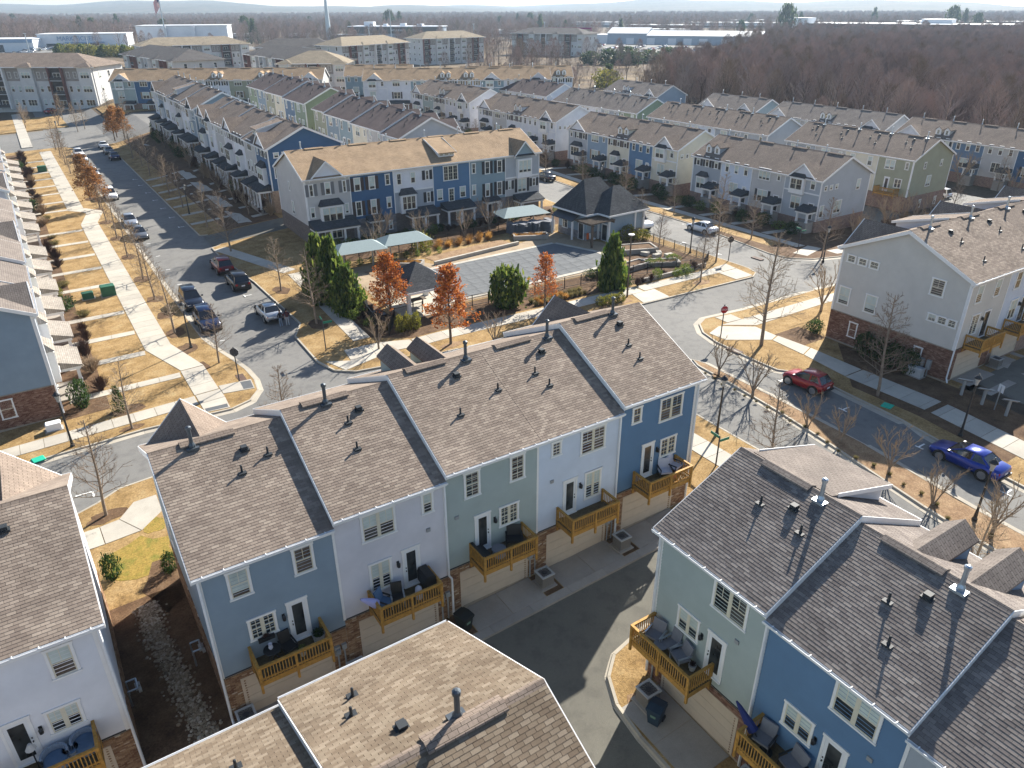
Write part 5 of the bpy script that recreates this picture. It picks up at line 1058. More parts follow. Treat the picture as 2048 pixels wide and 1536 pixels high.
bush('lime', 39.6, 81.6, 1.5, 2.0, 'large yellow green shrub at the pool planting', 'pool-side shrubs'); bush('lime', 64.2, 71.0, 1.5, 1.6, 'yellow green shrub beside the clubhouse end', 'pool-side shrubs'); bush('lime', 65.6, 69.6, 1.1, 1.3, 'small yellow green shrub beside the clubhouse end', 'pool-side shrubs')
for i in range(12): bush('gold', 34.4 + (i % 6) * .42, 77.4 + (i // 6) * .5 - (i % 6) * .32, .5, .95, f"clump of golden grass in the near raised planter, {ORD[i]} of them", 'golden grass clumps round the pool', 'ornamental_grass', 'grass clump', stem=False)
for i in range(12): bush('gold', 52.2 + (i % 6) * .65, 78.9 + (i // 6) * .55 - (i % 6) * .3, .55, .95, f"clump of golden grass in the far raised planter, {ORD[i]} of them", 'golden grass clumps round the pool', 'ornamental_grass', 'grass clump', stem=False)
for i in range(18): bush('gold', 41.5 + i * .5, 80.6 + (i % 3) * .7, .75, 1.2, f"clump of rusty gold grass behind the pool deck, {ORD[i]} along", 'golden grass clumps round the pool', 'ornamental_grass', 'grass clump', stem=False)
for i in range(22): bush(RW.choice(['gold', 'olive', 'olive']), 40.5 + (i % 11) * .62, 57.6 + (i // 11) * .9, .55, .85, f"clump of dry grass on the bank before the pool, {ORD[i]} along", 'golden grass clumps round the pool', 'ornamental_grass', 'grass clump', stem=False)
for i in range(22):
    x, y = 50.8 + (i % 11) * 1.15, 56.8 + (i // 11) * 4.4 + RW.uniform(-.9, .9); bush(RW.choice(['holly', 'box', 'olive', 'twig']), x, y, RW.uniform(.5, .9), RW.uniform(.7, 1.2), f"small shrub in the garden right of the pool, {ORD[i]} of them", 'shrubs in the garden right of the pool', stem=False)
for i in range(20):
    t = i / 20; bush(RW.choice(['olive', 'twig', 'box', 'olive']), 23.6 + 1.4 * t + RW.uniform(-.5, .6), 70 - t * 10, RW.uniform(.45, .8), RW.uniform(.6, 1.1), f"small shrub along the street side pool fence, {ORD[i]} of them", 'shrubs along the pool fence', stem=False)
for i in range(24):
    y = 38.2 - i * 1.12; bush('olive', 43.0 + RW.uniform(-.5, .6) - .06 * i, y, .28, .32, f"small dry grass tuft on the median, {ORD[i]} from the junction", 'dry grass tufts on the median', 'grass_tuft', 'grass clump', stem=False)
bush('olive', 37.4, 34.6, .7, 1.0, 'olive grass clump beyond the bright blue roof edge', 'lone grass clumps', 'ornamental_grass', 'grass clump', stem=False)
for i in range(16): bush(RW.choice(['twig', 'twig2']), 97 + i * 1.7, 57.5 + RW.uniform(-1.5, 2.5), 1.3, RW.uniform(1.5, 2.5), f"bare shrub on the bank below the olive house, {ORD[i]} along", 'shrubs below the olive house', stem=False)
# ------------------------------------------------------------------ house fittings
def at(label, *names): return HOUSE[label]
def meters(par, u, two=True):
    mb = MB(); mb.box(u - .17, -.2, 1.25, u + .1, -.035, 1.75).tube((u - .03, -.13, 0), (u - .03, -.13, 1.25), .03, n=6)
    if two: mb.box(u + .2, -.18, 1.45, u + .42, -.035, 1.75).tube((u + .3, -.11, 0), (u + .3, -.11, 1.45), .028, n=6)
    o = link('meter_box', mb.mesh('meter_box', ['grey_plastic']), par)
    link('meter_dial', MB().tube((u - .03, -.2, 1.55), (u - .03, -.29, 1.55), .085, n=10).mesh('meter_dial', ['galv']), o); return o
for i, l in enumerate(ALAB):
    p = HOUSE[l]; w = Aw[i]
    if i < 4: meters(p, w - .45 if i else 4.95)
    if i == 0: downspout(p, [(-.06, -.42, 8.35), (-.06, -.1, 8.1), (-.06, -.1, .35), (-.06, -.45, .1)]); link('splash_hose', MB().box(-.55, -1.1, .02, -.2, -.35, .14).mesh('splash_hose', ['leaf_holly']), p, rz=.35)
    if i == 1: downspout(p, [(w, -.42, 8.35), (w, -.1, 8.1), (w, -.1, 2.7), (w + .12, -.16, 2.5), (w + .12, -.16, .15)])
    if i == 3: downspout(p, [(w, -.42, 8.35), (w, -.1, 8.1), (w, -.1, 2.9), (w + .08, -.18, 2.6), (w + .08, -.18, .15)])
    if i == 4: downspout(p, [(w + .06, -.42, 8.35), (w + .06, -.1, 8.1), (w + .06, -.1, .15)])
W1 = HOUSE['white townhouse with two round blue wicker armchairs on its balcony']; downspout(W1, [(5.5, -.42, 8.35), (5.5, -.1, 8.1), (5.5, -.1, .15)])
C1 = HOUSE[CLAB[0]]; downspout(C1, [(-.06, -.42, 8.35), (-.06, -.1, 8.1), (-.06, -.1, .2)]); meters(C1, .35, False); C2 = HOUSE[CLAB[1]]; downspout(C2, [(.0, -.42, 8.35), (0, -.1, 8.1), (0, -.1, .2)]); meters(C2, .5)
BH = HOUSE['beige townhouse with its clapboard gable towards the boulevard']; downspout(BH, [(-.06, -.42, 8.2), (-.06, -.1, 7.9), (-.06, -.1, .3), (-.3, -.35, .05)])
LH = HOUSE['slate blue townhouse, first from our end of the row left of the pavement']; downspout(LH, [(6.46, 11.42, 8.3), (6.46, 11.1, 8.0), (6.46, 11.1, .2)])
mb = MB().box(-.2, -1.9 + 0, .55, -.05, -1.5, 1.2) if False else MB().box(-.25, 1.3, .5, -.035, 1.65, 1.3).box(-.25, 1.85, .6, -.035, 2.2, 1.25).tube((-.14, 1.47, -.2), (-.14, 1.47, .5), .04).tube((-.14, 2.0, -.2), (-.14, 2.0, .6), .04)
link('meter_box', mb.mesh('meter_box', ['grey_plastic']), BH)
mat('ac_body', (.23, .215, .195), .6, .05); mat('ac_fin', (.06, .06, .065), .5, 0); mat('ac_top', (.42, .43, .43), .45, .05)
def ac(x, y, label, rz=0, s=1.0):
    t = thing('ac_unit', label, 'air conditioner', (x, y, h(x, y)), rz, 'air conditioning units behind the houses'); t.scale = (s, s, s)
    a = cached('acc', lambda: MB().box(-.36, -.36, .08, .36, .36, .76).mesh('casing', ['ac_body'])); link('casing', a, t)
    def fins():
        mb = MB()
        for i in range(12): mb.box(-.365, -.33 + i * .06, .14, .365, -.318 + i * .06, .7).box(-.33 + i * .06, -.365, .14, -.318 + i * .06, .365, .7)
        return mb.mesh('louvres', ['ac_fin'])
    link('louvres', cached('acf', fins), t)
    def top():
        mb = MB().box(-.4, -.4, .76, .4, -.3, .82).box(-.4, .3, .76, .4, .4, .82).box(-.4, -.3, .76, -.3, .3, .82).box(.3, -.3, .76, .4, .3, .82); return mb.mesh('top_frame', ['ac_top'])
    link('top_frame', cached('act', top), t)
    def fan():
        mb = MB().tube((0, 0, .775), (0, 0, .81), .09, n=10)
        for k in range(14):
            a = k * math.pi / 7; mb.tube((math.cos(a) * .09, math.sin(a) * .09, .80), (math.cos(a) * .34, math.sin(a) * .34, .795), .008, n=4)
        for q in (.17, .25, .32):
            for k in range(16): a, b = k * math.pi / 8, (k + 1) * math.pi / 8; mb.tube((q * math.cos(a), q * math.sin(a), .805), (q * math.cos(b), q * math.sin(b), .805), .006, n=3)
        return mb.mesh('fan_grille', ['ac_fin'])
    link('fan_grille', cached('acfan', fan), t); link('pad', cached('acp', lambda: MB().box(-.5, -.5, -.05, .5, .5, .08).mesh('pad', ['concrete_grey'])), t); return t
mat('ac_body', (.23, .215, .195), .6, .05); mat('ac_fin', (.06, .06, .065), .5, 0); mat('ac_top', (.42, .43, .43), .45, .05)
ac(2.35, 24.75, 'air conditioning unit at the slate blue house corner'); ac(7.35, 24.45, 'air conditioning unit between the slate and lilac garages'); ac(17.95, 24.45, 'air conditioning unit left of the ice blue garage'); ac(23.2, 24.35, 'air conditioning unit left of the bright blue garage')
ac(17.75, 16.15, 'air conditioning unit on the bark bed by the alley bend', s=1.05); ac(18.2, 10.95, 'air conditioning unit at the bottom edge between the two right-hand driveways'); ac(64.4, 24.7, 'air conditioning unit behind the beige row')
def bin_(x, y, c, label, rz=0):
    t = thing('trash_bin', label, 'bin', (x, y, h(x, y)), rz, 'wheeled bins on the alley')
    mb = MB().add([(-.24, -.27, .08), (.24, -.27, .08), (.24, .27, .08), (-.24, .27, .08), (-.32, -.36, .95), (.32, -.36, .95), (.32, .36, .95), (-.32, .36, .95)], [(0, 3, 2, 1), (0, 1, 5, 4), (1, 2, 6, 5), (2, 3, 7, 6), (3, 0, 4, 7), (4, 5, 6, 7)]).box(-.34, -.38, .86, .34, .38, .95)
    link('body', mb.mesh('body', [c]), t); link('lid', MB().prism([(-.42, .96), (-.40, 1.03), (.0, 1.09), (.36, 1.02), (.38, .96)], -.35, .35, 0).box(-.3, .36, .96, .3, .45, 1.0).mesh('lid', [c]), t)
    for s in (-1, 1): link('wheel', cached('bw', lambda: MB().tube((-.03, 0, 0), (.03, 0, 0), .12, n=10).mesh('wheel', ['rubber'])), t, (s * .27, .28, .12))
    link('logo_panel', MB().box(-.12, -.352, .58, .12, -.33, .7).mesh('logo_panel', ['bin_mark']), t); return t
mat('bin_black', (.018, .022, .022), .5, .1); mat('bin_navy', (.02, .04, .065), .5, .1); mat('bin_green', (.02, .10, .045), .5, .1); mat('bin_mark', (.16, .26, .2), .6, 0)
bin_(12.85, 24.15, 'bin_black', 'black wheeled bin beside the sage green garage', .25); bin_(17.35, 15.2, 'bin_navy', 'dark navy wheeled bin in front of the fan unit by the alley bend', -1.2); bin_(17.6, 11.0, 'bin_green', 'green wheeled bin at the bottom edge of the frame', .1)
# swale stones and gas meters
def swale():
    root = thing('stony_swale', 'winding strip of pale round stones in the dark yard between two houses', 'stone swale', (.4, 28, h(.4, 28)))
    r = random.Random(2); cl = [(1.35, 20.5), (.95, 24), (.45, 27.5), (.1, 31), (-.1, 33.5), (-.05, 35.3)]; st = []
    ms = []
    for k in range(6):
        bm = bmesh.new(); bmesh.ops.create_icosphere(bm, subdivisions=1, radius=.1)
        for v in bm.verts: v.co *= r.uniform(.75, 1.2)
        for v in bm.verts: v.co.z *= .65
        me = bpy.data.meshes.new('stone'); bm.to_mesh(me); bm.free(); me.materials.append(M['stone_piece']); ms.append(me)
    for i in range(3200):
        t = r.random() * (len(cl) - 1); k = int(t); f = t - k; x = cl[k][0] * (1 - f) + cl[k + 1][0] * f + r.gauss(0, .27); y = cl[k][1] * (1 - f) + cl[k + 1][1] * f
        st.append((x, y, r.uniform(.35, .95), r.randrange(6), r.uniform(0, 6.28)))
    st.sort(key=lambda s: -s[2] / math.hypot(s[0], s[1], 28))
    for x, y, s, k, a in st[:300]:
        o = link('stone', ms[k], root, (x - .4, y - 28, h(x, y) - root.location.z + .03 * s + .01), a); o.scale = (s, s, s)
    mb = MB()
    for x, y, s, k, a in st[300:]:
        c, sn = math.cos(a), math.sin(a); zz = h(x, y) - root.location.z + .03 * s + .005
        mb.add([((v.co.x * c - v.co.y * sn) * s + x - .4, (v.co.x * sn + v.co.y * c) * s + y - 28, v.co.z * s + zz) for v in ms[k].vertices], [tuple(p.vertices) for p in ms[k].polygons])
    o = link('stones', mb.mesh('stones', ['stone_piece']), root); o['kind'] = 'stuff'
shingle_mat('stone_piece', ((0, (.17, .13, .09)), (.4, (.30, .24, .17)), (.75, (.40, .34, .26)), (1, (.52, .46, .38))))
swale()
def gas(x, y, label):
    t = thing('gas_meter', label, 'gas meter', (x, y, h(x, y)), 0, 'gas meters in the yard with the swale')
    mb = MB().tube((-.3, -.35, 0), (-.3, -.35, .9), .03).tube((-.3, -.35, .9), (.1, -.35, .9), .03).tube((.1, -.35, .9), (.1, .3, .9), .03).tube((.1, .3, .9), (-.3, .3, .9), .03).tube((.1, .3, .9), (.1, .3, .3), .03).tube((-.3, .3, .9), (-.3, .3, .1), .025)
    link('pipework', mb.mesh('pipework', ['galv']), t); link('meter_body', MB().box(.0, -.02, .45, .22, .2, .75).tube((.11, -.2, .62), (.24, -.2, .62), .09, n=10).mesh('meter_body', ['ac_top']), t)
gas(-1.45, 29.2, 'gas meter pipework against the white house wall'); gas(1.5, 29.9, 'gas meter pipework against the slate blue house wall')
# balcony furniture
FG_ = 'balcony furniture'
mat('wicker_blue', (.22, .27, .34), .8, .15, 20); mat('cushion_blue', (.10, .17, .27), .9, .1); mat('cushion_grey', (.20, .20, .215), .9, .1); mat('chair_white', (.52, .52, .58), .5, .05); mat('fabric_lav', (.40, .40, .68), .8, .08); mat('fabric_navy', (.02, .03, .13), .8, .08); mat('pot', (.45, .44, .42), .6, .1); mat('pink', (.5, .14, .16), .7, .2)
def loc_on(lbl, u, v, z):
    p = HOUSE[lbl]; return p.matrix_basis @ Vector((u, v, z)), p.rotation_euler.z
def chair(lbl, u, v, z, a, frame, seat, label, mesh_back=False, w=.58):
    P, rz = loc_on(lbl, u, v, z); t = thing('chair', label, 'chair', P, rz + a, FG_)
    link('seat', MB().box(-w / 2, -.28, .36, w / 2, .28, .46).mesh('seat', [seat]), t)
    b = MB().prism([(.24, .44), (.3, .44), (.44, 1.0), (.38, 1.0)], -w / 2 + .03, w / 2 - .03, 0); link('backrest', b.mesh('backrest', [seat]), t)
    for x in (-w / 2, w / 2):
        for y in (-.26, .28): link('leg', cached(('cl', frame), lambda: MB().tube((0, 0, 0), (0, 0, .42), .022, n=5).mesh('leg', [frame])), t, (x, y, 0))
        link('armrest', cached(('ca', frame), lambda: MB().box(-.035, -.3, .6, .035, .36, .64).tube((0, -.26, .4), (0, -.26, .6), .02, n=5).mesh('armrest', [frame])), t, (x, 0, 0))
def rtable(lbl, u, v, z, r, hgt, top, label, drum=False):
    P, rz = loc_on(lbl, u, v, z); t = thing('table', label, 'table', P, rz, FG_)
    link('tabletop', MB().lathe([(r, hgt - .03), (r + .01, hgt - .015), (r, hgt)], n=18).mesh('tabletop', [top]), t)
    if drum: link('base', MB().lathe([(r * .95, 0), (r * .8, hgt * .5), (r * .95, hgt - .03)], n=14).mesh('base', ['wicker_blue']), t)
    else:
        for k in range(3): a = k * 2.09; link('leg', MB().tube((r * .75 * math.cos(a), r * .75 * math.sin(a), 0), (r * .25 * math.cos(a + 2), r * .25 * math.sin(a + 2), hgt - .03), .018, n=5).mesh('leg', ['black_metal']), t)
def potplant(lbl, u, v, z, label, leaf='box', s=.22, c='pot'):
    P, rz = loc_on(lbl, u, v, z); t = thing('plant_pot', label, 'plant pot', P, rz, FG_)
    link('pot', MB().lathe([(.11, 0), (.17, .25), (.18, .28), (.15, .28), (.14, .24)], n=10).mesh('pot', [c]), t); f = link('foliage', SHR[leaf], t, (0, 0, .22)); f.scale = (s, s, s * 1.2)
def umbrella(lbl, p0, p1, cm, label):
    P, rz = loc_on(lbl, *p0); t = thing('umbrella', label, 'umbrella', P, rz, FG_); d = Vector(p1) - Vector(p0)
    link('pole', MB().tube((0, 0, 0), d, .022, n=6).mesh('pole', ['black_metal']), t); mb = MB(); a, b = d * .42, d * 1.0
    mb.tube(a, a.lerp(b, .25), .17, .15, 8, cap=True).tube(a.lerp(b, .25), a.lerp(b, .8), .15, .075, 8).tube(a.lerp(b, .8), b, .075, .03, 8)
    link('canopy', mb.mesh('canopy', [cm]), t); link('base', MB().lathe([(.26, 0), (.26, .05), (.05, .09)], n=12).mesh('base', ['black_metal']), t)
A1, A2, A3, A4, A5 = ALAB; WL = 'white townhouse with two round blue wicker armchairs on its balcony'
rtable(A1, 2.05, -.62, 3.0, .36, .72, 'black_metal', 'round black bistro table on the slate blue house balcony'); chair(A1, 2.75, -.55, 3.0, .15, 'black_metal', 'black_metal', 'black metal chair beside the bistro table')
P, rz = loc_on(A1, 2.02, -.6, 3.72); t = thing('vase', 'white vase standing on the bistro table', 'vase', P, rz, FG_); link('body', MB().lathe([(.05, 0), (.1, .1), (.07, .22), (.09, .3), (.04, .26)], n=10).mesh('body', ['chair_white']), t)
potplant(A1, 3.2, -.95, 3.0, 'small plant pot by the railing of the slate blue house'); P, rz = loc_on(A1, 4.1, -.5, 3.0); t = thing('basket', 'dark basket of plants at the right balcony corner of the slate blue house', 'basket', P, rz, FG_); link('tub', MB().lathe([(.24, 0), (.3, .4), (.27, .4), (.22, .1)], n=12).mesh('tub', ['grey_plastic']), t); f = link('foliage', SHR['holly'], t, (0, 0, .2)); f.scale = (.27, .27, .4)
P, rz = loc_on(A1, 2.0, -.17, 3.97); t = thing('window_box', 'dark planter hung under the kitchen window of the slate blue house', 'planter', P, rz, FG_); link('trough', MB().box(-.35, -.1, -.05, .35, .06, .12).mesh('trough', ['black_metal']), t); f = link('foliage', SHR['twig'], t, (0, -.02, .08)); f.scale = (.35, .12, .25)
umbrella(A2, (1.85, -.65, 3.0), (.55, -.95, 4.35), 'fabric_lav', 'folded lavender umbrella leaning over the lilac house railing'); chair(A2, 1.75, -.75, 3.0, .6, 'black_metal', 'cushion_blue', 'dark chair under the folded lavender umbrella'); chair(A2, 2.35, -.8, 3.0, -.3, 'galv', 'black_metal', 'dark chair in the middle of the lilac house balcony')
P, rz = loc_on(A2, 3.35, -.95, 3.0); t = thing('lantern', 'white lantern by the railing of the lilac house', 'lantern', P, rz, FG_); link('cage', MB().lathe([(.16, 0), (.18, .4), (.15, .62), (.06, .72)], n=8).mesh('cage', ['chair_white']), t)
P, rz = loc_on(A2, 4.0, -.55, 3.0); t = thing('grill', 'black lidded grill at the right balcony corner of the lilac house', 'grill', P, rz, FG_); link('box', MB().box(-.28, -.45, .3, .28, .45, .85).prism([(-.28, .85), (-.2, 1.02), (.2, 1.02), (.28, .85)], -.45, .45, 1).mesh('box', ['black_metal']), t); link('leg', MB().box(-.26, -.42, 0, -.2, -.36, .3).mesh('leg', ['black_metal']), t); link('leg', MB().box(.2, .36, 0, .26, .42, .3).mesh('leg', ['black_metal']), t)
P, rz = loc_on(A3, 1.6, -.7, 3.0); t = thing('bench', 'black covered bench at the left end of the sage green house balcony', 'bench', P, rz, FG_); link('seat', MB().box(-.3, -.62, .0, .3, .62, .5).mesh('seat', ['black_metal']), t); link('backrest', MB().box(-.34, -.62, .5, -.2, .62, .85).mesh('backrest', ['black_metal']), t)
rtable(A3, 2.5, -.75, 3.0, .36, .42, 'cushion_grey', 'round low pouf on the sage green house balcony', True); chair(A3, 3.55, -.55, 3.0, -.5, 'black_metal', 'black_metal', 'wide black armchair at the right end of the sage green house balcony', w=.8)
chair(A5, 3.25, -.55, 2.95, -.4, 'black_metal', 'chair_white', 'left white shell chair on the bright blue house balcony', w=.7); chair(A5, 4.05, -.5, 2.95, .3, 'black_metal', 'chair_white', 'right white shell chair on the bright blue house balcony', w=.7); potplant(A5, 3.65, -.9, 2.95, 'plant pot with pink flowers between the white chairs', 'twig', .25, 'pink')
def tubchair(lbl, u, v, z, a, label):
    P, rz = loc_on(lbl, u, v, z); t = thing('armchair', label, 'armchair', P, rz + a, FG_)
    link('tub', MB().lathe([(.36, 0), (.45, .2), (.45, .38)], n=18).mesh('tub', ['wicker_blue']), t); link('cushion', MB().lathe([(.4, .36), (.42, .42), (.38, .5)], n=18).mesh('cushion', ['cushion_blue']), t)
    mb = MB()
    for k in range(11):
        a0, a1 = -.3 + k * .34, -.3 + (k + 1) * .34
        c0, s0, c1, s1 = math.cos(a0), math.sin(a0), math.cos(a1), math.sin(a1); mb.add([(.4 * c0, .4 * s0, .36), (.4 * c1, .4 * s1, .36), (.4 * c1, .4 * s1, .74), (.4 * c0, .4 * s0, .74), (.48 * c0, .48 * s0, .36), (.48 * c1, .48 * s1, .36), (.48 * c1, .48 * s1, .74), (.48 * c0, .48 * s0, .74)], [(0, 3, 2, 1), (4, 5, 6, 7), (3, 7, 6, 2)])
    link('backrest', mb.mesh('backrest', ['wicker_blue']), t)
tubchair(WL, 2.95, -.7, 3.0, 0, 'left round blue wicker armchair on the white house balcony'); tubchair(WL, 3.95, -.5, 3.0, .2, 'right round blue wicker armchair on the white house balcony'); rtable(WL, 3.45, -.55, 3.0, .28, .5, 'cushion_blue', 'blue drum table between the two wicker armchairs', True)
P, rz = loc_on(WL, 2.35, -.5, 3.0); t = thing('patio_lamp', 'dark standing lamp by the white house balcony door', 'lamp', P, rz, FG_); link('pole', MB().tube((0, 0, 0), (0, 0, 1.25), .02, n=6).lathe([(.14, 0), (.14, .03)], n=10).mesh('pole', ['black_metal']), t); link('shade', MB().lathe([(.19, 1.2), (.06, 1.45)], n=10).mesh('shade', ['pot']), t)
CL1, CL2 = CLAB[0], CLAB[1]
chair(CL1, .75, -.65, 3.0, .3, 'galv', 'cushion_grey', 'grey cushioned chair at the far end of the sage green house balcony', w=.7); chair(CL1, 2.2, -.6, 3.0, -.25, 'galv', 'cushion_grey', 'grey cushioned chair nearest the balcony door of the sage green house', w=.7); rtable(CL1, 1.3, -.85, 3.0, .3, .45, 'cushion_grey', 'round grey table between the cushioned chairs'); chair(CL1, 1.5, -.45, 3.0, 0, 'galv', 'cushion_grey', 'grey pillow chair behind the round grey table', w=.6); potplant(CL1, 2.75, -.4, 3.0, 'white pot of dark stems beside the sage green house door', 'twig', .25)
umbrella(CL2, (1.35, -.7, 3.0), (-.1, -.95, 4.5), 'fabric_navy', 'folded dark blue umbrella leaning over the bright blue house corner'); chair(CL2, 1.1, -.6, 3.0, .2, 'black_metal', 'cushion_grey', 'dark chair under the folded blue umbrella', w=.7); chair(CL2, 2.4, -.6, 3.0, -.2, 'black_metal', 'cushion_grey', 'dark cushioned chair at the bottom edge of the frame', w=.8)
# ------------------------------------------------------------------ street furniture
def lamp(x, y, label, hgt=4.3, tall=False, dz=0):
    t = thing('street_lamp', label, 'street lamp', (x, y, h(x, y) + dz), 0, 'black street lamps')
    link('base', MB().lathe([(.16, -.1), (.16, .1), (.11, .2), (.08, .75), (.06, .8)], n=10).mesh('base', ['black_metal']), t)
    link('pole', MB().tube((0, 0, .75), (0, 0, hgt - .7), .055, .04, 8).mesh('pole', ['black_metal']), t)
    link('lantern', MB().lathe([(.05, hgt - .7), (.12, hgt - .62), (.1, hgt - .55), (.19, hgt - .15)], n=8).mesh('lantern', ['lamp_glass']), t)
    link('cap', MB().lathe([(.26, hgt - .15), (.24, hgt - .08), (.1, hgt + .08), (.03, hgt + .12), (.02, hgt + .22)], n=8).mesh('cap', ['black_metal']), t); return t
mat('lamp_glass', (.35, .35, .33), .3, 0); mat('sign_red', (.42, .02, .03), .45, .05); mat('sign_back', (.05, .05, .055), .5, 0); mat('sign_green', (.012, .17, .10), .45, 0); mat('sign_white', (.75, .75, .75), .5, 0)
lamp(-1.7, 55.5, 'street lamp in front of the brick wall of the slate house'); lamp(9.2, 68.0, 'street lamp by the dark blue parked cars'); lamp(36.7, 29.8, 'street lamp beside the bright blue end house', 4.5); lamp(51.3, 20.4, 'street lamp by the bright blue parked saloon', 4.7)
lamp(80.6, 96.3, 'street lamp on the inner street before the cream fronts'); lamp(66.6, 62, 'street lamp on the verge behind the pool garden'); lamp(78.9, 51.9, 'street lamp on the corner opposite the beige house'); lamp(42.9, 14.9, 'street lamp on the median with a pale round head', 4.2); lamp(19.7, 118, 'street lamp before the navy gable row'); lamp(10.0, 210, 'street lamp at the far crossing')
def disc_pole(x, y, label, hgt):
    t = thing('light_pole', label, 'light pole', (x, y, h(x, y)), 0, 'tall light poles'); link('pole', MB().tube((0, 0, 0), (0, 0, hgt), .07, .05, 8).mesh('pole', ['bark']), t); link('head', MB().lathe([(.1, hgt - .1), (.32, hgt), (.33, hgt + .05), (.05, hgt + .12)], n=12).mesh('head', ['sign_white']), t)
disc_pole(49.9, 54.5, 'tall brown light pole at the pool corner', 6.6)
def text_mesh(s, size, m, depth=.004):
    cu = bpy.data.curves.new('lettering', 'FONT'); cu.body = s; cu.size = size; cu.align_x = 'CENTER'; cu.align_y = 'CENTER'; cu.extrude = depth; o = bpy.data.objects.new('tmp', cu); COL.objects.link(o)
    me = bpy.data.meshes.new_from_object(o.evaluated_get(bpy.context.evaluated_depsgraph_get())); me.name = 'lettering'; bpy.data.objects.remove(o); me.materials.clear(); me.materials.append(M[m]); return me
def stop(x, y, a, label, hgt=2.9):
    t = thing('stop_sign', label, 'stop sign', (x, y, h(x, y)), a, 'stop signs'); link('post', MB().tube((0, 0, 0), (0, 0, hgt), .035, n=6).mesh('post', ['sign_back']), t)
    oc = [(.38 * math.cos(math.pi / 8 + k * math.pi / 4), .38 * math.sin(math.pi / 8 + k * math.pi / 4) + hgt - .35) for k in range(8)]
    pl = link('plate', MB().prism(oc, -.055, -.04, 1).mesh('plate', ['sign_white']), t); oc2 = [(q[0] * .93, (q[1] - hgt + .35) * .93 + hgt - .35) for q in oc]; link('face', MB().prism(oc2, -.06, -.054, 1).mesh('face', ['sign_red']), pl)
    link('back', MB().prism(oc, -.04, -.03, 1).mesh('back', ['sign_back']), pl); le = link('lettering', cached('STOP', lambda: text_mesh('STOP', .25, 'sign_white')), pl, (0, -.063, hgt - .35)); le.rotation_euler = (PI / 2, 0, 0); link('finial', MB().lathe([(.05, hgt), (.07, hgt + .06), (.01, hgt + .14)], n=8).mesh('finial', ['sign_back']), t)
stop(49.5, 41.3, -.35, 'red octagonal stop sign facing us at the boulevard junction', 3.3); stop(11.0, 58.4, 2.6, 'stop sign seen from its dark back at the west street corner', 3.0); stop(68.1, 57.2, 2.6, 'stop sign seen from its dark back behind the pool garden', 2.9)
def blades(x, y, label, hgt=3.0):
    t = thing('street_name_sign', label, 'street sign', (x, y, h(x, y)), .3, 'green street name signs'); link('post', MB().tube((0, 0, 0), (0, 0, hgt), .035, n=6).lathe([(.06, hgt), (.01, hgt + .12)], n=8).mesh('post', ['sign_back']), t)
    for k, (r, z) in enumerate(((0, hgt - .28), (PI / 2, hgt - .02))): link('blade', MB().box(-.02, -.012, -.1, .85, .012, .1).mesh('blade', ['sign_green']), t, (0, 0, z), r - .4)
blades(19.0, 59.6, 'green street name blades on the grass corner by the silver car'); blades(79.7, 56.2, 'green street name blades before the pewter end house'); blades(9.6, 204, 'green street name blades at the far crossing'); blades(33.6, 27.0, 'green street name blades half hidden by the grey roof', 2.2)
def box_thing(name, x, y, sx, sy, sz, m, label, cat, rz=0, lid=True, group=None):
    t = thing(name, label, cat, (x, y, h(x, y)), rz, group); link('cabinet', MB().box(-sx / 2, -sy / 2, -.1, sx / 2, sy / 2, sz * .85).mesh('cabinet', [m]), t)
    if lid: link('lid', MB().prism([(-sx / 2 - .03, sz * .85), (-sx / 2 + .05, sz), (sx / 2 - .05, sz), (sx / 2 + .03, sz * .85)], -sy / 2 - .03, sy / 2 + .03, 1).mesh('lid', [m]), t)
    link('plinth', MB().box(-sx / 2 - .12, -sy / 2 - .12, -.1, sx / 2 + .12, sy / 2 + .12, .05).mesh('plinth', ['concrete_grey']), t)
mat('box_green', (.03, .12, .07), .6, .1); mat('box_teal', (.02, .40, .26), .6, .1); UT = 'green utility cabinets on the lawns'
box_thing('utility_cabinet', 2.9, 88.3, 1.1, .7, .75, 'box_green', 'smaller green cabinet on the lawn left of the wide pavement', 'utility cabinet', group=UT); box_thing('utility_cabinet', 4.9, 88.0, 1.4, 1.0, 1.15, 'box_green', 'larger green cabinet beside the wide pavement', 'utility cabinet', group=UT); box_thing('utility_cabinet', 3.9, 171, 1.5, 1.0, 1.1, 'box_green', 'farthest green cabinet on the lawns left of the wide pavement', 'utility cabinet', group=UT)
box_thing('utility_cabinet', 57.2, 27.4, .6, 1.1, .85, 'ac_top', 'pale utility cabinet against the beige brick base', 'utility cabinet'); box_thing('utility_cabinet', -2.6, 59.0, 1.0, .6, .6, 'white_metal', 'white cabinet at the foot of the brick wall', 'utility cabinet')
for x, y, l in ((-3.9, 54.95, 'teal flush cover in the verge by the near street lamp'), (50.6, 25.6, 'teal flush cover in the shaded boulevard verge')):
    t = thing('valve_cover', l, 'valve cover', (x, y, h(x, y)), .2, 'teal flush covers'); link('cover', MB().prism([(-.42, 0), (-.36, .07), (.36, .07), (.42, 0)], -.36, .36, 1).mesh('cover', ['box_teal']), t)
for i, (x, y) in enumerate(((57.0, 23.5), (57.0, 21.9), (57.0, 20.1))):
    t = thing('mailbox_board', f"{ORD[i]} of the tilted grey boards on posts by the back alley", 'signboard', (x, y, h(x, y)), 1.3, 'grey boards by the back alley'); link('post', MB().tube((0, 0, 0), (0, 0, 1.3), .08, n=6).mesh('post', ['grey_plastic']), t); b = link('board', MB().box(-.5, -.42, -.03, .5, .42, .03).mesh('board', ['ac_top']), t, (0, 0, 1.3)); b.rotation_euler = (.5, 0, .8)
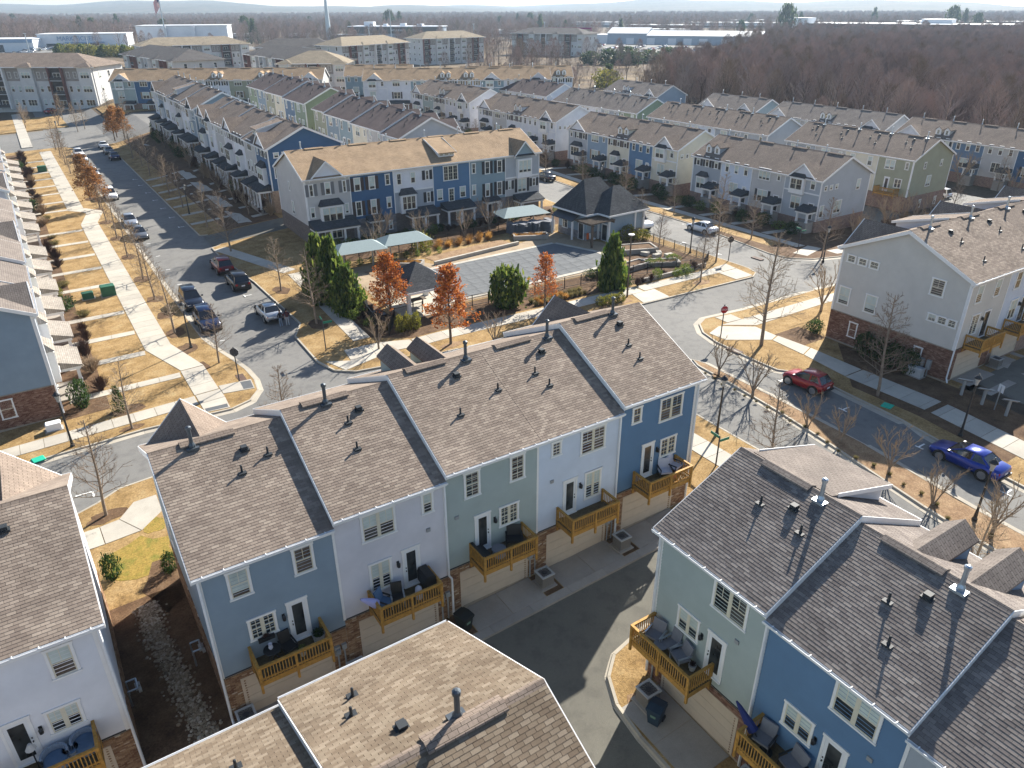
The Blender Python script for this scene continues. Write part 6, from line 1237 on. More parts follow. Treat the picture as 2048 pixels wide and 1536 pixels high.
t = thing('notice_sign', 'small white notice on a post by the back alley', 'sign', (57.1, 21.0, h(57, 21)), 1.2); link('post', MB().tube((0, 0, 0), (0, 0, 2.0), .03, n=6).mesh('post', ['galv']), t); link('plate', MB().box(-.25, -.03, 1.5, .25, -.01, 2.1).mesh('plate', ['sign_white']), t)
mat('rust_iron', (.10, .06, .045), .8, .2)
for i, (x, y) in enumerate(((11.35, 59.0), (72.5, 56.5), (48.9, 39.0))):
    t = thing('storm_drain', f"{ORD[i]} iron storm drain inlet in the kerb", 'drain', (x, y, h(x, y)), 0, 'kerb drain inlets'); link('grate', MB().box(-.35, -.75, -.1, .3, .75, -.09 + .1).mesh('grate', ['rust_iron']), t)
# ------------------------------------------------------------------ vehicles
def paint(name, c, met=.3):
    m, t, N, L, P = nodes('paint_' + name); P.inputs['Base Color'].default_value = c + (1,); P.inputs['Metallic'].default_value = met; P.inputs['Roughness'].default_value = .28
    P.inputs['Coat Weight'].default_value = .6; P.inputs['Coat Roughness'].default_value = .06
for n, c, mt_ in (('white', (.72, .72, .72), 0), ('silver', (.50, .51, .52), .6), ('grey', (.16, .165, .17), .5), ('black', (.012, .012, .014), .2), ('navy', (.012, .025, .075), .4), ('midnight', (.015, .02, .035), .4), ('red', (.28, .008, .012), .3), ('maroon', (.13, .008, .012), .3), ('blue', (.012, .035, .28), .4), ('tan', (.36, .31, .24), .3), ('sky', (.12, .22, .38), .4)): paint(n, c, mt_)
mat('car_glass', (.012, .014, .018), .05, 0, spec=.8); mat('tail_red', (.35, .01, .01), .25, 0); mat('head_glass', (.62, .64, .66), .12, 0, spec=.8); mat('rim', (.42, .43, .45), .3, 0, metal=.8); mat('plate', (.7, .7, .72), .5, 0)
SPEC = dict(   # body stations (x, z bottom, z top, half width); cabin stations (x, z, half width) at the roof line and belt
    sedan=(4.75, [(-2.37, .42, .80, .70), (-2.25, .30, .98, .82), (-1.55, .22, 1.02, .91), (-.4, .2, .98, .92), (.9, .2, .96, .92), (1.6, .22, .86, .90), (2.15, .28, .74, .82), (2.37, .40, .60, .66)], (-1.75, -1.0, .15, 1.15), 1.46, .62),
    suv=(4.7, [(-2.35, .45, .85, .78), (-2.28, .34, 1.08, .86), (-1.5, .26, 1.12, .94), (-.4, .25, 1.10, .95), (.9, .25, 1.08, .95), (1.55, .28, 1.02, .93), (2.15, .34, .92, .86), (2.35, .46, .72, .72)], (-2.2, -1.85, .2, 1.05), 1.75, .70),
    hatch=(3.75, [(-1.87, .42, .80, .70), (-1.78, .3, .98, .78), (-1.1, .22, 1.02, .83), (-.2, .2, .98, .84), (.7, .2, .96, .84), (1.3, .22, .92, .82), (1.7, .3, .78, .74), (1.87, .42, .62, .58)], (-1.72, -1.25, .1, .9), 1.52, .60),
    pickup=(5.7, [(-2.85, .55, .95, .86), (-2.8, .45, 1.18, .94), (-1.9, .35, 1.2, .98), (-.5, .32, 1.2, .98), (.9, .32, 1.18, .98), (1.7, .35, 1.14, .96), (2.6, .4, 1.04, .92), (2.85, .5, .8, .8)], (-.75, -.5, .85, 1.45), 1.92, .74),
    van=(5.6, [(-2.8, .4, 1.1, .9), (-2.75, .3, 1.3, .95), (-1.5, .28, 1.3, .98), (0, .28, 1.3, .98), (1.2, .28, 1.3, .98), (1.9, .3, 1.15, .95), (2.6, .35, .95, .9), (2.8, .45, .7, .8)], (-2.75, -2.7, .9, 1.8), 2.35, .86))
def loft(mb, rings, m=0):
    n = len(rings[0]); b = len(mb.v)
    for r in rings: mb.v.extend(r)
    for i in range(len(rings) - 1):
        for j in range(n): mb.f.append((b + i * n + j, b + i * n + (j + 1) % n, b + (i + 1) * n + (j + 1) % n, b + (i + 1) * n + j)); mb.m.append(m)
    mb.f.append(tuple(b + j for j in range(n))[::-1]); mb.m.append(m); mb.f.append(tuple(b + (len(rings) - 1) * n + j for j in range(n))); mb.m.append(m)
def car_meshes(kind, col):
    L, st, cab, zr, hr = SPEC[kind]; body = MB(); rings = []
    for x, z0, z1, w in st: rings.append([(x, -w * .9, z0), (x, -w, z0 + .18), (x, -w * 1.0, (z0 + z1) / 2 + .08), (x, -w * .93, z1 - .05), (x, -w * .80, z1), (x, w * .80, z1), (x, w * .93, z1 - .05), (x, w * 1.0, (z0 + z1) / 2 + .08), (x, w, z0 + .18), (x, w * .9, z0)])
    loft(body, rings)
    zb = max(s[2] for s in st) - .06; w = max(s[3] for s in st) * .86; x0, x1, x2, x3 = cab
    # roof panel
    R = [[(x1 - .06, -hr * .94, zr - .07), (x1 - .02, -hr * .8, zr), (x1 - .02, hr * .8, zr), (x1 - .06, hr * .94, zr - .07)], [((x1 + x2) / 2, -hr, zr - .05), ((x1 + x2) / 2, -hr * .85, zr + .03), ((x1 + x2) / 2, hr * .85, zr + .03), ((x1 + x2) / 2, hr, zr - .05)], [(x2 + .1, -hr * .94, zr - .08), (x2 + .05, -hr * .8, zr - .01), (x2 + .05, hr * .8, zr - .01), (x2 + .1, hr * .94, zr - .08)]]
    loft(body, R)
    for x in ((x1 + x2) / 2 - .05,):      # pillars
        for s in (-1, 1): body.add([(x - .05, s * w * 1.01, zb), (x + .05, s * w * 1.01, zb), (x + .05, s * hr * 1.0, zr - .05), (x - .05, s * hr * 1.0, zr - .05)], [(0, 1, 2, 3)])
    for s in (-1, 1):
        body.add([(x3, s * w * 1.0, zb), (x3 - .1, s * w * 1.01, zb), (x2, s * hr * .98, zr - .06), (x2 + .12, s * hr * .95, zr - .06)], [(0, 1, 2, 3)]); body.add([(x0, s * w * .98, zb), (x0 + .22, s * w * 1.01, zb), (x1 + .1, s * hr * .98, zr - .06), (x1 - .06, s * hr * .94, zr - .06)], [(0, 1, 2, 3)])
    g = MB(); loft(g, [[(x0, -w * .95, zb), (x1, -hr * .92, zr - .06), (x1, hr * .92, zr - .06), (x0, w * .95, zb)], [((x1 + x2) / 2, -w, zb), ((x1 + x2) / 2, -hr * .985, zr - .04), ((x1 + x2) / 2, hr * .985, zr - .04), ((x1 + x2) / 2, w, zb)], [(x3, -w * .97, zb), (x2 + .08, -hr * .92, zr - .07), (x2 + .08, hr * .92, zr - .07), (x3, w * .97, zb)]])
    if kind == 'pickup': body.box(-2.75, -.82, 1.0, -.85, .82, 1.01)
    return L, st, body.mesh('body', ['paint_' + col], True), g.mesh('glass', ['car_glass'])
def car(kind, col, x, y, a, label, group=None, detail=True, dz=-.11):
    L, st, body, gl = cached(('car', kind, col), lambda: car_meshes(kind, col))
    t = thing('parked_car' if kind != 'pickup' else 'pickup_truck', label, 'car' if kind != 'pickup' else 'pickup truck', (x, y, h(x, y) + dz), a, group)
    link('body', body, t); link('glass', gl, t)
    if not detail: return t
    wr = .36 if kind in ('suv', 'pickup') else .32; w = max(s[3] for s in st)
    for dx in (-L * .29, L * .30):
        for s in (-1, 1):
            wh = link('wheel', cached(('wh', wr), lambda: MB().tube((0, -.11, 0), (0, .11, 0), wr, n=16).mesh('wheel', ['rubber'])), t, (dx, s * (w - .09), wr))
            link('rim', cached(('rim', wr), lambda: MB().tube((0, -.118, 0), (0, .118, 0), wr * .62, n=10).mesh('rim', ['rim'])), wh, (0, 0, 0))
    e0, e1 = st[1], st[-2]
    for s in (-1, 1):
        link('headlight', cached(('hl', kind), lambda: MB().box(-.14, -.16, -.07, .07, .16, .06).mesh('headlight', ['head_glass'])), t, (e1[0] + .05, s * e1[3] * .72, e1[2] - .16)); link('tail_light', cached(('tl', kind), lambda: MB().box(-.05, -.13, -.1, .07, .13, .1).mesh('tail_light', ['tail_red'])), t, (e0[0] - .02, s * e0[3] * .78, e0[2] - .22))
        link('mirror', cached('mir', lambda: MB().box(-.06, -.1, -.07, .06, .1, .07).mesh('mirror', ['black_metal'])), t, (SPEC[kind][2][3] - .25, s * (w + .06), st[3][2] + .06))
    link('number_plate', cached('npl', lambda: MB().box(-.02, -.18, -.07, .0, .18, .07).mesh('number_plate', ['plate'])), t, (st[0][0] - .015, 0, (st[0][1] + st[0][2]) / 2 + .06)); link('bumper', cached(('bump', kind), lambda: MB().box(-.09, -st[0][3], -.08, .06, st[0][3], .08).mesh('bumper', ['black_metal'])), t, (st[0][0], 0, st[0][1] + .02))
    return t
UPY = PI / 2; GW = 'cars parked along the west street'
car('suv', 'midnight', 11.75, 79.4, -UPY, 'dark blue estate parked at the west kerb, behind its twin', GW); car('suv', 'navy', 11.75, 72.6, -UPY, 'dark blue estate parked at the west kerb, nearest the corner', GW)
car('sedan', 'grey', 11.6, 110.5, -UPY, 'grey saloon under bare trees at the west kerb', GW); car('sedan', 'silver', 11.6, 118.6, -UPY, 'silver saloon parked behind the grey one', GW); car('suv', 'white', 11.6, 138, -UPY, 'white estate half hidden by the brown-leaved tree', GW); car('sedan', 'silver', 11.6, 160.5, -UPY, 'silver saloon alone farther up the west kerb', GW); car('hatch', 'white', 11.6, 177.5, -UPY, 'white hatchback, nearer of the two far white cars', GW); car('sedan', 'white', 11.6, 185.5, -UPY, 'white saloon farthest up the west kerb', GW)
car('suv', 'maroon', 17.25, 88.9, UPY, 'dark red estate parked before the black one', GW); car('suv', 'black', 17.3, 82.2, UPY, 'black estate parked behind the dark red one', GW); car('sedan', 'silver', 17.4, 71.2, UPY, 'silver saloon with two people standing behind it', GW); car('sedan', 'navy', 17.2, 175.5, UPY, 'navy saloon, nearest of three cars at the far east kerb', GW); car('sedan', 'grey', 17.2, 183.6, UPY, 'grey saloon between the navy and white far cars', GW); car('sedan', 'white', 17.2, 192, UPY, 'white saloon farthest up the east kerb', GW)
GB = 'cars parked along the boulevard'; car('hatch', 'red', 48.35, 31.2, UPY + .05, 'small bright red hatchback at the boulevard kerb', GB); car('sedan', 'blue', 48.3, 18.3, UPY, 'bright blue saloon at the boulevard kerb', GB)
GC = 'cars along the inner street'; car('pickup', 'white', 69.8, 75.6, -UPY, 'white pickup truck behind the clubhouse', GC); car('sedan', 'white', 76.6, 69.6, UPY, 'white saloon across the street from the clubhouse', GC); car('sedan', 'black', 77.4, 108, UPY, 'dark saloon beyond the pewter end townhouse', GC); car('suv', 'white', 134.5, 69, UPY, 'white estate seen past the olive house', GC); car('sedan', 'red', 12.7, 270, .9, 'red saloon at the far end of the street', GC)
# ------------------------------------------------------------------ people
def person(x, y, a, label, top, legs, hair, pose):
    t = thing('person', label, 'person', (x, y, h(x, y) - .12), a, 'two people behind the silver car')
    V = [(0, 0, .95), (0, 0, 1.12), (0, 0, 1.34), (0, .0, 1.46), (0, .01, 1.53), (0, .02, 1.64), (0, .02, 1.73)]; Rr = [(.15, .11), (.14, .10), (.17, .11), (.10, .08), (.055, .055), (.085, .10), (.06, .07)]; E = [(0, 1), (1, 2), (2, 3), (3, 4), (4, 5), (5, 6)]
    for s in (-1, 1):
        b = len(V); V += [(s * .09, .0, .90), (s * .1, .02, .5), (s * .11, -.01, .1), (s * .12, .14, .05)]; Rr += [(.095, .095), (.062, .062), (.045, .045), (.04, .03)]; E += [(0, b), (b, b + 1), (b + 1, b + 2), (b + 2, b + 3)]
        el, ha = pose[0 if s < 0 else 1]; b = len(V); V += [(s * .19, 0, 1.40), (s * .24 + el[0] * s, el[1], 1.12), (s * .2 + ha[0] * s, ha[1], ha[2])]; Rr += [(.06, .06), (.042, .042), (.032, .026)]; E += [(3, b), (b, b + 1), (b + 1, b + 2)]
        hp = Vector(V[b + 2]); dr = (hp - Vector(V[b + 1])).normalized(); sd = dr.orthogonal().normalized()
        for k in range(5):
            o = sd * (.028 * (k - 2)); i = len(V); L = (.05, .075, .085, .078, .062)[k] if True else 0
            V += [tuple(hp + dr * .04 + o), tuple(hp + dr * (.04 + L) + o * 1.1 + Vector((0, .015, 0)))]; Rr += [(.011, .011), (.009, .009)]; E += [(b + 2, i), (i, i + 1)]
    me = bpy.data.meshes.new('body'); me.from_pydata(V, E, []); o = bpy.data.objects.new('tmp', me); COL.objects.link(o)
    o.modifiers.new('s', 'SKIN'); 
    for i, r in enumerate(Rr): me.skin_vertices[0].data[i].radius = r
    me.skin_vertices[0].data[0].use_root = True; ss = o.modifiers.new('u', 'SUBSURF'); ss.levels = 1
    m2 = bpy.data.meshes.new_from_object(o.evaluated_get(bpy.context.evaluated_depsgraph_get())); bpy.data.objects.remove(o); m2.name = 'body'
    for q in (legs, top, 'skin', 'rubber'): m2.materials.append(M[q])
    for p in m2.polygons:
        c = p.center; p.use_smooth = True; arm = abs(c.x) > .2 and c.z < 1.25
        p.material_index = 3 if c.z < .1 else 2 if c.z > 1.5 or (arm and (c.z < 1.0 or c.y > .3)) else 0 if c.z < .96 and not arm else 1
    link('body', m2, t)
    hd = MB().lathe([(.05, -.10), (.09, -.05), (.1, .03), (.085, .09), (.04, .125)], n=10); link('hair', hd.mesh('hair', [hair], True), t, (0, -.005, 1.69))
    for s in (-1, 1): link('eye', cached('eye', lambda: MB().box(-.012, -.006, -.008, .012, .006, .008).mesh('eye', ['black_metal'])), t, (s * .035, .108, 1.67))
    link('nose', MB().prism([(.1, 1.66), (.135, 1.625), (.1, 1.615)], -.012, .012, 0).mesh('nose', ['skin']), t)
mat('skin', (.45, .27, .19), .5, .05); mat('cloth_black', (.02, .02, .025), .85, .1); mat('cloth_maroon', (.07, .015, .02), .85, .1); mat('jeans', (.22, .28, .36), .9, .12, 15); mat('jeans_pale', (.36, .39, .42), .9, .12, 15); mat('hair_dark', (.03, .02, .015), .6, .1); mat('hair_brown', (.12, .07, .035), .6, .1)
person(17.55, 67.75, .3, 'person in a black top and blue jeans behind the silver car', 'cloth_black', 'jeans', 'hair_brown', [((.03, .05), (-.02, .22, 1.0)), ((.04, .02), (.02, .1, .88))]); person(18.15, 67.6, -.2, 'person in a dark maroon top and pale jeans by the kerb', 'cloth_maroon', 'jeans_pale', 'hair_dark', [((.04, .02), (.02, .08, .88)), ((.03, .06), (-.02, .24, 1.02))])
# ------------------------------------------------------------------ the pool garden
sheet('pool_deck', [[(27.4, 62.7), (57.6, 62.4), (60.5, 71.5), (58.0, 79.4), (51.0, 76.8), (38.4, 75.3), (35.7, 79.9), (28.6, 79.2)]], .022, 'paver_deck' if 'paver_deck' in M else 'paver_tan', .05)
sheet('gravel_court', [[(30.5, 73.4), (37.5, 73.2), (36.9, 76.2), (30.2, 77.4)], [(38.9, 75.9), (50.6, 77.3), (50.3, 79.8), (38.5, 78.4)]], .034, 'pine_straw', .02)
COP = [(33.2, 63.6), (56.6, 63.9), (57.0, 68.6), (55.0, 74.4), (35.2, 73.6)]
def poolparts():
    z = h(45, 68); t = thing('swimming_pool', 'large swimming pool under a taut grey safety cover with a grid of straps', 'pool', (45, 68, z))
    n = len(COP)
    for i in range(n):
        a, b = Vector(COP[i]), Vector(COP[(i + 1) % n]); L = (b - a).length; k = max(1, round(L / 1.2)); d = (b - a).normalized(); nn = Vector((d.y, -d.x))
        for j in range(k):
            p, q = a.lerp(b, j / k) + d * .008, a.lerp(b, (j + 1) / k) - d * .008; P = [p, q, q + nn * .55, p + nn * .55]
            c = sum(P, Vector((0, 0))) / 4; link('coping_stone', MB().prism([tuple(v - c) for v in P], 0, .06).mesh('coping_stone', ['concrete']), t, (c.x - 45, c.y - 68, .02))
    P2 = [Vector(p) for p in COP]
    def inside_span(y):
        xs = []
        for i in range(n):
            a, b = P2[i], P2[(i + 1) % n]
            if (a.y - y) * (b.y - y) < 0: xs.append(a.x + (b.x - a.x) * (y - a.y) / (b.y - a.y))
        return (min(xs), max(xs)) if len(xs) > 1 else None
    y = 63.75
    while y < 74.2:
        y1 = y + 1.5; s = inside_span(y + .75)
        if s:
            x = s[0]
            while x < s[1] - .1:
                x1 = min(s[1], x + 1.5); pts = []
                for xx, yy in ((x, y), (x1, y), (x1, min(y1, 74.3)), (x, min(y1, 74.3))):
                    q = inside_span(min(max(yy, 63.95), 73.55)) or s; pts.append((max(q[0], min(q[1], xx)), min(max(yy, 63.6), 74.3)))
                c = Vector((sum(p[0] for p in pts) / 4, sum(p[1] for p in pts) / 4)); sh = [((p[0] - c.x) * .975, (p[1] - c.y) * .975) for p in pts]
                link('cover_panel', MB().add([(p[0], p[1], .07) for p in sh] + [(0, 0, .045)], [(0, 1, 4), (1, 2, 4), (2, 3, 4), (3, 0, 4)]).mesh('cover_panel', ['pool_cover']), t, (c.x - 45, c.y - 68, 0)); x += 1.5
        y = y1
    base = MB().prism([(p[0] - 45, p[1] - 68) for p in COP], -.02, .05); link('strap_layer', base.mesh('strap_layer', ['pool_strap']), t)
mat('pool_cover', (.155, .16, .162), .95, .06, 1.2, spec=.08, bmp=.1); mat('pool_strap', (.09, .10, .105), .7, .05); poolparts()
def fence(pts, label, hgt=1.25, gap=1.9):
    a0 = Vector(pts[0]); z0 = h(*pts[0]); t = thing('metal_fence', label, 'fence', (a0.x, a0.y, z0), 0, 'black metal fences round the pool'); pk = MB()
    for p, q in zip(pts, pts[1:]):
        p, q = Vector(p), Vector(q); L = (q - p).length; d = (q - p).normalized(); k = max(1, round(L / gap))
        for zz in (.15, hgt - .08): link('rail', MB().tube((p.x - a0.x, p.y - a0.y, h(p.x, p.y) - z0 + zz), (q.x - a0.x, q.y - a0.y, h(q.x, q.y) - z0 + zz), .02, n=4).mesh('rail', ['black_metal']), t)
        for i in range(k + 1): c = p.lerp(q, i / k); link('post', cached(('fp', hgt), lambda: MB().box(-.035, -.035, 0, .035, .035, hgt).mesh('post', ['black_metal'])), t, (c.x - a0.x, c.y - a0.y, h(c.x, c.y) - z0))
        for i in range(int(L / .12)): c = p + d * (i * .12); z = h(c.x, c.y) - z0; pk.box(c.x - a0.x - .008, c.y - a0.y - .008, z + .08, c.x - a0.x + .008, c.y - a0.y + .008, z + hgt - .05)
    o = link('pickets', pk.mesh('pickets', ['black_metal']), t); o['kind'] = 'stuff'
fence([(25.0, 59.2), (27.0, 62.2), (30, 62.2)], 'black fence at the pavilion corner of the pool'); fence([(24.6, 60.5), (25.4, 66), (25.6, 79.5)], 'black fence between the pool and the street side shrubs'); fence([(33.2, 61.2), (46, 60.2), (54.5, 59.6)], 'black fence along the front bank of the pool'); fence([(55, 59.4), (63.5, 56.8), (66, 58.5), (65.7, 69.5)], 'black fence round the garden right of the pool')
fence([(27.6, 80.6), (44, 82.5), (56, 83.3)], 'black fence behind the shade sails')
def pavilion():
    x0, x1, y0, y1 = 28.2, 32.8, 61.6, 66.8; cx, cy = (x0 + x1) / 2, (y0 + y1) / 2; z = h(cx, cy); t = thing('pool_pavilion', 'open pavilion with a dark hipped roof on white posts', 'pavilion', (cx, cy, z)); a, b = (x1 - x0) / 2 + .55, (y1 - y0) / 2 + .55
    link('roof', MB().add([(-a, -b, 2.75), (a, -b, 2.75), (a, b, 2.75), (-a, b, 2.75), (0, -.15, 4.7), (0, .15, 4.7)], [(0, 1, 4), (1, 2, 5, 4), (2, 3, 5), (3, 0, 4, 5), (0, 3, 2, 1)]).mesh('roof', ['roof_charcoal']), t)
    link('fascia', MB().box(-a, -b - .03, 2.55, a, -b, 2.76).box(-a, b, 2.55, a, b + .03, 2.76).box(-a - .03, -b - .03, 2.55, -a, b + .03, 2.76).box(a, -b - .03, 2.55, a + .03, b + .03, 2.76).mesh('fascia', ['white_trim']), t)
    for sx in (-1, 1):
        for sy in (-1, 1): link('post', cached('pvp', lambda: MB().box(-.17, -.17, 0, .17, .17, 2.6).box(-.24, -.24, 0, .24, .24, .5).mesh('post', ['white_trim'])), t, (sx * (a - .75), sy * (b - .75), 0))
    link('floor', MB().box(-a + .3, -b + .3, 0, a - .3, b - .3, .05).mesh('floor', ['concrete']), t)
    t2 = thing('picnic_table', 'dark picnic table under the open pavilion', 'table', (cx, cy, z + .05)); link('tabletop', MB().box(-.8, -.4, .7, .8, .4, .76).mesh('tabletop', ['bark']), t2); link('leg', MB().box(-.6, -.05, 0, -.5, .05, .7).mesh('leg', ['black_metal']), t2); link('leg', MB().box(.5, -.05, 0, .6, .05, .7).mesh('leg', ['black_metal']), t2)
pavilion()
def sail(x, y, lx, ly, a, label, hgt=2.7):
    t = thing('shade_sail', label, 'canopy', (x, y, h(x, y)), a, 'pale grey shade canopies by the pool')
    hx, hy = lx / 2, ly / 2; rdg = lx * .28
    link('fabric', MB().add([(-hx, -hy, hgt - .5), (hx, -hy, hgt - .5), (hx, hy, hgt - .5), (-hx, hy, hgt - .5), (-rdg, 0, hgt + .35), (rdg, 0, hgt + .35)], [(0, 1, 5, 4), (1, 2, 5), (2, 3, 4, 5), (3, 0, 4)]).mesh('fabric', ['sail']), t)
    for sx in (-1, 1): link('post', cached('slp', lambda: MB().tube((0, 0, 0), (0, 0, hgt + .3), .07, n=8).mesh('post', ['galv'])), t, (sx * rdg, 0, 0))
mat('sail', (.25, .31, .31), .8, .04)
sail(30.6, 79.6, 6.2, 3.6, -.06, 'pale grey shade canopy nearest the magnolias'); sail(36.6, 79.9, 6.2, 3.6, -.06, 'pale grey shade canopy in the middle of the three'); sail(55.6, 83.0, 7.0, 4.2, -.12, 'pale grey shade canopy beside the clubhouse')
def planter(x, y, L, wd, a, label, hgt=.55):
    t = thing('raised_planter', label, 'planter', (x, y, h(x, y)), a, 'raised concrete planters round the pool'); n = max(2, round(L / 1.2))
    for i in range(n):
        for s in (-1, 1): link('wall_block', MB().box(0, -.12, 0, L / n - .015, .12, hgt).mesh('wall_block', ['concrete_grey']), t, (-L / 2 + i * L / n, s * wd / 2, 0))
    for s in (-1, 1): link('wall_block', MB().box(-.12, -wd / 2 + .125, 0, .12, wd / 2 - .125, hgt).mesh('wall_block', ['concrete_grey']), t, (s * (L / 2 - .12), 0, 0))
    link('soil', MB().box(-L / 2 + .13, -wd / 2 + .13, 0, L / 2 - .13, wd / 2 - .13, hgt - .1).mesh('soil', ['mulch']), t)
planter(35.6, 76.6, 3.4, 1.4, -.65, 'raised planter of golden grass at the left end of the pool'); planter(54.0, 78.3, 4.6, 1.4, -.45, 'raised planter of golden grass near the stacked loungers'); planter(57.0, 61.4, 3.6, 1.6, .1, 'raised planter at the right pool corner', .6); planter(60.5, 60.6, 4.2, 1.5, -.5, 'long raised bed in the garden right of the pool', .5); planter(61.8, 66.2, 4.4, 2.4, -.35, 'raised seating wall in the garden by the clubhouse', .6)
for i in range(14):   # low retaining wall toward the street
    pass
t = thing('garden_wall', 'low curved retaining wall between the pool garden and the pavement', 'wall', (56, 57.1, h(56, 57.1)))
for i in range(9): link('wall_block', MB().box(0, -.14, -.1, 1.12, .14, .42).mesh('wall_block', ['concrete_grey']), t, (-2 + i * 1.14, .0 - .06 * i + (.01 * i * i), 0), -.05 - .0 * i)
t = thing('garden_wall', 'straight low wall along the back edge of the pool deck', 'wall', (38.2, 75.2, h(44, 76)))
for i in range(11): link('wall_block', MB().box(0, -.15, 0, 1.16, .15, .42).mesh('wall_block', ['concrete']), t, (i * 1.17, i * .138, 0), .117)
GL = 'stacked pool loungers'
mat('lounger', (.23, .25, .28), .6, .05)
for s in range(7):
    x, y = 53.0 + s * .95 - (s // 4) * .4, 81.2 - s * .18 - (s % 2) * .5
    for k in range(9):
        t = thing('pool_lounger', f"grey pool lounger, {ORD[k]} up in the {ORD[s]} stack by the clubhouse", 'lounger', (x, y, h(x, y) + k * .17), .3 * (s % 3), GL)
        link('frame', cached('lgf', lambda: MB().box(-.35, -.95, .08, -.29, .95, .14).box(.29, -.95, .08, .35, .95, .14).box(-.29, -.9, .1, .29, -.85, .14).box(-.29, .85, .1, .29, .9, .14).mesh('frame', ['lounger'])), t); link('sling', cached('lgs', lambda: MB().box(-.29, -.9, .1, .29, .35, .12).prism([(.35, .1), (.9, .15), (.9, .17), (.35, .12)], -.29, .29, 0).mesh('sling', ['cushion_grey'])), t)
for i, (x, y) in enumerate(((25.7, 64.7), (26.0, 66.0), (26.3, 63.4))):
    t = thing('lounge_chair', f"{ORD[i]} dark chair stacked by the pool fence on the street side", 'chair', (x, y, h(x, y)), i * .7, 'dark chairs by the pool fence'); link('frame', MB().box(-.3, -.3, .35, .3, .3, .45).prism([(.25, .45), (.33, .45), (.45, 1.0), (.37, 1.0)], -.3, .3, 0).mesh('frame', ['black_metal']), t)
    for sx in (-1, 1):
        for sy in (-1, 1): link('leg', cached('lcl', lambda: MB().tube((0, 0, 0), (0, 0, .4), .02, n=5).mesh('leg', ['black_metal'])), t, (sx * .27, sy * .27, 0))
# clubhouse: cross-hipped roof on blue walls, pergola in front
def clubhouse():
    ox, oy = 62.8, 74.0; z = h(ox, oy); a = .06; t = thing('clubhouse', 'blue pool clubhouse with a dark hipped roof and a timber pergola', 'clubhouse', (ox, oy, z), a)
    link('wall', MB().box(-3.6, -.6, 0, 2.6, 5.0, 3.5).box(-1.6, -2.6, 0, 4.4, 2.0, 3.5).mesh('wall', ['siding_steel']), t)
    link('stone_base', MB().box(-3.64, -.64, 0, 2.64, 5.04, 1.0).box(-1.64, -2.64, 0, 4.44, 2.04, 1.0).mesh('stone_base', ['stone']), t)
    def hip(x0, y0, x1, y1, z0, z1, rx0, ry0, rx1, ry1): return MB().add([(x0, y0, z0), (x1, y0, z0), (x1, y1, z0), (x0, y1, z0), (rx0, ry0, z1), (rx1, ry1, z1)], [(0, 1, 5, 4) if ry0 == ry1 else (0, 1, 4), (1, 2, 5) if ry0 == ry1 else (1, 2, 5, 4), (2, 3, 4, 5) if ry0 == ry1 else (2, 3, 5), (3, 0, 4) if ry0 == ry1 else (3, 0, 4, 5), (0, 3, 2, 1)])
    link('roof', hip(-4.2, -1.1, 3.1, 5.6, 3.5, 7.2, -1.8, 2.3, .9, 2.3).mesh('roof', ['roof_charcoal']), t); link('roof', hip(-2.2, -3.2, 5.0, 2.6, 3.5, 6.4, 1.0, -.2, 2.2, -.2).mesh('roof', ['roof_charcoal']), t)
    link('fascia', MB().box(-4.2, -1.15, 3.3, -2.2, -1.1, 3.52).box(-2.2, -3.25, 3.3, 5.0, -3.2, 3.52).box(-4.25, -1.1, 3.3, -4.2, 5.6, 3.52).box(-2.25, -3.2, 3.3, -2.2, -1.1, 3.52).box(5.0, -3.2, 3.3, 5.05, 2.6, 3.52).mesh('fascia', ['white_trim']), t)
    door(t, 'left', 0, 0, -1.9, 0, 1.1, 2.2, dark=True).location = (-1.64, -1.9, 0); d2 = door(t, 'left', 0, 0, 1.0, 0, 1.1, 2.2, dark=True); d2.location = (-3.64, .4, 0)
    w = window(t, 'left', 0, 0, 3.2, 1.1, 1.1, 1.6, 1, 0); w.location = (-3.64, 3.6, .9)
    link('awning', MB().prism([(-3.64, 3.2), (-4.9, 2.5), (-4.9, 2.4), (-3.64, 3.05)], .8, 5.0, 1).mesh('awning', ['metal_roof']), t)
    for y in (.9, 4.9): link('column', MB().box(-4.85, y - .1, 0, -4.65, y + .1, 2.45).mesh('column', ['white_trim']), t)
    for x, y in ((-1.7, -2.7), (-1.7, -.75), (4.45, -2.7), (2.9, -2.68)): link('column', MB().box(x - .12, y - .12, 0, x + .12, y + .12, 3.4).mesh('column', ['white_trim']), t)
    pg = link('pergola', MB().box(-5.2, -3.6, 2.7, -5.05, -.4, 2.9).box(-1.75, -3.6, 2.7, -1.6, -.4, 2.9).mesh('pergola', ['bark']), t)
    for i in range(9): link('slat', cached('pgs', lambda: MB().box(-5.6, -.05, 2.9, -1.4, .05, 3.08).mesh('slat', ['bark'])), pg, (0, -3.4 + i * .36, 0))
    for y in (-3.3,): link('post', MB().box(-5.25, y - .12, 0, -5.0, y + .12, 2.75).mesh('post', ['bark']), pg)
    link('skylight', MB().box(2.8, -2.1, 4.5, 3.4, -1.6, 4.62).mesh('skylight', ['dark_vent']), t)
    t3 = thing('deck_chair', 'pale chair in the shade of the clubhouse pergola', 'chair', (59.8, 72.6, h(59, 72))); link('seat', MB().box(-.3, -.3, .3, .3, .3, .4).prism([(.2, .4), (.3, .4), (.42, 1.0), (.35, 1.0)], -.3, .3, 0).mesh('seat', ['sign_white']), t3)
    t3 = thing('life_ring_stand', 'orange rescue float hanging beside the pergola', 'rescue float', (59.2, 72.9, h(59, 72))); link('float', MB().box(-.12, -.08, .3, .12, .08, 1.1).mesh('float', ['orange']), t3)
mat('orange', (.6, .12, .02), .5, .05); clubhouse()
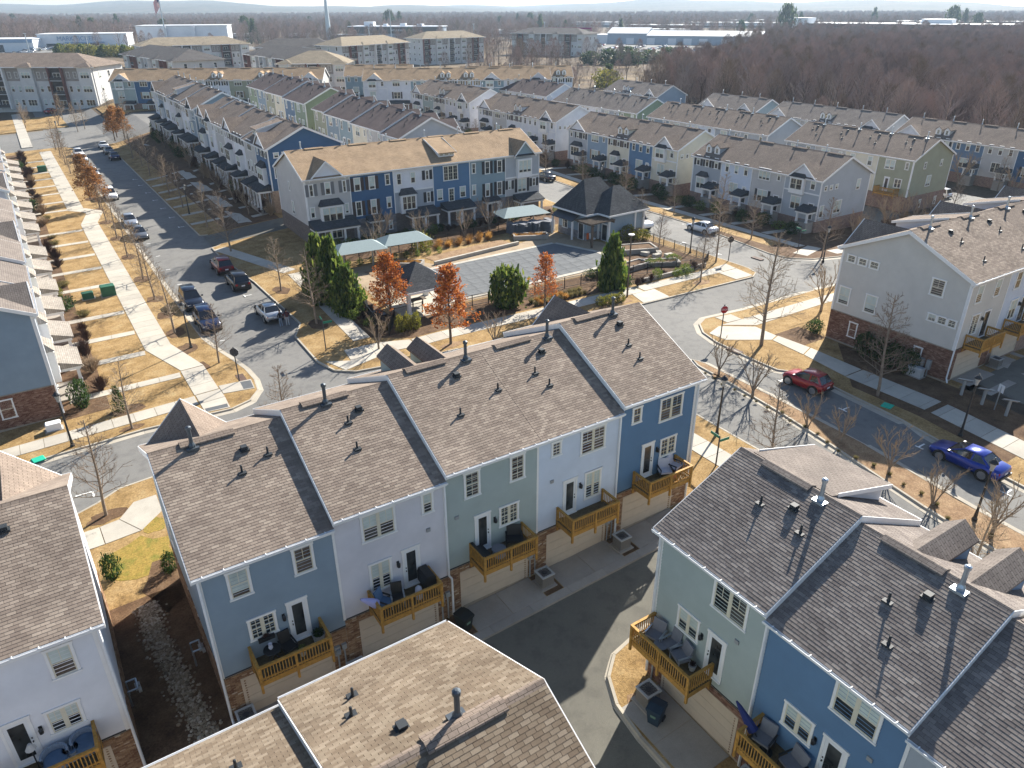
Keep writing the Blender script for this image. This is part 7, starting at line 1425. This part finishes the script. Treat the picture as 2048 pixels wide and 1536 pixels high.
for i, (x, y) in enumerate(((62.0, 63.0), (62.9, 63.6), (61.4, 64.4), (63.3, 62.3))):
    t = thing('garden_seat', f"{ORD[i]} pale boulder seat in the garden by the clubhouse", 'seat', (x, y, h(x, y)), i, 'pale seats in the garden right of the pool'); link('block', MB().box(-.5, -.3, 0, .5, .3, .4).mesh('block', ['concrete']), t)
# ------------------------------------------------------------------ far buildings
mat('apt_white', (.58, .575, .56), .7, .06, .4); mat('apt_taupe', (.30, .275, .25), .7, .06, .4); mat('apt_dark', (.07, .065, .062), .8, .1); mat('far_white', (.72, .73, .75), .5, .04, .2); mat('far_blue', (.25, .36, .50), .5, .08, .3); mat('far_metal', (.34, .40, .47), .5, .06, .3); mat('far_roof', (.60, .61, .62), .6, .05, .2); mat('far_glass', (.03, .05, .07), .15, .2, .3); mat('far_brick', (.20, .10, .085), .8, .1, .2); mat('far_magenta', (.32, .05, .16), .6, 0)
def apartment(label, P, ang, L, D=17, E=12.0, base=2.2, roof='roof_khaki', col='apt_white', floors=3, seedv=0, ends=True):
    "hip-roofed apartment block; local x along the street side from its left end, street side at y=0"
    t = thing('apartment_building', label, 'apartment building', (P[0], P[1], base), ang, 'apartment blocks beyond the townhouses'); He = E - base; fh = (He - .3) / floors
    link('wall', MB().box(0, 0, -1.5, L, D, He).mesh('wall', [col]), t)
    o = 1.0; link('roof', MB().add([(-o, -o, He), (L + o, -o, He), (L + o, D + o, He), (-o, D + o, He), (D / 2, D / 2, He + 3.4), (L - D / 2, D / 2, He + 3.4)], [(0, 1, 5, 4), (1, 2, 5), (2, 3, 4, 5), (3, 0, 4), (0, 3, 2, 1)]).mesh('roof', [roof]), t)
    link('fascia', MB().box(-o, -o - .05, He - .25, L + o, -o, He + .02).box(-o - .05, -o, He - .25, -o, D + o, He + .02).mesh('fascia', ['white_trim']), t)
    nb = max(3, round(L / 4.4)); bw = L / nb
    for b in range(nb):
        k = (b + seedv) % 4; x = (b + .5) * bw
        if k == 1:   # balcony stack; flat dark panel painted as the shade of a recess
            link('recess_shade_panel', MB().box(x - bw * .42, -.12, 0, x + bw * .42, .0, He - .15).mesh('recess_shade_panel', ['apt_dark']), t)
            for f in range(floors):
                bl = link('balcony', MB().box(x - bw * .42, -1.2, f * fh + .25, x + bw * .42, -.12, f * fh + .42).mesh('balcony', ['apt_white']), t)
                link('railing', MB().box(x - bw * .42, -1.2, f * fh + .42, x + bw * .42, -1.16, f * fh + 1.3).mesh('railing', ['apt_dark']), bl); window(t, 'back', 0, 0, x, f * fh + .5, bw * .5, 2.0, 2, 0, blind=0).location.y = -.14
            for s in (-1, 1): link('pier', MB().box(x + s * bw * .45 - .18, -1.25, 0, x + s * bw * .45 + .18, .0, He - .1).mesh('pier', ['white_trim' if (b // 4) % 2 else 'far_brick']), t)
        elif k == 3:  # projecting bay with its own little hip
            link('bay', MB().box(x - bw * .46, -.9, -1.5, x + bw * .46, 0, He - .02).mesh('bay', [col]), t)
            link('bay_roof', MB().add([(x - bw * .56, -1.6, He - .05), (x + bw * .56, -1.6, He - .05), (x + bw * .56, 2, He + .1), (x - bw * .56, 2, He + .1), (x, 1.2, He + 1.25)], [(0, 1, 4), (1, 2, 4), (2, 3, 4), (3, 0, 4), (0, 3, 2, 1)]).mesh('bay_roof', [roof]), t)
            for f in range(floors): window(t, 'back', 0, 0, x, f * fh + 1.0, bw * .62, 1.8, 3, 0, blind=.5 if f else 0).location.y = -.9
        else:
            for f in range(floors):
                for s in (-.24, .24): window(t, 'back', 0, 0, x + s * bw, f * fh + 1.0, 1.05, 1.75, 1, 0)
            link('panel', MB().box(x - bw * .5 + .05, -.05, He - fh - .1, x + bw * .5 - .05, 0, He - .05).mesh('panel', ['apt_taupe']), t)
    for f in range(floors):
        for y in (D * .2, D * .5, D * .8): window(t, 'left', 0, L, y, f * fh + 1.0, 1.2, 1.7, 1, 0); window(t, 'right', 0, L, y, f * fh + 1.0, 1.2, 1.7, 1, 0)
    return t
apartment('pale apartment block closing the far end of the west street', (-18, 299), -.62, 54, E=12.6, base=.8, roof='roof_brown'); apartment('apartment block at the far left edge of the street', (-30, 292), -1.0 + .4, 15, E=12.2, base=.8, roof='roof_brown', seedv=3)
apartment('long pale apartment block with dark brick piers and a tan hipped roof', (62, 412), .0, 50, E=12.2, base=2.0, seedv=1); apartment('stepped apartment block in the middle distance, turned end-on', (46, 352), -1.45, 62, E=12, base=2.0, roof='roof_slate', seedv=2)
apartment('stepped grey apartment block behind the tan-roofed row', (86, 322), -1.52, 62, E=12, base=2.0, roof='roof_slate', seedv=1); apartment('apartment block end with a corner bay behind the tan-roofed row', (80, 262), -.55, 22, E=11.8, base=2.0, roof='roof_khaki', seedv=3)
apartment('white apartment block with four floors of balconies in the middle distance', (136, 348), .43, 47, E=12.6, base=1.0, seedv=0, floors=4); apartment('dark-roofed wing beside the white apartment block', (104, 372), -.4, 36, E=12, base=1.0, roof='roof_slate', seedv=2)
apartment('apartment block half hidden by bare trees right of the white one', (204, 402), .1, 42, E=12.6, base=0, roof='roof_khaki', seedv=1, floors=4); apartment('separate hip-roofed apartment block standing alone by the wood', (302, 462), -1.13 + .0, 54, D=20, E=12.4, base=-1.0, roof='roof_slate', seedv=0)
def blockb(name, label, P, ang, parts, cat='building', base=0.0):
    t = thing(name, label, cat, (P[0], P[1], base), ang, 'commercial buildings in the distance')
    for nm, m, b in parts: link(nm, MB().box(*b).mesh(nm, [m]), t)
    return t
# dealership: long white showrooms facing us
D_ = blockb('car_showroom', 'long white car showroom with blue glass behind the parked cars', (-25, 700), -.42, [('wall', 'far_white', (0, 0, 0, 62, 30, 8.5)), ('roof', 'far_roof', (-.5, -.5, 8.5, 62.5, 30.5, 9)), ('glazing', 'far_glass', (4, -.2, .3, 22, 0, 6.2)), ('glazing', 'far_glass', (30, -.2, .3, 42, 0, 5.2)), ('fascia_band', 'far_blue', (0, -.4, 6.4, 62, 0, 8.6))])
D2 = blockb('car_showroom', 'white showroom with blue lettering on its pale wall', (36, 690), -.3, [('wall', 'far_white', (0, 0, 0, 60, 30, 11)), ('roof', 'far_roof', (-.5, -.5, 11, 60.5, 30.5, 11.5)), ('glazing', 'far_glass', (5, -.2, .3, 16, 0, 5)), ('glazing', 'far_glass', (22, -.2, .3, 40, 0, 5)), ('canopy', 'far_blue', (18, -3, 5, 44, 0, 6))])
le = link('lettering', text_mesh('MARK FICKEN', 4.2, 'far_blue', .1), D2, (26, -.35, 8.2)); le.rotation_euler = (PI / 2, 0, 0)
D3 = blockb('car_showroom', 'tall white showroom beside the flagpole', (108, 720), -.35, [('wall', 'far_white', (0, 0, 0, 70, 36, 15)), ('roof', 'far_roof', (-.5, -.5, 15, 70.5, 36.5, 15.6)), ('glazing', 'far_glass', (24, -.2, .3, 40, 0, 7)), ('glazing', 'far_glass', (46, -.2, .3, 66, 0, 7)), ('portal', 'far_white', (20, -3, 0, 23, 0, 15)), ('portal', 'far_white', (42, -3, 0, 45, 0, 15))])
D4 = blockb('car_showroom', 'low showroom with a curved dark fascia and white roof plant', (322, 800), -.75, [('wall', 'far_metal', (0, 0, 0, 96, 30, 10)), ('roof', 'far_white', (-1, -1, 10.4, 97, 31, 11)), ('fascia_band', 'apt_dark', (0, -1.2, 4.2, 96, 0, 10.4)), ('roof_plant', 'far_white', (14, 8, 11, 24, 16, 15)), ('roof_plant', 'far_white', (34, 10, 11, 38, 14, 13)), ('roof_plant', 'far_white', (52, 10, 11, 58, 14, 13.5)), ('roof_plant', 'far_white', (70, 10, 11, 76, 16, 13))])
le = link('lettering', text_mesh('HYUNDAI', 2.6, 'far_white', .1), D4, (52, -1.6, 7.2)); le.rotation_euler = (PI / 2, 0, 0)
def warehouse():
    t = thing('warehouse', 'blue grey metal warehouse with pale gabled roof and white loading doors', 'warehouse', (455, 545, -1.5), -.98, 'commercial buildings in the distance')
    for x0, x1, e, r in ((0, 34, 9, 13), (34.1, 128, 7.5, 10.8)):
        link('wall', MB().prism([(0, 0), (30, 0), (30, e), (15, r), (0, e)], x0, x1, 0).mesh('wall', ['far_metal']), t); link('roof', MB().prism([(-.6, e - .1), (15, r + .1), (30.6, e - .1), (30.6, e + .2), (15, r + .5), (-.6, e + .2)], x0 - .5, x1 + .5, 0).mesh('roof', ['far_roof']), t)
    for i, x in enumerate((20, 38, 56, 69, 82, 100, 116)): link('loading_door', MB().box(x - 3.4, -.2, 0, x + 3.4, .1, 5.6).mesh('loading_door', ['far_white']), t)
    link('annex', MB().box(-22, 2, 0, 0, 24, 8).mesh('annex', ['far_white']), t)
warehouse()
T_ = blockb('office_building', 'long dark red brick building with white roof plant beyond the wood', (800, 610), -1.25, [('wall', 'far_brick', (0, 0, 0, 330, 60, 12)), ('roof', 'far_roof', (-1, -1, 12, 331, 61, 12.6)), ('window_band', 'far_glass', (20, -.3, 7.4, 160, 0, 9.6)), ('window_band', 'far_glass', (20, -.3, 3.2, 160, 0, 5.4)), ('window_band', 'far_glass', (200, -.3, 6, 310, 0, 9)), ('roof_plant', 'far_white', (-14, -4, 0, 6, 24, 18)), ('roof_plant', 'far_white', (120, 20, 12.6, 150, 40, 17)), ('roof_plant', 'far_white', (220, 10, 12.6, 260, 30, 16))], base=-2)
for i in range(14): link('pilaster', MB().box(22 + i * 11, -.5, 0, 23.2 + i * 11, -.1, 12).mesh('pilaster', ['far_brick']), T_)
for i, (x, y, a, L, d, hh, m) in enumerate(((760, 1080, -.9, 120, 40, 8, 'far_white'), (900, 900, -1, 160, 50, 8, 'far_white'), (1060, 960, -1, 150, 60, 9, 'far_roof'), (1150, 720, -1.1, 220, 60, 9, 'far_roof'), (1020, 640, -1.1, 160, 40, 8, 'far_white'), (690, 790, -.9, 90, 30, 9, 'far_brick'), (500, 1010, -.6, 60, 24, 6, 'far_white'), (470, 760, -.7, 80, 24, 7, 'far_white'), (215, 860, -.3, 40, 16, 6, 'far_white'), (262, 830, -.3, 26, 14, 6, 'far_white'), (300, 800, -.3, 40, 14, 5, 'apt_taupe'), (380, 900, -.5, 50, 20, 7, 'apt_dark'), (620, 700, -1, 60, 24, 7, 'far_white'), (600, 610, -1, 30, 14, 5, 'apt_taupe'), (640, 560, -1, 34, 16, 5.5, 'apt_dark'))):
    blockb('low_building', f"distant low {dict(far_white='white', far_roof='pale roofed', far_brick='red', apt_taupe='tan', apt_dark='dark')[m]} building among bare trees, {ORD[i]} of the scattered ones", (x, y), a, [('wall', m, (0, 0, 0, L, d, hh)), ('roof', 'far_roof', (-1, -1, hh, L + 1, d + 1, hh + .6)), ('window_band', 'far_glass', (3, -.3, 2, L - 3, 0, 4))], base=-2)
t = thing('roof_sign_frame', 'magenta banner frame along the ridge of the lone apartment block', 'sign', (322, 450, 13.2), -1.0); link('frame', MB().box(0, 0, 1.6, 32, .3, 2.6).mesh('frame', ['far_magenta']), t); link('leg', MB().box(0, 0, 0, .6, .3, 1.6).mesh('leg', ['far_magenta']), t); link('leg', MB().box(31.4, 0, 0, 32, .3, 1.6).mesh('leg', ['far_magenta']), t)
# flag and mast
t = thing('flagpole', 'very tall pole flying a huge striped flag by the showroom', 'flagpole', (118, 655, 0)); link('pole', MB().tube((0, 0, 0), (0, 0, 38), .45, .2, 8).mesh('pole', ['galv']), t)
mat('flag_red', (.45, .05, .06), .8, 0); mat('flag_white', (.7, .7, .7), .8, 0); mat('flag_blue', (.03, .05, .16), .8, 0)
t2 = thing('flag', 'huge red and white striped flag hanging from the tall pole', 'flag', (118, 655, 37)); 
for k in range(13):
    s0, s1 = -k * .62, -(k + 1) * .62; link('stripe', MB().add([(-.4 - i * .75, .5 * math.sin(i * 1.3 + k * .2), (s0 if e else s1) * (1) - i * 1.05) for e in (1, 0) for i in range(6)], [(i, i + 1, i + 7, i + 6) for i in range(5)]).mesh('stripe', ['flag_red' if k % 2 == 0 else 'flag_white']), t2)
link('canton', MB().add([(-.4 - i * .75, .5 * math.sin(i * 1.3) - .12, z - i * 1.05) for z in (0, -4.3) for i in range(3)], [(0, 1, 4, 3), (1, 2, 5, 4)]).mesh('canton', ['flag_blue']), t2)
t = thing('mast', 'tall grey lattice mast among the far trees', 'mast', (285, 760, 0)); link('tower', MB().tube((0, 0, 0), (0, 0, 46), 2.0, .6, 6).mesh('tower', ['galv']), t)
for i, (x, y, hh) in enumerate(((240, 520, 26), (25, 600, 14), (60, 610, 12), (215, 500, 16), (420, 590, 16), (330, 560, 16))):
    t = thing('light_mast', f"{ORD[i]} slim light mast rising over the far car parks", 'light pole', (x, y, 0), 0, 'slim light masts over the car parks'); link('pole', MB().tube((0, 0, 0), (0, 0, hh), .3, .18, 6).mesh('pole', ['galv']), t); link('head', MB().box(-.9, -.25, hh, .9, .25, hh + .3).mesh('head', ['far_white']), t)
# car parks
sheet('car_park', [[(-60, 560), (60, 610), (190, 640), (190, 700), (60, 690), (-60, 690)], [(330, 400), (440, 400), (500, 450), (450, 545), (390, 520)], [(250, 690), (330, 640), (420, 760), (330, 800)], [(440, 700), (560, 640), (640, 700), (520, 790)]], -.1, 'asphalt', .02)
LOT = 'parked cars filling the distant car parks'; rr = random.Random(4); ncar = 0; lot = []
for a0, a1, b0, b1, n, rows in (((-40, 585), (170, 655), (-30, 640), (170, 690), 34, 5), ((395, 395), (470, 440), (370, 470), (430, 520), 16, 6), ((262, 690), (330, 650), (300, 780), (390, 770), 10, 4), ((450, 690), (560, 650), (500, 770), (620, 720), 10, 4)):
    for i in range(n):
        for j in range(rows):
            s, q = i / (n - 1), j / max(1, rows - 1); x = (a0[0] * (1 - s) + a1[0] * s) * (1 - q) + (b0[0] * (1 - s) + b1[0] * s) * q; y = (a0[1] * (1 - s) + a1[1] * s) * (1 - q) + (b0[1] * (1 - s) + b1[1] * s) * q
            if rr.random() < .85: lot.append((math.hypot(x, y), x + rr.uniform(-.5, .5), y + rr.uniform(-.5, .5)))
lot.sort()
for d, x, y in lot[:262]:
    k = rr.choice(['sedan', 'suv', 'suv', 'hatch', 'van' if d > 430 and d < 560 and x > 350 else 'sedan']); c = rr.choice(['white', 'white', 'silver', 'grey', 'black', 'navy', 'sky', 'white', 'tan', 'red'])
    car(k, c, x, y, rr.choice((.3, .3, 3.4, 1.8)), f"small {c.replace('sky', 'pale blue')} {dict(suv='estate', sedan='saloon', hatch='hatchback', van='van')[k]} among the rows of the distant car parks", LOT, detail=False)
# ------------------------------------------------------------------ woods
FWG = 'leafless trees of the wood'; rr = random.Random(9); WK = ['wood0', 'wood1', 'wood2', 'wood3', 'cloud0', 'cloud1', 'cloud2', 'cloud3']; CK_ = WK[4:]; cand = []
def infield(x, y):
    a = math.atan2(x, y); return -.06 < a < 1.22
def clear(x, y):
    "no trees on buildings, lots and streets"
    for cx, cy, r in ((-2, 285, 38), (90, 425, 34), (60, 330, 34), (95, 290, 30), (160, 365, 36), (120, 378, 22), (224, 410, 28), (312, 440, 34), (10, 700, 48), (66, 690, 42), (140, 720, 48), (365, 770, 60), (60, 640, 50), (110, 655, 50), (0, 620, 60), (160, 670, 40), (415, 465, 62), (470, 520, 40), (495, 480, 40), (515, 440, 34), (520, 560, 26), (840, 560, 60), (860, 480, 60), (880, 400, 60), (300, 720, 60), (540, 710, 60)):
        if (x - cx) ** 2 + (y - cy) ** 2 < r * r: return False
    return True
while len(cand) < 3600:       # the wood to the right, behind the last row
    x, y = rr.uniform(170, 760), rr.uniform(-60, 460)
    dens = 1.0 if y < 215 + (x - 170) * .25 else .22
    if x < 172 + max(0, (y - 190)) * 1.4 - 0 and y > 190: continue
    if infield(x, y) and clear(x, y) and rr.random() < dens and math.hypot(x, y) < 790: cand.append((x, y, rr.uniform(8.5, 16.5)))
for i in range(420):          # belts between the far blocks
    x, y = rr.uniform(-60, 330), rr.uniform(440, 900)
    if infield(x, y) and clear(x, y) and (y > 560 or x > 200): cand.append((x, y, rr.uniform(9, 15)))
for i in range(60):
    x, y = rr.uniform(215, 300), rr.uniform(300, 440)
    if clear(x, y): cand.append((x, y, rr.uniform(9, 14)))
for i in range(50):
    x, y = rr.uniform(168, 235), rr.uniform(205, 330)
    if clear(x, y) and x > 165: cand.append((x, y, rr.uniform(5, 11)))
cand.sort(key=lambda c: math.hypot(c[0], c[1]))
for x, y, H in cand[:190]:
    tree(rr.choice(WK), x, y, H, 'leafless tree at the near edge of the wood beyond the townhouses', FWG, name='woodland_tree')
rest = cand[190:]
r0 = 640
while len(rest) < 21000:
    d = 640 + (rr.random() ** .75) * 2300; a = rr.uniform(-.07, 1.24); x, y = d * math.sin(a), d * math.cos(a)
    if clear(x, y): 
        # open commercial land to the right keeps fewer trees
        if .66 < a < 1.2 and 760 < d < 1300 and rr.random() < .6: continue
        rest.append((x, y, rr.uniform(10, 17)))
def scatter(name, pts, keys, mlist=None):
    me = bpy.data.meshes.new(name); me.from_pydata([(x, y, h(x, y) - .3) for x, y, H in pts], [], [])
    at_ = me.attributes.new('size', 'FLOAT', 'POINT'); at_.data.foreach_set('value', [H / PROT[keys[0]][0] for x, y, H in pts])
    o = link(name, me); o['kind'] = 'stuff'
    ng = bpy.data.node_groups.new(name, 'GeometryNodeTree'); N, L = ng.nodes, ng.links
    ng.interface.new_socket('Geometry', in_out='INPUT', socket_type='NodeSocketGeometry'); ng.interface.new_socket('Geometry', in_out='OUTPUT', socket_type='NodeSocketGeometry')
    gi, go, jn = N.new('NodeGroupInput'), N.new('NodeGroupOutput'), N.new('GeometryNodeJoinGeometry')
    rv = N.new('FunctionNodeRandomValue'); rv.data_type = 'INT'; rv.inputs[4].default_value = 0; rv.inputs[5].default_value = len(keys) - 1
    rot = N.new('FunctionNodeRandomValue'); rot.data_type = 'FLOAT_VECTOR'; rot.inputs[0].default_value = (0, 0, 0); rot.inputs[1].default_value = (.06, .06, 6.28); rot.inputs['Seed'].default_value = 3
    an = N.new('GeometryNodeInputNamedAttribute'); an.data_type = 'FLOAT'; an.inputs[0].default_value = 'size'
    for i, k in enumerate(keys):
        src = SRC[k]; ij = N.new('GeometryNodeJoinGeometry')
        for ob in src: oi = N.new('GeometryNodeObjectInfo'); oi.inputs[0].default_value = ob; L.new(oi.outputs['Geometry'], ij.inputs[0])
        cmp = N.new('FunctionNodeCompare'); cmp.data_type = 'INT'; cmp.operation = 'EQUAL'; L.new(rv.outputs[2], cmp.inputs[2]); cmp.inputs[3].default_value = i
        ip = N.new('GeometryNodeInstanceOnPoints'); L.new(gi.outputs[0], ip.inputs['Points']); L.new(cmp.outputs[0], ip.inputs['Selection']); L.new(ij.outputs[0], ip.inputs['Instance']); L.new(rot.outputs[0], ip.inputs['Rotation']); L.new(an.outputs[0], ip.inputs['Scale']); L.new(ip.outputs[0], jn.inputs[0])
    L.new(jn.outputs[0], go.inputs[0]); md = o.modifiers.new('scatter', 'NODES'); md.node_group = ng; return o
SRC = {}
for o in list(COL.objects):
    if o.name.startswith('woodland_tree'):
        for k in WK:
            if k not in SRC and KIDS(o)[0].data == PROT[k][1][0][1]: SRC[k] = KIDS(o)
scatter('woodland', rest, ['cloud0', 'cloud1', 'cloud2', 'cloud3', 'cloud0', 'cloud1', 'wood0'])
# understorey and single pines
GPN = 'dark pines standing in the distance'; rr = random.Random(21)
for i, (px, py, s) in enumerate(((510, 75, 2.3), (492, 60, 1.6), (165, 60, 1.5), (190, 62, 1.4), (238, 55, 1.7), (330, 60, 1.4), (325, 72, 1.2), (780, 50, 2.0), (800, 48, 1.8), (820, 72, 1.4), (868, 62, 1.3), (1568, 60, 2.4), (1598, 45, 1.6), (1500, 40, 1.4), (1745, 40, 2.0), (1900, 50, 2.2), (1925, 45, 1.9), (1950, 52, 1.6), (1035, 40, 1.5), (1060, 42, 1.6), (1080, 55, 1.6), (1000, 45, 1.3), (1130, 60, 1.2), (30, 40, 1.4), (110, 50, 1.3), (620, 28, 1.2), (1240, 60, 1.3), (1480, 60, 1.2), (700, 60, 1.1), (540, 40, 1.1))):
    p = G(px, max(py + 12, 52)); k = ('pine', 'pineball')[i % 2]
    sc = s * 6.2 * (1 if p.length < 900 else 1.5); bush(k, p.x, p.y, sc * .42, sc * 1.25, f"dark evergreen among the far bare trees, {ORD[i]} of them", GPN, 'pine_tree', 'tree')
for i, (x, y, s, H) in enumerate(((290, 345, 7, 7), (300, 338, 6, 6), (308, 352, 7, 7.5), (318, 344, 7, 6), (330, 340, 8, 7), (282, 352, 5, 6), (430, 195, 5.5, 13), (500, 205, 6.5, 15), (240, 60, 3, 14), (330, 30, 5, 13), (345, 45, 5, 11), (205, 245, 6, 6), (212, 252, 5, 7))):
    bush('pineball' if i < 6 else ('lime' if i in (6, 11) else 'pine'), x, y, s, H, f"{ORD[i]} {'bushy evergreen of the clump before the car park' if i < 6 else 'green tree standing out in the bare wood'}", 'green trees in and before the wood', 'evergreen_tree', 'tree')
for i in range(16): bush('lime' if i % 3 else 'mag', 40 + i * 3.2 + rr.uniform(-1, 1), 560 - i * 4.5 + rr.uniform(-3, 3), 4.5, 5.5, f"rounded olive bush before the far car park, {ORD[i]} of the belt", 'olive bushes before the far car park', stem=False)
for i in range(60): 
    x, y = rr.uniform(168, 190), rr.uniform(40, 195); bush(rr.choice(['twig', 'twig2', 'olive']), x, y, rr.uniform(1.6, 3), rr.uniform(2, 4), f"scrubby bare shrub at the foot of the wood, {ORD[i] if i < 55 else 'one of the last'}", 'scrub at the foot of the wood', stem=False)
sheet('woodland_floor', [[(168, -60), (640, -60), (640, 300), (300, 330), (190, 196), (168, 196)]], .01, 'leaf_litter', .02)
# hills on the horizon
def hills():
    mb = MB(); n = 120; rings = [(2700, 0), (3100, 8), (3600, 20), (4300, 34), (5200, 46), (6200, 40)]; r = random.Random(3); ph = [r.uniform(0, 6) for _ in range(8)]
    for d, z in rings:
        for i in range(n + 1):
            a = -.35 + 1.9 * i / n; k = 1 + .35 * math.sin(a * 9 + ph[0] + d * .001) + .22 * math.sin(a * 23 + ph[1]) + .1 * math.sin(a * 61 + ph[2] + d)
            mb.v.append((d * math.sin(a), d * math.cos(a), z * k))
    for j in range(len(rings) - 1):
        for i in range(n): b = j * (n + 1) + i; mb.f.append((b, b + 1, b + n + 2, b + n + 1)); mb.m.append(0)
    o = link('hills', mb.mesh('hills', ['hill_wood'])); o['kind'] = 'structure'
ground_mat('hill_wood', ((.3, (.05, .055, .045)), (.5, (.085, .08, .065)), (.7, (.12, .10, .085))), .006, .06, .8); hills()
# haze
HZ = MB().box(-1500, -250, -5, 6400, 6400, 62); hz_ = link('haze', HZ.mesh('haze', [])); hz_['kind'] = 'stuff'
m = bpy.data.materials.new('haze'); m.use_nodes = True; N, L = m.node_tree.nodes, m.node_tree.links; N.remove(N['Principled BSDF']); v = N.new('ShaderNodeVolumePrincipled'); v.inputs['Color'].default_value = (.62, .80, 1.0, 1); v.inputs['Density'].default_value = .00011; v.inputs['Anisotropy'].default_value = .2
L.new(v.outputs[0], N['Material Output'].inputs['Volume']); hz_.data.materials.append(m)
